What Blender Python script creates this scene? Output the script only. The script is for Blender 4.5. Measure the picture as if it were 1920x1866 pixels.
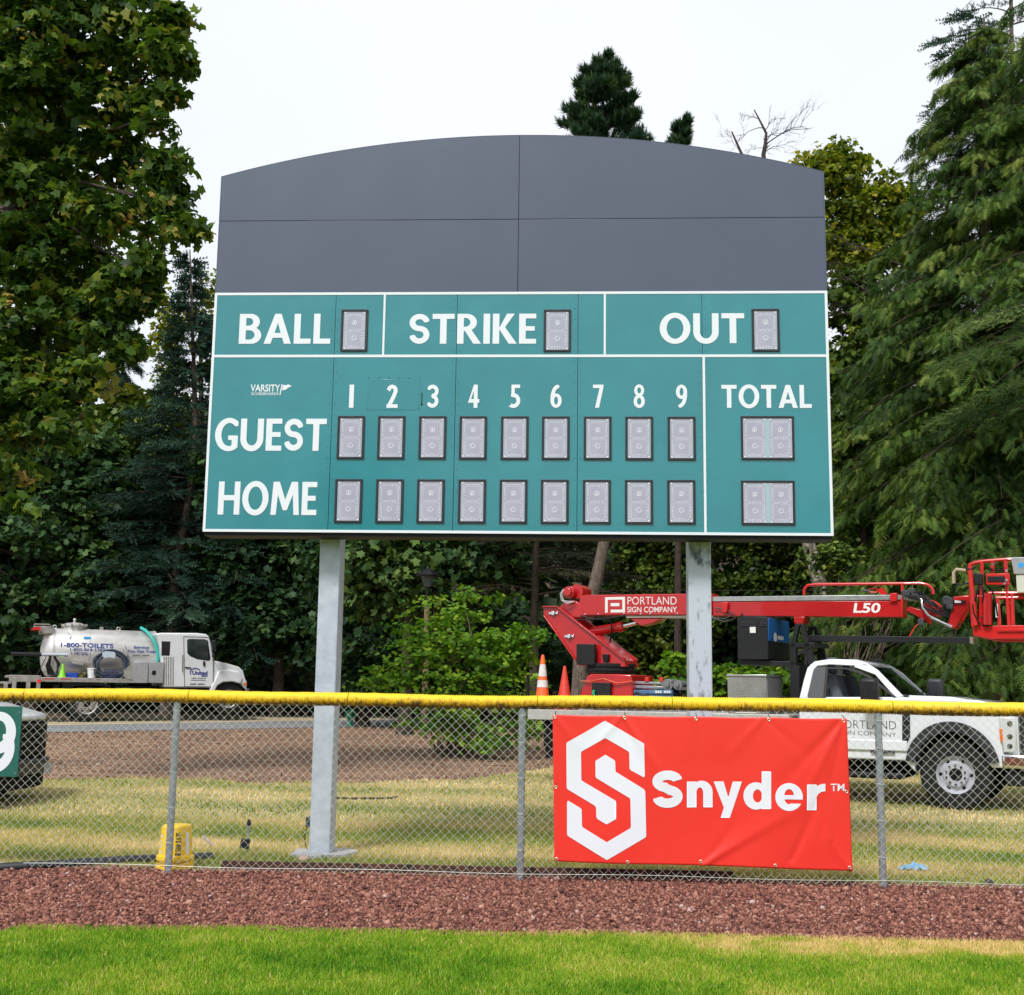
import bpy, bmesh, math, random
import numpy as np
from mathutils import Vector, Matrix
random.seed(7)
R = np.random.default_rng(11)
SC = bpy.context.scene
for o in list(bpy.data.objects):
    bpy.data.objects.remove(o)
COL = SC.collection

# ------------------------------------------------------------------ camera
F_PX, YAW, PITCH, ROLL, CAMZ = 2333.6, -0.0538, 0.1538, 0.0136, 1.6
_cy, _sy, _cp, _sp = math.cos(YAW), math.sin(YAW), math.cos(PITCH), math.sin(PITCH)
_fw = np.array([_sy*_cp, _cy*_cp, _sp])
_rt0 = np.array([_cy, -_sy, 0.0])
_up0 = np.cross(_rt0, _fw)
_rt = _rt0*math.cos(ROLL) + _up0*math.sin(ROLL)
_up = -_rt0*math.sin(ROLL) + _up0*math.cos(ROLL)
cam_d = bpy.data.cameras.new('camera')
cam = bpy.data.objects.new('camera', cam_d)
COL.objects.link(cam)
M = Matrix.Identity(4)
for i in range(3):
    M[i][0] = _rt[i]; M[i][1] = _up[i]; M[i][2] = -_fw[i]
M[2][3] = CAMZ
cam.matrix_world = M
cam_d.sensor_fit = 'HORIZONTAL'
cam_d.sensor_width = 36.0
cam_d.lens = 36.0*F_PX/1920.0
cam_d.clip_start = 0.1
cam_d.clip_end = 3000.0
SC.camera = cam

# ------------------------------------------------------------------ world, sun, exposure
SUN_EL, SUN_AZ = math.radians(52), math.radians(205)     # azimuth clockwise from +Y: behind and left of the camera
W = bpy.data.worlds.new('World')
SC.world = W
W.use_nodes = True
wn = W.node_tree.nodes; wl = W.node_tree.links
wn.clear()
w_out = wn.new('ShaderNodeOutputWorld')
w_bg = wn.new('ShaderNodeBackground')
w_sky = wn.new('ShaderNodeTexSky')
w_sky.sky_type = 'NISHITA'
w_sky.sun_disc = False
w_sky.sun_elevation = SUN_EL
w_sky.sun_rotation = SUN_AZ
w_sky.dust_density = 3.0
w_tc = wn.new('ShaderNodeTexCoord')
w_no = wn.new('ShaderNodeTexNoise')
w_no.inputs['Scale'].default_value = 1.7
w_no.inputs['Detail'].default_value = 4.0
w_cr = wn.new('ShaderNodeValToRGB')
w_cr.color_ramp.elements[0].color = (5.0, 5.4, 6.05, 1)
w_cr.color_ramp.elements[1].color = (5.9, 6.05, 6.35, 1)
w_cr.color_ramp.elements[0].position = 0.3
w_cr.color_ramp.elements[1].position = 0.7
w_mx = wn.new('ShaderNodeMix')
w_mx.data_type = 'RGBA'
w_mx.inputs['Factor'].default_value = 0.94
wl.new(w_tc.outputs['Generated'], w_no.inputs['Vector'])
wl.new(w_no.outputs['Fac'], w_cr.inputs['Fac'])
wl.new(w_sky.outputs['Color'], w_mx.inputs['A'])
wl.new(w_cr.outputs['Color'], w_mx.inputs['B'])
wl.new(w_mx.outputs['Result'], w_bg.inputs['Color'])
w_bg.inputs['Strength'].default_value = 0.081
wl.new(w_bg.outputs['Background'], w_out.inputs['Surface'])

sun_d = bpy.data.lights.new('sun', 'SUN')
sun_d.energy = 1.5
sun_d.angle = math.radians(13)
sun_d.color = (1.0, 0.975, 0.95)
sun = bpy.data.objects.new('sun', sun_d)
COL.objects.link(sun)
_sd = Vector((math.sin(SUN_AZ)*math.cos(SUN_EL), math.cos(SUN_AZ)*math.cos(SUN_EL), math.sin(SUN_EL)))
sun.rotation_euler = _sd.to_track_quat('Z', 'Y').to_euler()
sun.location = (-5, -12, 20)
SC.view_settings.view_transform = 'Standard'
SC.view_settings.look = 'None'
SC.view_settings.gamma = 1.0
SC.view_settings.use_curve_mapping = False
SC.view_settings.exposure = 1.10

# ------------------------------------------------------------------ geometry of the view (used to measure where things stand)
def ray(px, py):
    a, b = (px-960)/F_PX, -(py-933)/F_PX
    return _fw + a*_rt + b*_up
def U(px, py, Y):
    """point of the world seen at a photograph pixel, at distance Y in front of the camera"""
    d = ray(px, py); s = Y/d[1]
    return np.array([d[0]*s, Y, CAMZ + d[2]*s])
def terrain(x, y):
    y = np.asarray(y, float)
    t = np.clip((y-11.5)/6.0, 0, 1)
    z = 0.0235*np.maximum(y-14.0, 0)*t
    z = np.where(y > 44, z + (y-44)*0.10, z)  # added bank behind the woods, shuts out low sky and level light
    z = np.where(y > 60, z + (y-60)*0.35, z)
    return np.where(y > 110, 0.0235*96+66*.10+50*.35, z)
def G(px, py):
    lo, hi = 4.0, 80.0
    for _ in range(40):
        m = (lo+hi)/2; p = U(px, py, m)
        if p[2] > terrain(0, m): lo = m
        else: hi = m
    p = U(px, py, lo); p[2] = terrain(0, lo)
    return p
class Frame:
    """vertical plane through (x,y) with heading th; local u along it, v away from the camera, z up from z0"""
    def __init__(s, x, y, z0, th):
        s.x, s.y, s.z0, s.th = x, y, z0, th
        s.c, s.s = math.cos(th), math.sin(th)
    def L(s, px, py, v=0.0):
        d = ray(px, py)
        n = np.array([-s.s, s.c])
        o = np.array([s.x, s.y]) + n*v
        k = (o@n)/(d[0]*n[0]+d[1]*n[1])
        P = np.array([d[0]*k, d[1]*k])
        return (float((P-np.array([s.x, s.y]))@np.array([s.c, s.s])), float(CAMZ+d[2]*k-s.z0))

# ------------------------------------------------------------------ materials
MATS = {}
def _bump(nt, bsdf, scale, strength, dist=0.01, detail=4.0, vec=None):
    n = nt.nodes.new('ShaderNodeTexNoise'); n.inputs['Scale'].default_value = scale; n.inputs['Detail'].default_value = detail
    b = nt.nodes.new('ShaderNodeBump'); b.inputs['Strength'].default_value = strength; b.inputs['Distance'].default_value = dist
    if vec: nt.links.new(vec, n.inputs['Vector'])
    nt.links.new(n.outputs['Fac'], b.inputs['Height'])
    nt.links.new(b.outputs['Normal'], bsdf.inputs['Normal'])
def mat(name, c, rough=0.5, metal=0.0, c2=None, nscale=6.0, lo=0.35, hi=0.65, bump=0.0, bscale=60.0, spec=0.5, coat=0.0, emit=None, stretch=None, rvar=0.0, bdist=0.01):
    if name in MATS: return MATS[name]
    m = bpy.data.materials.new(name); m.use_nodes = True
    nt = m.node_tree; b = nt.nodes['Principled BSDF']
    b.inputs['Base Color'].default_value = (*c, 1); b.inputs['Roughness'].default_value = rough
    b.inputs['Metallic'].default_value = metal; b.inputs['Specular IOR Level'].default_value = spec
    b.inputs['Coat Weight'].default_value = coat; b.inputs['Coat Roughness'].default_value = .12 if coat > .75 else .04
    tc = nt.nodes.new('ShaderNodeTexCoord'); vec = tc.outputs['Object']
    if stretch:
        mp = nt.nodes.new('ShaderNodeMapping'); mp.inputs['Scale'].default_value = stretch
        nt.links.new(vec, mp.inputs['Vector']); vec = mp.outputs['Vector']
    if c2 is not None:
        n = nt.nodes.new('ShaderNodeTexNoise'); n.inputs['Scale'].default_value = nscale; n.inputs['Detail'].default_value = 6
        n.inputs['Roughness'].default_value = 0.62
        r = nt.nodes.new('ShaderNodeValToRGB')
        r.color_ramp.elements[0].color = (*c, 1); r.color_ramp.elements[1].color = (*c2, 1)
        r.color_ramp.elements[0].position = lo; r.color_ramp.elements[1].position = hi
        nt.links.new(vec, n.inputs['Vector']); nt.links.new(n.outputs['Fac'], r.inputs['Fac'])
        nt.links.new(r.outputs['Color'], b.inputs['Base Color'])
        if rvar:
            mr = nt.nodes.new('ShaderNodeMapRange'); mr.inputs['To Min'].default_value = rough-rvar; mr.inputs['To Max'].default_value = rough+rvar
            nt.links.new(n.outputs['Fac'], mr.inputs['Value']); nt.links.new(mr.outputs['Result'], b.inputs['Roughness'])
    if bump: _bump(nt, b, bscale, bump, bdist, vec=vec)
    if emit: b.inputs['Emission Color'].default_value = (*emit, 1); b.inputs['Emission Strength'].default_value = 1.0
    MATS[name] = m
    return m
def leaf_mat(name, stops, rough=0.55, trans=0.35):
    """leaf colour from the per-leaf value 'tint'; a little light passes through"""
    m = bpy.data.materials.new(name); m.use_nodes = True
    nt = m.node_tree; b = nt.nodes['Principled BSDF']; out = nt.nodes['Material Output']
    a = nt.nodes.new('ShaderNodeAttribute'); a.attribute_name = 'tint'
    r = nt.nodes.new('ShaderNodeValToRGB')
    els = r.color_ramp.elements
    els[0].position, els[0].color = stops[0][0], (*stops[0][1], 1)
    els[1].position, els[1].color = stops[-1][0], (*stops[-1][1], 1)
    for p, c in stops[1:-1]:
        e = els.new(p); e.color = (*c, 1)
    nt.links.new(a.outputs['Fac'], r.inputs['Fac'])
    nt.links.new(r.outputs['Color'], b.inputs['Base Color'])
    b.inputs['Roughness'].default_value = rough
    b.inputs['Specular IOR Level'].default_value = 0.16
    if trans:
        t = nt.nodes.new('ShaderNodeBsdfTranslucent'); mx = nt.nodes.new('ShaderNodeMixShader')
        mx.inputs['Fac'].default_value = trans
        g = nt.nodes.new('ShaderNodeMix'); g.data_type = 'RGBA'; g.blend_type = 'MULTIPLY'
        g.inputs['Factor'].default_value = 1.0; g.inputs['B'].default_value = (1.15, 1.25, 0.5, 1)
        nt.links.new(r.outputs['Color'], g.inputs['A']); nt.links.new(g.outputs['Result'], t.inputs['Color'])
        nt.links.new(b.outputs['BSDF'], mx.inputs[1]); nt.links.new(t.outputs['BSDF'], mx.inputs[2])
        nt.links.new(mx.outputs['Shader'], out.inputs['Surface'])
    return m

# ------------------------------------------------------------------ mesh building
class MB:
    def __init__(s): s.v = []; s.f = []; s.mi = []; s.cur = 0
    def add(s, vs, fs):
        k = len(s.v); s.v.extend([tuple(float(c) for c in p) for p in vs])
        for f in fs: s.f.append([i+k for i in f]); s.mi.append(s.cur)
        return s
    def box(s, x0, x1, y0, y1, z0, z1):
        return s.add([(x0,y0,z0),(x1,y0,z0),(x1,y1,z0),(x0,y1,z0),(x0,y0,z1),(x1,y0,z1),(x1,y1,z1),(x0,y1,z1)],
                     [(0,3,2,1),(4,5,6,7),(0,1,5,4),(1,2,6,5),(2,3,7,6),(3,0,4,7)])
    def prism(s, pts, v0, v1, inset=None):
        """outline in (u,z) pushed along y from v0 to v1"""
        a = sum(pts[i][0]*pts[(i+1)%len(pts)][1]-pts[(i+1)%len(pts)][0]*pts[i][1] for i in range(len(pts)))
        if a < 0: pts = pts[::-1]
        n = len(pts)
        p1 = pts if inset is None else [inset(p) for p in pts]
        vs = [(p[0], v0, p[1]) for p in pts]+[(p[0], v1, p[1]) for p in p1]
        fs = [list(range(n)), list(range(2*n-1, n-1, -1))]
        for i in range(n):
            j = (i+1) % n
            fs.append([j, i, i+n, j+n])
        return s.add(vs, fs)
    def tube(s, path, r, n=8, cap=True, sq=1.0):
        path = [np.array(p, float) for p in path]
        rs = r if hasattr(r, '__len__') else [r]*len(path)
        vs = []; fs = []
        t0 = path[1]-path[0]; t0 /= np.linalg.norm(t0)+1e-9
        ref = np.array([0,0,1.0]) if abs(t0[2]) < 0.9 else np.array([1.0,0,0])
        a = np.cross(t0, ref); a /= np.linalg.norm(a)
        for i, p in enumerate(path):
            q = path[min(i+1, len(path)-1)]-path[max(i-1, 0)]
            q = q/(np.linalg.norm(q)+1e-9)
            a = a-q*(a@q); a /= np.linalg.norm(a)+1e-9
            b = np.cross(q, a)
            for k in range(n):
                th = 2*math.pi*k/n
                vs.append(p+rs[i]*(math.cos(th)*a+math.sin(th)*b*sq))
        for i in range(len(path)-1):
            for k in range(n):
                k2 = (k+1) % n
                fs.append([i*n+k, i*n+k2, (i+1)*n+k2, (i+1)*n+k])
        if cap:
            fs.append(list(range(n-1, -1, -1))); fs.append([(len(path)-1)*n+k for k in range(n)])
        return s.add(vs, fs)
    def cyl(s, p0, p1, r0, r1=None, n=12, cap=True):
        return s.tube([p0, p1], [r0, r0 if r1 is None else r1], n, cap)
    def lathe(s, prof, axis='z', c=(0,0,0), n=24, cap=True):
        """profile (radius, height) turned about an axis through c"""
        vs = []; fs = []
        for r, h in prof:
            for k in range(n):
                th = 2*math.pi*k/n; x, y = r*math.cos(th), r*math.sin(th)
                if axis == 'z': p = (c[0]+x, c[1]+y, c[2]+h)
                elif axis == 'y': p = (c[0]+x, c[1]+h, c[2]-y)
                else: p = (c[0]+h, c[1]+x, c[2]+y)
                vs.append(p)
        m = len(prof)
        for i in range(m-1):
            for k in range(n):
                k2 = (k+1) % n
                fs.append([i*n+k, i*n+k2, (i+1)*n+k2, (i+1)*n+k])
        if cap:
            if prof[0][0] > 1e-6: fs.append(list(range(n-1, -1, -1)))
            if prof[-1][0] > 1e-6: fs.append([(m-1)*n+k for k in range(n)])
        return s.add(vs, fs)
    def build(s, name, m, parent=None, smooth=30, bevel=0.0, seg=2):
        me = bpy.data.meshes.new(name)
        me.from_pydata(s.v, [], s.f); me.update()
        ms = m if isinstance(m, (list, tuple)) else [m]
        for x in ms: me.materials.append(x)
        if len(ms) > 1: me.polygons.foreach_set('material_index', s.mi)
        if smooth:
            me.shade_smooth(); me.set_sharp_from_angle(angle=math.radians(smooth))
        o = bpy.data.objects.new(name, me); COL.objects.link(o)
        if parent: o.parent = parent
        if bevel:
            b = o.modifiers.new('bevel', 'BEVEL'); b.width = bevel; b.segments = seg; b.limit_method = 'ANGLE'; b.angle_limit = math.radians(35)
        return o
def tag(o, label=None, cat=None, group=None, kind=None):
    if label: o['label'] = label
    if cat: o['category'] = cat
    if group: o['group'] = group
    if kind: o['kind'] = kind
    return o
def thing(name, label, cat, loc=(0,0,0), rotz=0.0, group=None):
    o = bpy.data.objects.new(name, None); COL.objects.link(o)
    o.location = loc; o.rotation_euler = (0, 0, rotz); o.empty_display_size = 0.2
    return tag(o, label, cat, group)
def np_mesh(name, verts, faces, m, parent=None, tint=None, smooth=False):
    """big mesh from arrays; all faces with the same corner count"""
    me = bpy.data.meshes.new(name)
    nv, nf, k = len(verts), len(faces), faces.shape[1]
    me.vertices.add(nv); me.vertices.foreach_set('co', np.ascontiguousarray(verts, np.float32).ravel())
    me.loops.add(nf*k); me.loops.foreach_set('vertex_index', np.ascontiguousarray(faces, np.int32).ravel())
    me.polygons.add(nf)
    me.polygons.foreach_set('loop_start', np.arange(0, nf*k, k, dtype=np.int32))
    me.polygons.foreach_set('loop_total', np.full(nf, k, np.int32))
    if tint is not None:
        a = me.attributes.new('tint', 'FLOAT', 'POINT'); a.data.foreach_set('value', np.ascontiguousarray(tint, np.float32))
    me.update(calc_edges=True)
    me.materials.append(m)
    if smooth: me.shade_smooth()
    o = bpy.data.objects.new(name, me); COL.objects.link(o)
    if parent: o.parent = parent
    return o
def rot_from_axes(z, roll):
    """m rotation matrices whose local z is the given normal, spun by roll"""
    z = z/np.linalg.norm(z, axis=1, keepdims=True)
    h = np.where(np.abs(z[:, 2:3]) < 0.95, np.array([[0, 0, 1.0]]), np.array([[1.0, 0, 0]]))
    x = np.cross(h, z); x /= np.linalg.norm(x, axis=1, keepdims=True)
    y = np.cross(z, x)
    c, s = np.cos(roll)[:, None], np.sin(roll)[:, None]
    return np.stack([x*c+y*s, -x*s+y*c, z], axis=2)
def scatter(tv, tf, pos, rot, scale, tint=None):
    """copies of one small template as arrays"""
    m, n = len(pos), len(tv)
    sc = scale[:, None, None] if scale.ndim == 1 else scale[:, None, :]
    v = np.einsum('mij,mnj->mni', rot, tv[None]*sc) + pos[:, None, :]
    f = tf[None]+(np.arange(m)*n)[:, None, None]
    t = None if tint is None else np.repeat(tint, n)
    return v.reshape(-1, 3), f.reshape(-1, tf.shape[1]), t
def cat3(L):
    vs, fs, ts, k = [], [], [], 0
    for v, f, t in L:
        vs.append(v); fs.append(f+k); ts.append(t); k += len(v)
    return np.concatenate(vs), np.concatenate(fs), np.concatenate(ts)
def clone(o, parent=None):
    c = o.copy(); COL.objects.link(c); c.parent = parent
    for ch in list(o.children): clone(ch, c)
    return c

# ------------------------------------------------------------------ lettering: outlines as level sets, filled by cells
def g_rect(x0, y0, x1, y1): return lambda X, Y: np.minimum(np.minimum(X-x0, x1-X), np.minimum(Y-y0, y1-Y))
def g_poly(pts):
    def f(X, Y):
        d = np.full(X.shape, 1e9); ins = np.zeros(X.shape, bool); n = len(pts)
        for i in range(n):
            ax, ay = pts[i]; bx, by = pts[(i+1) % n]
            ex, ey = bx-ax, by-ay
            t = np.clip(((X-ax)*ex+(Y-ay)*ey)/(ex*ex+ey*ey+1e-12), 0, 1)
            d = np.minimum(d, np.hypot(X-ax-t*ex, Y-ay-t*ey))
            c = ((ay > Y) != (by > Y)) & (X < (bx-ax)*(Y-ay)/(by-ay+1e-12)+ax)
            ins ^= c
        return np.where(ins, d, -d)
    return f
def g_ell(cx, cy, rx, ry): return lambda X, Y: (1-np.hypot((X-cx)/rx, (Y-cy)/ry))*min(rx, ry)
def g_or(*a): return lambda X, Y: np.max([q(X, Y) for q in a], axis=0)
def g_and(*a): return lambda X, Y: np.min([q(X, Y) for q in a], axis=0)
def g_sub(a, *b): return lambda X, Y: np.min([a(X, Y)]+[-q(X, Y) for q in b], axis=0)
def g_D(x0, y0, x1, y1):
    xc = max(x0, x1-(y1-y0)*0.55)
    return g_or(g_rect(x0, y0, xc+.001, y1), g_and(g_ell(xc, (y0+y1)/2, x1-xc, (y1-y0)/2), lambda X, Y: X-xc+0.002))
def g_stroke(pts, t):
    def f(X, Y):
        d = np.full(X.shape, 1e9)
        for i in range(len(pts)-1):
            ax, ay = pts[i]; ex, ey = pts[i+1][0]-ax, pts[i+1][1]-ay
            q = np.clip(((X-ax)*ex+(Y-ay)*ey)/(ex*ex+ey*ey+1e-12), 0, 1)
            d = np.minimum(d, np.hypot(X-ax-q*ex, Y-ay-q*ey))
        return t/2-d
    return f
def arc(cx, cy, rx, ry, a0, a1, n=20):
    return [(cx+rx*math.cos(math.radians(a0+(a1-a0)*i/n)), cy+ry*math.sin(math.radians(a0+(a1-a0)*i/n))) for i in range(n+1)]
def _S(w=.62, t=.18):
    c = w/2; rx = w/2-t/2; r1 = .29-t/2; r2 = .30-t/2
    p = arc(c, .71, rx, r1, 22, 262)+arc(c, .30, rx, r2, 82, -158)
    k = .10*(t > .2)
    return g_sub(g_stroke(p, t), g_poly([(c, .66), (c+1, .94), (c+1, .57+k*.2), (c+.02, .60+k*.2)]), g_poly([(c, .35), (c-1, .07), (c-1, .43-k*.2), (c-.02, .41-k*.2)]))
def _six(w=.5, t=.165):
    c = w/2
    return g_or(g_sub(g_ell(c, .31, c, .31), g_ell(c, .31, c-t, .17)),
                g_and(g_stroke(arc(c+.10, .40, c+.10-t/2, .52, 98, 190), t), lambda X, Y: Y-.28))
def rotf(f, w): return lambda X, Y: f(w-X, 1-Y)
def _three(w=.48, t=.165):
    return g_sub(g_or(g_stroke(arc(w*.42, .72, w*.58-t/2, .195, 140, -80), t), g_stroke(arc(w*.42, .29, w*.58-t/2, .205, 80, -140), t)),
                 g_poly([(-.2, .34), (w*.30, .34), (w*.30, .66), (-.2, .66)]))
GL = {
 'A': (.86, g_sub(g_poly([(0,0),(.33,1),(.53,1),(.86,0),(.64,0),(.58,.20),(.28,.20),(.22,0)]), g_poly([(.335,.36),(.525,.36),(.43,.70)]))),
 'B': (.70, g_sub(g_or(g_D(0,.46,.64,1), g_D(0,0,.70,.56)), g_D(.21,.605,.43,.86), g_D(.21,.14,.49,.45))),
 'E': (.52, g_or(g_rect(0,0,.2,1), g_rect(0,0,.52,.16), g_rect(0,.84,.52,1), g_rect(0,.43,.48,.58))),
 'G': (.76, g_or(g_sub(g_ell(.46,.5,.46,.52), g_ell(.47,.5,.26,.36), g_rect(.58,.40,1.2,.76), g_rect(.76,-.1,1.2,1.1)), g_rect(.56,.09,.76,.47), g_rect(.44,.33,.76,.47))),
 'H': (.76, g_or(g_rect(0,0,.2,1), g_rect(.56,0,.76,1), g_rect(.1,.43,.66,.59))),
 'I': (.2, g_rect(0,0,.2,1)),
 'K': (.72, g_or(g_rect(0,0,.2,1), g_poly([(.19,.50),(.43,1),(.67,1),(.37,.54)]), g_poly([(.19,.50),(.37,.56),(.74,0),(.49,0)]))),
 'L': (.53, g_or(g_rect(0,0,.2,1), g_rect(0,0,.53,.17))),
 'M': (1.0, g_or(g_poly([(0,0),(.07,1),(.27,1),(.19,0)]), g_poly([(1.0,0),(.93,1),(.73,1),(.81,0)]), g_poly([(.08,1),(.29,1),(.5,.46),(.71,1),(.92,1),(.57,.14),(.43,.14)]))),
 'O': (.92, g_sub(g_ell(.46,.5,.46,.52), g_ell(.46,.5,.25,.35))),
 'R': (.72, g_or(g_sub(g_D(0,.42,.60,1), g_D(.2,.565,.40,.86)), g_rect(0,0,.2,1), g_poly([(.22,.46),(.44,.46),(.74,0),(.50,0)]))),
 'S': (.62, _S()),
 'T': (.68, g_or(g_rect(0,.83,.68,1), g_rect(.24,0,.44,1))),
 'U': (.76, g_or(g_rect(0,.38,.2,1), g_rect(.56,.38,.76,1), g_and(g_sub(g_ell(.38,.38,.38,.40), g_ell(.38,.38,.18,.22)), lambda X, Y: .382-Y))),
 '1': (.19, g_rect(0,0,.19,1)),
 '2': (.47, g_or(g_sub(g_stroke(arc(.225,.74,.145,.175,165,-20)+[(.30,.50),(.12,.12)], .165), g_rect(-.3,-.3,.8,0), g_poly([(-.2,.5),(.09,.5),(.09,.77),(-.2,.77)])), g_rect(0,0,.47,.155))),
 '3': (.48, _three()),
 '4': (.50, g_sub(g_poly([(0,.23),(.25,1),(.42,1),(.42,.38),(.50,.38),(.50,.22),(.42,.22),(.42,0),(.25,0),(.25,.22),(0,.22)]), g_poly([(.135,.38),(.25,.38),(.25,.74)]))),
 '5': (.46, g_or(g_rect(.07,.85,.44,1), g_rect(.07,.50,.215,1), g_sub(g_stroke(arc(.16,.31,.215,.235,100,-128), .165), g_rect(-.3,.1,.055,.9)))),
 '6': (.5, _six()),
 '7': (.46, g_or(g_rect(0,.85,.46,1), g_poly([(.29,.86),(.46,.88),(.27,0),(.09,0)]))),
 '8': (.5, g_or(g_sub(g_ell(.25,.75,.22,.26), g_ell(.25,.75,.085,.125)), g_sub(g_ell(.25,.28,.25,.29), g_ell(.25,.28,.095,.145)))),
 '9': (.5, rotf(_six(), .5)),
}
LOW = {
 'S': (0, 1, .80, _S(.80, .25)),
 'n': (0, .70, .68, g_or(g_rect(0,0,.25,.69), g_rect(.43,0,.68,.42), g_and(g_sub(g_ell(.385,.40,.295,.31), g_ell(.34,.38,.09,.15)), lambda X, Y: Y-.38, lambda X, Y: X-.12))),
 'y': (-.27, .70, .77, g_poly([(0,.70),(.27,.70),(.40,.27),(.52,.70),(.77,.70),(.44,-.27),(.19,-.27),(.28,.0)])),
 'd': (0, 1, .73, g_or(g_sub(g_ell(.33,.345,.33,.365), g_ell(.37,.345,.12,.175)), g_rect(.48,0,.73,1))),
 'e': (0, .72, .72, g_sub(g_or(g_sub(g_ell(.36,.35,.36,.37), g_ell(.36,.36,.13,.20)), g_rect(.1,.285,.70,.40)), g_rect(.44,.175,.9,.283))),
 'r': (0, .70, .48, g_or(g_rect(0,0,.25,.69), g_and(g_sub(g_ell(.46,.36,.34,.345), g_ell(.46,.30,.21,.20)), lambda X, Y: .48-X, lambda X, Y: Y-.30, lambda X, Y: X-.1))),
}
def fill_cells(f, w, h, res, merge=True, x0=0.0, y0=0.0):
    """faces (lists of 2D points) covering f>0 inside a w x h box"""
    pad = 2.0/res
    nx, ny = int((w+2*pad)*res)+1, int((h+2*pad)*res)+1
    xs = x0-pad+np.arange(nx+1)/res; ys = y0-pad+np.arange(ny+1)/res
    X, Y = np.meshgrid(xs, ys); V = f(X, Y)+1e-7
    out = []; P = V > 0
    for j in range(ny):
        run = None
        for i in range(nx):
            c = (P[j, i], P[j, i+1], P[j+1, i+1], P[j+1, i])
            if all(c):
                if run is None: run = i
                if not merge:
                    out.append([(xs[i], ys[j]), (xs[i+1], ys[j]), (xs[i+1], ys[j+1]), (xs[i], ys[j+1])]); run = None
                continue
            if run is not None:
                out.append([(xs[run], ys[j]), (xs[i], ys[j]), (xs[i], ys[j+1]), (xs[run], ys[j+1])]); run = None
            if not any(c): continue
            cor = [(xs[i], ys[j], V[j, i]), (xs[i+1], ys[j], V[j, i+1]), (xs[i+1], ys[j+1], V[j+1, i+1]), (xs[i], ys[j+1], V[j+1, i])]
            poly = []
            for k in range(4):
                a, b = cor[k], cor[(k+1) % 4]
                if a[2] > 0: poly.append((a[0], a[1]))
                if (a[2] > 0) != (b[2] > 0):
                    t = a[2]/(a[2]-b[2]); poly.append((a[0]+t*(b[0]-a[0]), a[1]+t*(b[1]-a[1])))
            if len(poly) >= 3: out.append(poly)
        if run is not None and merge:
            out.append([(xs[run], ys[j]), (xs[nx], ys[j]), (xs[nx], ys[j+1]), (xs[run], ys[j+1])])
    return out
def word_polys(word, gap=.085, res=70):
    x = 0; out = []
    for ch in word:
        w, f = GL[ch]
        out += [[(px+x, py) for px, py in p] for p in fill_cells(f, w, 1.0, res)]
        x += w+gap
    return out, x-gap
def font_polys(text, bold=0.0, shear=0.0, spacing=1.0, maxlen=None):
    """faces of a line of text in the built-in font, scaled to a unit box; returns faces and aspect"""
    cu = bpy.data.curves.new('text_tmp', 'FONT'); cu.body = text; cu.size = 1.0; cu.offset = bold
    cu.resolution_u = 4; cu.shear = shear; cu.space_character = spacing
    ob = bpy.data.objects.new('text_tmp', cu); COL.objects.link(ob)
    dg = bpy.context.evaluated_depsgraph_get()
    me = bpy.data.meshes.new_from_object(ob.evaluated_get(dg))
    bm = bmesh.new(); bm.from_mesh(me)
    bmesh.ops.triangulate(bm, faces=bm.faces[:])
    if maxlen:
        for _ in range(6):
            es = [e for e in bm.edges if e.calc_length() > maxlen]
            if not es: break
            bmesh.ops.subdivide_edges(bm, edges=es, cuts=1)
            bmesh.ops.triangulate(bm, faces=[f for f in bm.faces if len(f.verts) > 3])
    out = [[(v.co.x, v.co.y) for v in f.verts] for f in bm.faces]
    bm.free(); bpy.data.objects.remove(ob); bpy.data.curves.remove(cu); bpy.data.meshes.remove(me)
    xs = [p[0] for f in out for p in f]; ys = [p[1] for f in out for p in f]
    x0, x1, y0, y1 = min(xs), max(xs), min(ys), max(ys)
    return [[((p[0]-x0)/(x1-x0), (p[1]-y0)/(y1-y0)) for p in f] for f in out], (x1-x0)/(y1-y0)
def print_on(mb, polys, ux0, uz0, ux1, uz1, v, slant=0.0):
    """unit-box faces laid on the plane y=v, box corners (ux0,uz0)-(ux1,uz1); slant lifts the right end"""
    for f in polys:
        mb.add([(ux0+p[0]*(ux1-ux0), v, uz0+p[1]*(uz1-uz0)+slant*p[0]) for p in f], [list(range(len(f)))])
    return mb
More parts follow.
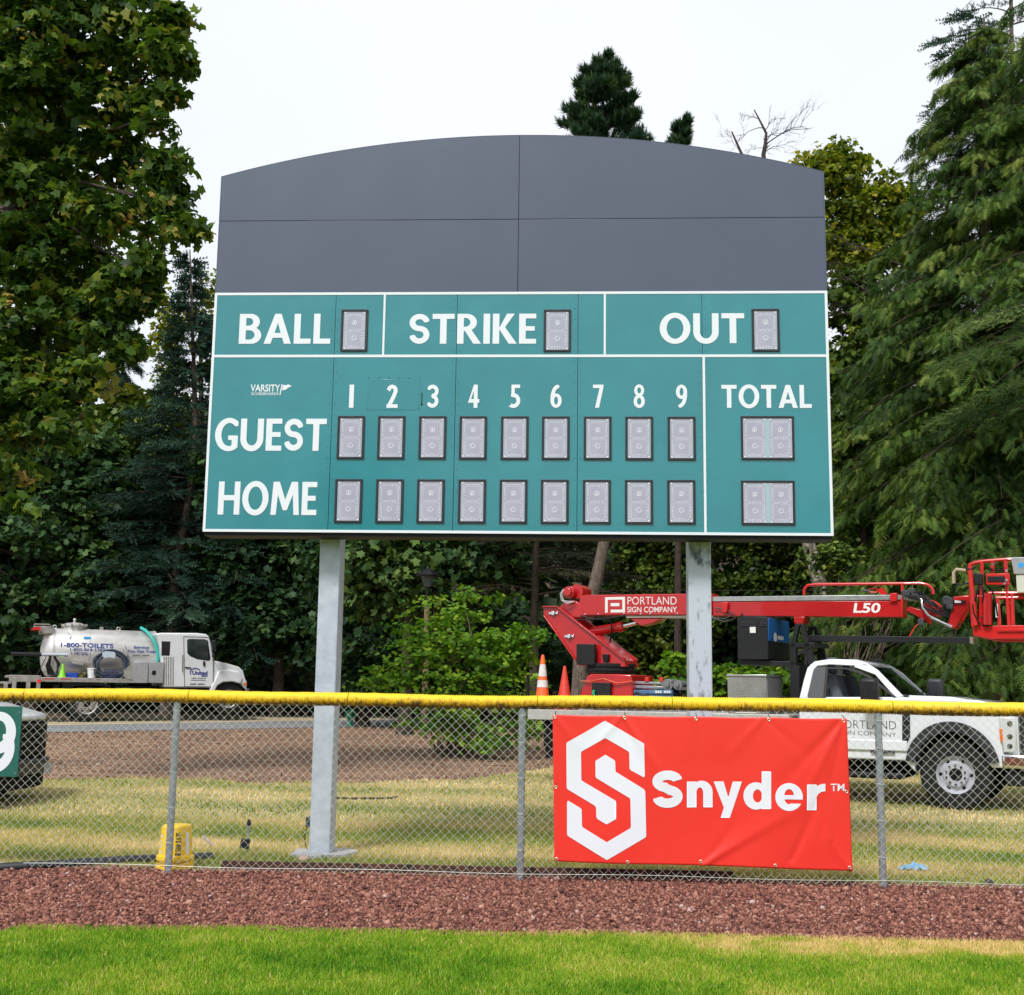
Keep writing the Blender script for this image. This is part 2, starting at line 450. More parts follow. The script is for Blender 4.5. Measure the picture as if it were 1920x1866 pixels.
# ================================================================== GROUND
def ground_mat(name, stops, scale, detail_scale, bump=0.4, bscale=80, rough=0.95, stretch=(1,1,1), mixw=0.5):
    m = bpy.data.materials.new(name); m.use_nodes = True
    nt = m.node_tree; b = nt.nodes['Principled BSDF']; b.inputs['Roughness'].default_value = rough
    b.inputs['Specular IOR Level'].default_value = 0.2
    tc = nt.nodes.new('ShaderNodeTexCoord'); mp = nt.nodes.new('ShaderNodeMapping'); mp.inputs['Scale'].default_value = stretch
    nt.links.new(tc.outputs['Object'], mp.inputs['Vector'])
    n1 = nt.nodes.new('ShaderNodeTexNoise'); n1.inputs['Scale'].default_value = scale; n1.inputs['Detail'].default_value = 5
    n2 = nt.nodes.new('ShaderNodeTexNoise'); n2.inputs['Scale'].default_value = detail_scale; n2.inputs['Detail'].default_value = 6
    nt.links.new(mp.outputs['Vector'], n1.inputs['Vector']); nt.links.new(tc.outputs['Object'], n2.inputs['Vector'])
    mx = nt.nodes.new('ShaderNodeMix'); mx.data_type = 'FLOAT'; mx.inputs['Factor'].default_value = mixw
    nt.links.new(n1.outputs['Fac'], mx.inputs['A']); nt.links.new(n2.outputs['Fac'], mx.inputs['B'])
    r = nt.nodes.new('ShaderNodeValToRGB'); els = r.color_ramp.elements
    els[0].position, els[0].color = stops[0][0], (*stops[0][1], 1)
    els[1].position, els[1].color = stops[-1][0], (*stops[-1][1], 1)
    for p, c in stops[1:-1]:
        e = els.new(p); e.color = (*c, 1)
    nt.links.new(mx.outputs['Result'], r.inputs['Fac']); nt.links.new(r.outputs['Color'], b.inputs['Base Color'])
    _bump(nt, b, bscale, bump, 0.02, vec=tc.outputs['Object'])
    return m
def sheet(name, near, far, x0, x1, m, nx=60, ny=24, lift=0.0, kind='structure'):
    """strip of terrain between two edges near(x), far(x)"""
    xs = np.linspace(x0, x1, nx+1); v = []
    for x in xs:
        ys = np.linspace(near(x), far(x), ny+1)
        z = terrain(x, ys)+lift
        v += [(x, y, zz) for y, zz in zip(ys, z)]
    i = np.arange(nx)[:, None]*(ny+1)+np.arange(ny)[None]
    f = np.stack([i, i+ny+1, i+ny+2, i+1], -1).reshape(-1, 4)
    o = np_mesh(name, np.array(v), f, m, smooth=True); o['kind'] = kind
    return o
def lin(p, q):
    return lambda x: p[1]+(q[1]-p[1])*(x-p[0])/(q[0]-p[0])
e_lawn = lin(G(0, 1740), G(1920, 1763))
def lawn_edge(x): return e_lawn(x)+0.03*math.sin(x*2.1)+0.02*math.sin(x*5.3+1)
e_fence = 10.98
E_MULCH = [(-30, 21.0), (-6, 19.6), (-2.6, 19.8), (-1.9, 20.5), (-1.0, 22.2), (0.0, 24.5), (1.6, 27.0), (4.0, 29.0), (9, 31.0), (30, 33)]
def mulch_near(x): return float(np.interp(x, [a for a, b in E_MULCH], [b for a, b in E_MULCH]))+0.25*math.sin(x*1.7)+0.12*math.sin(x*4.1)
pn = G(300, 1370); pf = G(300, 1357); pn2 = G(760, 1362); pf2 = G(760, 1349)
PATH_N, PATH_F = lin(pn, pn2), lin(pf, pf2)
m_soil = ground_mat('forest floor', [(.3, (.03,.022,.014)), (.5, (.07,.05,.03)), (.7, (.13,.10,.05))], 1.2, 25)
m_mulch = ground_mat('bark mulch', [(.30, (.08,.044,.028)), (.46, (.20,.112,.070)), (.58, (.34,.208,.132)), (.72, (.52,.37,.24))], 1.6, 34, 0.9, 60, stretch=(.5,1.6,1), mixw=.6)
m_gravelbed = ground_mat('gravel bed', [(.3, (.05,.021,.016)), (.7, (.21,.085,.062))], 8, 60, 0.8, 60)
m_lawnsoil = ground_mat('turf soil', [(.3, (.06,.13,.012)), (.6, (.13,.23,.025))], 2, 40, .5, 90)
m_drysoil = ground_mat('dry turf soil', [(.3, (.12,.15,.04)), (.5, (.30,.27,.10)), (.7, (.52,.40,.20))], .9, 22, .5, 70, stretch=(.35,1.3,1), mixw=.4)
m_path = ground_mat('worn asphalt', [(.3, (.16,.16,.165)), (.7, (.25,.25,.25))], .8, 60, .4, 120)
m_verge = ground_mat('dry verge', [(.3, (.22,.17,.10)), (.5, (.42,.34,.21)), (.7, (.55,.46,.30))], .7, 12, .5, 40)
sheet('ground', lambda x: -400, lambda x: 900, -900, 900, m_soil, 60, 260, -0.012)
sheet('outfield_lawn', lambda x: -60, lawn_edge, -60, 60, m_lawnsoil, 400, 20)
sheet('warning_track', lawn_edge, lambda x: 11.15, -30, 30, m_gravelbed, 300, 8, 0.004)
sheet('field_lawn', lambda x: 11.12, mulch_near, -30, 30, m_drysoil, 200, 30, 0.008)
sheet('mulch_bed', lambda x: mulch_near(x)-0.05, lambda x: PATH_N(x), -32, 12, m_mulch, 160, 24, 0.0)
sheet('service_road', PATH_N, PATH_F, -32, 3.0, m_path, 80, 6, 0.012)
sheet('dirt_verge', lambda x: PATH_F(x), lambda x: PATH_F(x)+4.6+.3*math.sin(x), -32, 4, m_verge, 80, 8, 0.006)


# ---- grass: blades are real, in one mass per lawn
def blades(n, xs, ys, hmin, hmax, wmin, wmax, lean, dens=None, tints=None):
    x = R.uniform(*xs, n); y = R.uniform(*ys, n)
    if dens is not None:
        k = dens(x, y) > R.random(n); x, y = x[k], y[k]; n = len(x)
    a = R.uniform(0, 2*np.pi, n); h = R.uniform(hmin, hmax, n); w = R.uniform(wmin, wmax, n)
    la = R.uniform(0, 2*np.pi, n); l = R.uniform(0.1, lean, n)*h
    z = terrain(x, y)
    dx, dy = np.cos(a)*w/2, np.sin(a)*w/2
    lx, ly = np.cos(la)*l, np.sin(la)*l
    v = np.empty((n, 3, 3))
    v[:, 0] = np.stack([x-dx, y-dy, z], 1); v[:, 1] = np.stack([x+dx, y+dy, z], 1)
    v[:, 2] = np.stack([x+lx, y+ly, z+h], 1)
    f = np.arange(n*3).reshape(n, 3)
    t = tints(x, y)
    return v.reshape(-1, 3), f, np.repeat(t, 3)
def vnoise(x, y, s, seed):
    g = np.random.default_rng(seed).random((64, 64))
    X = (x*s+1000) % 64; Y = (y*s+1000) % 64
    i, j = X.astype(int), Y.astype(int); fx, fy = X-i, Y-j
    fx = fx*fx*(3-2*fx); fy = fy*fy*(3-2*fy); i1, j1 = (i+1) % 64, (j+1) % 64
    return (g[i, j]*(1-fx)+g[i1, j]*fx)*(1-fy)+(g[i, j1]*(1-fx)+g[i1, j1]*fx)*fy
le = np.vectorize(lawn_edge); mn = np.vectorize(mulch_near)
m_grass = leaf_mat('lawn grass', [(0, (.04,.13,.012)), (.25, (.095,.26,.012)), (.5, (.24,.40,.022)), (.70, (.42,.50,.05)), (.84, (.60,.48,.13)), (1, (.78,.58,.26))], .5, .25)
m_dry = leaf_mat('dry grass', [(0, (.10,.19,.025)), (.3, (.26,.32,.05)), (.5, (.50,.42,.14)), (.7, (.72,.54,.25)), (1, (.90,.70,.40))], .7, .2)
def t_near(x, y):
    ed = le(x)-y+.25*(vnoise(x, y, 1.1, 41)-.5)
    d = np.clip((x-.35)/.8, 0, 1)*np.clip(1.25-abs(ed-.33)/.40, 0, 1)*np.clip(1.6*vnoise(x, y*2, 1.6, 42)+.25-.35*np.clip(x-2.1, 0, 1), 0, 1)*1.5
    t = .12+.32*vnoise(x, y, 1.7, 3)+.22*vnoise(x, y, 5.0, 4)+.16*vnoise(x, y, 14.0, 14)+R.normal(0, .14, len(x))
    t += .10*np.clip((x+.5)/4, -.3, 1)
    t += .50*np.clip(d, 0, 1)*(.3+1.0*vnoise(x, y, 7, 5))
    t += .5*(R.random(len(x)) < .025)
    e = le(x)-y
    t += np.where(e < .10, R.random(len(x))*.25*(x > -1), 0)
    return np.clip(t, 0, 1)
def dens_near(x, y):
    e = le(x)+.05*vnoise(x, y, 9, 8)-y
    return np.where(e > -.015, 1.0, 0)
A = blades(280000, (-3.7, 3.7), (5.5, 8.7), .018, .040, .0050, .0085, .9, dens_near, t_near)
o = np_mesh('lawn_grass', A[0], A[1], m_grass, tint=A[2]); tag(o, 'mown bright green turf in front of the red gravel', 'grass', kind='stuff')
def band(x, y):
    s = y+.10*x+.5*vnoise(x, y, .5, 21)
    b = .5+.5*np.sin(s*2.6)
    return b
def t_dry(x, y):
    t = -.06+.58*band(x, y)*(.30+vnoise(x, y, .6, 22))+.34*vnoise(x, y, 1.6, 23)+.12*vnoise(x, y, 7, 24)+R.normal(0, .15, len(x))
    t += .22*np.clip((y-16)/4, 0, 1)+.35*(R.random(len(x)) < .04)
    return np.clip(t, 0, 1)
def dens_dry(x, y): return np.where((y < mn(x)-.05+.3*vnoise(x, y, 3, 31)) & (abs(x+.1) < 1.0+y*.50), 1.0, 0)
B1 = blades(165000, (-7.5, 7.5), (11.18, 15.2), .025, .055, .008, .014, .9, dens_dry, t_dry)
B2 = blades(90000, (-11, 11), (15.2, 27), .03, .06, .016, .028, .9, dens_dry, t_dry)
v, f, t = cat3([B1, B2])
o = np_mesh('dry_grass', v, f, m_dry, tint=t); tag(o, 'patchy green and straw coloured grass behind the fence', 'grass', kind='stuff')

# ---- red lava rock, each stone a small faceted solid
ph = (1+5**.5)/2
ico = np.array([(-1,ph,0),(1,ph,0),(-1,-ph,0),(1,-ph,0),(0,-1,ph),(0,1,ph),(0,-1,-ph),(0,1,-ph),(ph,0,-1),(ph,0,1),(-ph,0,-1),(-ph,0,1)])/1.9
icf = np.array([(0,11,5),(0,5,1),(0,1,7),(0,7,10),(0,10,11),(1,5,9),(5,11,4),(11,10,2),(10,7,6),(7,1,8),(3,9,4),(3,4,2),(3,2,6),(3,6,8),(3,8,9),(4,9,5),(2,4,11),(6,2,10),(8,6,7),(9,8,1)])
parts = []
cube = np.array([(1,.25,0),(-.1,1,.2),(-1,-.2,.1),(.2,-1,-.1),(.1,.1,.95),(-.1,0,-.9)])*1.15
cbf = np.array([(0,1,4),(1,2,4),(2,3,4),(3,0,4),(1,0,5),(2,1,5),(3,2,5),(0,3,5)])
for k in range(12):
    n = 4800
    tv = cube*(1+R.uniform(-.30, .30, (6, 1)))+R.uniform(-.15, .15, (6, 3))
    x = R.uniform(-5.4, 4.6, n); y = R.uniform(7.9, 11.22, n)
    kk = (y > le(x)-.05-.04*R.random(n)) & (abs(x+.2) < .55*y); x, y = x[kk], y[kk]; n = len(x)
    s = R.uniform(.0085, .0165, n)*(1+.6*(R.random(n) < .05))
    sc = np.stack([s*R.uniform(.8, 1.3, n), s*R.uniform(.8, 1.2, n), s*R.uniform(.55, .95, n)], 1)
    z = terrain(x, y)+s*R.uniform(.0, .9, n)
    rot = rot_from_axes(R.normal(0, 1, (n, 3))+np.array([0, 0, 1.2]), R.uniform(0, 6.28, n))
    parts.append(scatter(tv, cbf, np.stack([x, y, z], 1), rot, sc, np.clip(R.beta(2.2, 2.4, n)+.35*(R.random(n) < .02), 0, 1)))
v, f, t = cat3(parts)
m_lava = leaf_mat('lava rock', [(0, (.05,.025,.022)), (.25, (.135,.055,.043)), (.5, (.25,.102,.074)), (.78, (.38,.180,.132)), (.94, (.47,.27,.20)), (1, (.46,.36,.33))], .92, 0)
o = np_mesh('lava_gravel', v, f, m_lava, tint=t); tag(o, 'dark red lava rock gravel along the fence', 'gravel', kind='stuff')
# leaf litter / chips on the mulch
n = 26000
x = R.uniform(-13, 6, n); y = R.uniform(19.5, 33, n)
k = (y > mn(x)-.15) & (y < PATH_N(x)-.05); x, y = x[k], y[k]; n = len(x)
tv = np.array([(-.5,-.2,0),(.5,-.25,0),(.55,.2,.05),(-.45,.22,0)])
v, f, t = scatter(tv, np.array([[0,1,2,3]]), np.stack([x, y, terrain(x, y)+.012], 1), rot_from_axes(R.normal(0, .3, (n, 3))+np.array([0,0,1]), R.uniform(0, 6.28, n)), R.uniform(.02, .06, n), R.random(n))
m_chip = leaf_mat('bark chips', [(0, (.06,.036,.024)), (.4, (.17,.103,.070)), (.8, (.34,.23,.155)), (1, (.55,.43,.30))], .9, 0)
o = np_mesh('bark_chips', v, f, m_chip, tint=t); tag(o, 'brown bark chips covering the bed below the road', 'mulch', kind='stuff')
# ================================================================== SCOREBOARD
YB = 11.91
_bl, _br = U(380, 997, YB), U(1563, 1005, YB)
BX, BZ, BW = _bl[0], (_bl[2]+_br[2])/2, _br[0]-_bl[0]
BF = Frame(BX, YB, 0, 0)
H8 = 2.425; ZS = BZ+H8; HG = 3.655
m_teal = mat('teal enamel', (.008,.205,.235), .30, coat=.9, c2=(.011,.235,.272), nscale=1.4, bump=.35, bscale=1.7, bdist=.03, spec=.62, rvar=.05)
m_tealp = mat('teal enamel hatch', (.009,.215,.248), .32, spec=.6, coat=.9)
m_slate = mat('slate enamel', (.046,.062,.108), .38, coat=.8, c2=(.050,.067,.116), nscale=1.2, bump=.10, bscale=.9, bdist=.03, spec=.65, rvar=.06)
m_white = mat('white vinyl', (.78,.81,.86), .45)
m_blk = mat('black metal', (.007,.007,.009), .55, spec=.3)
m_dkgap = mat('dark cabinet', (.02,.02,.024), .7)
m_galv = mat('galvanised steel', (.44,.50,.58), .42, .15, c2=(.56,.62,.70), nscale=9, bump=.15, bscale=45, rvar=.1)
m_dirtgalv = mat('weathered galvanised steel', (.10,.115,.13), .5, .15, c2=(.54,.60,.68), nscale=5.0, lo=.33, hi=.47, bump=.2, bscale=40, stretch=(1.6,1.6,.8))
m_conc = mat('concrete', (.30,.31,.32), .9, c2=(.44,.45,.47), nscale=14, bump=.5, bscale=70)
m_ledface = mat('led face plate', (.36,.355,.45), .34, coat=.5, c2=(.42,.415,.51), nscale=5, spec=.5)
m_led = mat('led dot', (.92,.92,.95), .25, coat=.5)
m_bez = mat('charcoal bezel', (.025,.022,.032), .4)
m_screw = mat('dark screw', (.01,.05,.045), .5, .5)

sb = thing('scoreboard', 'huge teal and slate grey baseball scoreboard on two galvanised steel columns', 'scoreboard', (BX, YB, 0))
# cabinet behind the panels
# teal panels, one per sheet (seams 4 ft apart)
seams = [0.0]+[BF.L(px, 760)[0] for px in (623, 853.5, 1083, 1318)]+[BW]
for i in range(5):
    MB().box(seams[i]+.0022, seams[i+1]-.0022, 0, .010, BZ+.003, ZS-.001).build('panel', m_teal, sb, bevel=.0015)
# slate panels with the arched top
apx_u, apx_z = BF.L(966, 254)
sideL, sideR = BF.L(414, 332)[1], BF.L(1548, 322)[1]
def arch(u):
    t = (u-BW/2)/(BW/2); s = apx_z-(sideL+sideR)/2
    Rr = ((BW/2)**2+s*s)/(2*s)
    return apx_z-Rr+math.sqrt(max(Rr*Rr-(u-BW/2)**2, 0))
mid_u, seam_z = BF.L(972.5, 400)[0], BF.L(972, 411)[1]
for (a, b) in ((0.012, mid_u-.0025), (mid_u+.0025, BW-.012)):
    MB().box(a, b, .002, .014, ZS+.001, seam_z-.0025).build('header_panel', m_slate, sb, bevel=.0015)
    us = np.linspace(a, b, 28)
    MB().prism([(a, seam_z+.0025), (b, seam_z+.0025)]+[(u, arch(u)) for u in us[::-1]], .002, .014).build('header_panel', m_slate, sb, bevel=.0015)
us = np.linspace(.02, BW-.02, 40)
MB().prism([(.02, BZ+.004), (BW-.02, BZ+.004)]+[(u, arch(u)-.012) for u in us[::-1]], .0155, .29).build('cabinet', m_dkgap, sb)
mb = MB(); us = np.linspace(.006, BW-.006, 60)
for i in range(59):
    z0, z1 = arch(us[i]), arch(us[i+1])
    mb.add([(us[i],.002,z0+.001),(us[i+1],.002,z1+.001),(us[i+1],.22,z1+.001),(us[i],.22,z0+.001),(us[i],.002,z0+.006),(us[i+1],.002,z1+.006),(us[i+1],.22,z1+.006),(us[i],.22,z0+.006)],
           [(0,3,2,1),(4,5,6,7),(0,1,5,4),(1,2,6,5),(2,3,7,6),(3,0,4,7)])
mb.box(0, .0115, .002, .22, ZS+.002, arch(.006)+.004); mb.box(BW-.0115, BW, .002, .22, ZS+.002, arch(.006)+.004)
mb.build('header_return', m_slate, sb, smooth=0)
# white lines
LW = .026; zt = BF.L(401, 668)[1]
b1, b2, b3 = BF.L(720, 610)[0], BF.L(1134, 610)[0], BF.L(1321, 830)[0]
lines = [(0, BW, BZ, BZ+LW), (0, BW, ZS-LW, ZS), (0, LW, BZ+LW, ZS-LW), (BW-LW, BW, BZ+LW, ZS-LW),
         (LW, BW-LW, zt-LW/2, zt+LW/2), (b1-.010, b1+.010, zt+LW/2, ZS-LW), (b2-.010, b2+.010, zt+LW/2, ZS-LW), (b3-.012, b3+.012, BZ+LW, zt-LW/2)]
for (a, b, c, d) in lines: MB().box(a, b, -.004, -.001, c, d).build('white_line', m_white, sb)
# words: corners measured on the photograph, laid on the board's own plane
def board_word(word, x0, y0, x1, y1, name='lettering', label=None):
    u0, z0 = BF.L(x0, y1); u1, _ = BF.L(x1, y1); _, z1 = BF.L(x0, y0)
    P, w = word_polys(word)
    P = [[(p[0]/w, p[1]) for p in f] for f in P]
    mb = MB(); print_on(mb, P, u0, z0, u1, z1, -.0035)
    o = mb.build(name, m_white, sb, smooth=0)
    if label: o['label'] = label
for a in (('BALL', 447.5, 589, 619, 645), ('STRIKE', 767, 589, 1005, 645), ('OUT', 1237, 588, 1396, 644),
          ('GUEST', 402, 785, 611, 845), ('HOME', 408, 903, 593, 965), ('TOTAL', 1353, 722, 1522, 765)):
    board_word(*a, label='white painted word '+a[0])
for ch, xc, hw in (('1', 658.5, 4.3), ('2', 735, 10.5), ('3', 812, 9.8), ('4', 888, 10.5), ('5', 965.5, 10), ('6', 1042.5, 10.5), ('7', 1121.5, 9.8), ('8', 1198.5, 10.5), ('9', 1278, 10.5)):
    board_word(ch, xc-hw, 721.5, xc+hw, 765, 'inning_number')
# maker's logo: word over word, with pennant
def font_on_board(text, x0, y0, x1, y1, bold, name='logo', m=None, par=None, fr=None, v=-.0035, shear=0, cond=None):
    fr = fr or BF
    u0, z0 = fr.L(x0, y1, v); u1, _ = fr.L(x1, y1, v); _, z1 = fr.L(x0, y0, v)
    P, _ = font_polys(text, bold, shear)
    mb = MB(); print_on(mb, P, u0, z0, u1, z1, v)
    return mb.build(name, m or m_white, par or sb, smooth=0)
font_on_board('VARSITY', 469.5, 721, 525, 734.5, .02, 'logo_word')
font_on_board('SCOREBOARDS', 471, 736, 522, 741, .012, 'logo_word')
mb = MB(); q = [BF.L(*p) for p in ((528,721),(530,721),(526,741),(524,741))]
mb.add([(a, -.0035, b) for a, b in q[::-1]], [[0,1,2,3]])
q = [BF.L(*p) for p in ((530.5,721.5),(535,723),(541,721),(547.5,724.5),(541,727),(536,731),(531,732),(529,732.5))]
mb.add([(a, -.0035, b) for a, b in q[::-1]], [list(range(8))])
mb.build('pennant_logo', m_white, sb, smooth=0)

# digit displays
FW, FH = .270, .430
seg = []
def seg_line(x0, z0, x1, z1, n):
    for i in range(n): seg.append((x0+(x1-x0)*i/(n-1), z0+(z1-z0)*i/(n-1)))
A_, B_ = .088, .165
for zz in (B_, 0.006, -B_+.0): seg_line(-A_+.022, zz, A_-.022, zz, 7); seg_line(-A_+.035, zz-.014, A_-.035, zz-.014, 5)
for sx in (-1, 1):
    for z0, z1 in ((.150, .02), (-.01, -.153)):
        seg_line(sx*A_, z0, sx*A_, z1, 8); seg_line(sx*(A_-.014), z0-.01, sx*(A_-.014), z1+.01, 5)
for cz in (.082, -.078):
    for k in range(12): seg.append((.021*math.cos(k*math.pi/6), cz+.021*math.sin(k*math.pi/6)))
for k in range(4): seg.append((.0, .070+k*.006))
def led_bm(cx):
    mb = MB(); rr = random.Random(3)
    for x, z in seg:
        s = .0037+rr.random()*.0010; x += rr.uniform(-.002, .002); z += rr.uniform(-.002, .002)
        mb.add([(cx+x+s*math.cos(a), -.0075, z+s*math.sin(a)) for a in [i*math.pi/3 for i in range(6)]], [[0,1,2,3,4,5]])
    for sx in (-1, 1):
        for sz in (-1, 1):
            x, z, s = cx+sx*.094, sz*.182, .0072
            mb.add([(x+s*math.cos(a), -.0078, z+s*math.sin(a)) for a in [i*math.pi/4 for i in range(8)]], [list(range(8))])
    return mb
def make_digit(double):
    w = FW/2 if not double else .255; h = FH/2; t = .0195
    mb = MB()
    mb.box(-w, w, -.014, -.001, h-t, h); mb.box(-w, w, -.014, -.001, -h, -h+t)
    mb.box(-w, -w+t, -.014, -.001, -h+t, h-t); mb.box(w-t, w, -.014, -.001, -h+t, h-t)
    fr = mb.build('digit_display', m_bez, sb, bevel=.002)
    cs = (-.1245, .1245) if double else (0,)
    for c in cs:
        MB().box(c-.108, c+.108, -.0065, -.001, -h+t+.002, h-t-.002).build('face_plate', m_ledface, fr, bevel=.001)
        o = led_bm(c).build('led_dots', m_led, fr, smooth=0); o['kind'] = 'stuff'
        e = MB()
        for (a, b, cc, d) in ((c-.108, c+.108, h-t-.005, h-t-.0025), (c-.108, c+.108, -h+t+.0025, -h+t+.005), (c-.108, c-.1055, -h+t, h-t), (c+.1055, c+.108, -h+t, h-t)):
            e.box(a, b, -.009, -.0068, cc, d)
        e.build('face_rim', mat('pale edge', (.62,.66,.70), .4), fr, smooth=0)
    if double:
        MB().box(-.0160, .0160, -.0066, -.001, -h+t, h-t).build('divider', mat('pale blue strip', (.36,.50,.56), .45), fr)
    b = MB()
    for sx in (-1, 1):
        for zz in (-.19, -.065, .065, .19): b.cyl((sx*(w-t/2), -.0165, zz), (sx*(w-t/2), -.013, zz), .004, n=6)
    for zz in (-h+t/2, h-t/2):
        for xx in (-w*.45, w*.45): b.cyl((xx, -.0165, zz), (xx, -.013, zz), .004, n=6)
    b.build('bezel_screws', m_blk, fr, smooth=0)
    return fr
dg = make_digit(False); dd = make_digit(True)
spots = [(664.5, 620), (1045, 620.5), (1435.5, 619.5)]
spots += [(x, 820.5+i*.25) for i, x in enumerate((658, 733.7, 811, 887, 965, 1042, 1120.5, 1198.5, 1278))]
spots += [(x, 939.5+i*.3) for i, x in enumerate((653.5, 730.5, 807.5, 885, 962.5, 1040, 1119, 1198, 1277.5))]
for i, (px, py) in enumerate(spots):
    o = dg if i == 0 else clone(dg, sb)
    u, z = BF.L(px, py); o.location = (u, 0, z)
for i, (px, py) in enumerate(((1439, 821.5), (1440, 943))):
    o = dd if i == 0 else clone(dd, sb)
    u, z = BF.L(px, py); o.location = (u, 0, z)
# hatch over the 2, its edges proud, and the slot beside it
u0, z0 = BF.L(687, 769); u1, _ = BF.L(787, 769); _, z1 = BF.L(687, 712)
mb = MB(); e = .0025
MB().box(u0, u1, -.0025, -.0005, z0, z1).build('hatch', m_tealp, sb, bevel=.001)
mb = MB()
for a in np.linspace(u0+.01, u1-.01, 6): mb.cyl((a, -.005, z1+.018), (a, -.001, z1+.018), .0045, n=6)
for a, b in ((u0+.012, z0+.02), (u1-.012, z0+.02), ((u0+u1)/2, z0+.02), (u0+.012, (z0+z1)/2), (u1-.012, (z0+z1)/2)): mb.cyl((a, -.005, b), (a, -.001, b), .0045, n=6)
mb.build('hatch_screws', m_screw, sb)
a, b = BF.L(791, 748); mb = MB(); mb.box(a-.004, a+.004, -.004, -.001, b-.055, b+.062); mb.cyl((a, -.006, b-.055), (a, -.001, b-.055), .009, n=10); mb.build('latch_slot', m_blk, sb)
# rivets along the seams
mb = MB()
for s in seams[1:-1]:
    for sx in (-.03, .03):
        for k in range(22):
            z = BZ+.09+k*(H8-.16)/21
            if abs(z-zt) > .04: mb.cyl((s+sx, -.003, z), (s+sx, -.0005, z), .0042, n=6)
for s in (.05, BW-.05):
    pass
o = mb.build('seam_rivets', m_screw, sb, smooth=0); o['kind'] = 'stuff'
# columns: square tubes, front faces 29 cm behind the panel face
def column(x0b, x1b, yb, x0t, x1t, yt, m):
    v0 = .30
    a0, _ = BF.L(x0b, yb, v0); a1, _ = BF.L(x1b, yb, v0); c0, _ = BF.L(x0t, yt, v0); c1, _ = BF.L(x1t, yt, v0)
    l = (a0+c0)/2; r = (a1+c1)/2
    cx = (l+r)/2
    return cx, r-l
for (args, mm) in (((577, 617, 1600, 602, 639.5, 1015), m_galv), ((1292.5, 1335.6, 1300, 1291.5, 1332, 1015), m_dirtgalv)):
    cx, w = column(*args, None)
    w = .205 if cx < 2 else .222
    d = .27; t = .012
    mb = MB(); mb.box(cx-w/2, cx+w/2, .30, .30+d, -.05, BZ+1.2)
    c = mb.build('support_column', mm, sb, bevel=.012, seg=3)
    c['label'] = 'left galvanised column' if cx < 2 else 'right column stained with dark streaks'
    if cx < 2:
        CXL = cx
        pad = MB(); pr = random.Random(5); n = 26
        top = [(cx+.02+(.33+pr.uniform(-.03, .03))*math.cos(i*2*math.pi/n), .43+(.36+pr.uniform(-.03, .03))*math.sin(i*2*math.pi/n)) for i in range(n)]
        pad.add([(x, y, -.05) for x, y in top]+[(cx+(x-cx)*.93, .43+(y-.43)*.93, .035+pr.uniform(-.006, .006)) for x, y in top], [list(range(n, 2*n))]+[[i, (i+1) % n, (i+1) % n+n, i+n] for i in range(n)])
        pad.build('footing', m_conc, sb, smooth=60)
# underside angle iron
MB().box(.01, BW-.01, .02, .285, BZ-.035, BZ+.002).build('bottom_rail', m_blk, sb)

# ================================================================== FENCE
FX, FY, PITCH_P = -3.5253, 10.97, 3.05
m_tube = mat('post steel', (.30,.33,.36), .38, .55, c2=(.40,.43,.47), nscale=14, rvar=.08)
m_wire = mat('fence wire', (.68,.70,.62), .42, .1)
def yellow_mat():
    m = bpy.data.materials.new('dirty yellow pipe'); m.use_nodes = True
    nt = m.node_tree; b = nt.nodes['Principled BSDF']; b.inputs['Roughness'].default_value = .48
    tc = nt.nodes.new('ShaderNodeTexCoord'); n = nt.nodes.new('ShaderNodeTexNoise'); n.inputs['Scale'].default_value = 30; n.inputs['Detail'].default_value = 8
    n.inputs['Roughness'].default_value = .7
    mp = nt.nodes.new('ShaderNodeMapping'); mp.inputs['Scale'].default_value = (1, .7, .8)
    nt.links.new(tc.outputs['Object'], mp.inputs['Vector']); nt.links.new(mp.outputs['Vector'], n.inputs['Vector'])
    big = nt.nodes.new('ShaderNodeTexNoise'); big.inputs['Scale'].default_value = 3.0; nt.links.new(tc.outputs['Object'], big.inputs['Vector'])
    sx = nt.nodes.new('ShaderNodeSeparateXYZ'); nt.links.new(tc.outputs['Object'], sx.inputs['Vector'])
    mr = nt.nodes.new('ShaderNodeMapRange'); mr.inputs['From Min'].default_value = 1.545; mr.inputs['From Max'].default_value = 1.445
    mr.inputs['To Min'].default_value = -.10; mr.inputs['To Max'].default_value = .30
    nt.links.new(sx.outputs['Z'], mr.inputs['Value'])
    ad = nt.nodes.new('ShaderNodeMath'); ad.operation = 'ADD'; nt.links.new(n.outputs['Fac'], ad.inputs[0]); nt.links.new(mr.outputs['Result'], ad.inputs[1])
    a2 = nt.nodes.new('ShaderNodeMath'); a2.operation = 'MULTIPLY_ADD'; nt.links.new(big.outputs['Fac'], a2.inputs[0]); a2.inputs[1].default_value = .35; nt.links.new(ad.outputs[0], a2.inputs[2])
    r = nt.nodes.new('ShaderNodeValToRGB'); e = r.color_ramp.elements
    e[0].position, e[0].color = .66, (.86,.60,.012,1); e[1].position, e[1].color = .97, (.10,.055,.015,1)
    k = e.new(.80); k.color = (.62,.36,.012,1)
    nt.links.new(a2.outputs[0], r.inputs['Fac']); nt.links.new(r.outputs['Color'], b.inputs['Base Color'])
    return m
m_yel = yellow_mat()
XL, XR = FX-1*PITCH_P-.9, FX+3*PITCH_P+.9
fence = thing('chain_link_fence', 'galvanised chain link fence with a corrugated yellow cover along its top rail', 'fence', (0, FY, 0))
for k in range(-1, 4):
    x = FX+k*PITCH_P
    MB().cyl((x, 0, -.1), (x, 0, 1.47), .031, n=16).build('fence_post', m_tube, fence, smooth=60)
MB().cyl((XL, 0, 1.48), (XR, 0, 1.48), .021, n=10).build('top_rail', m_tube, fence)
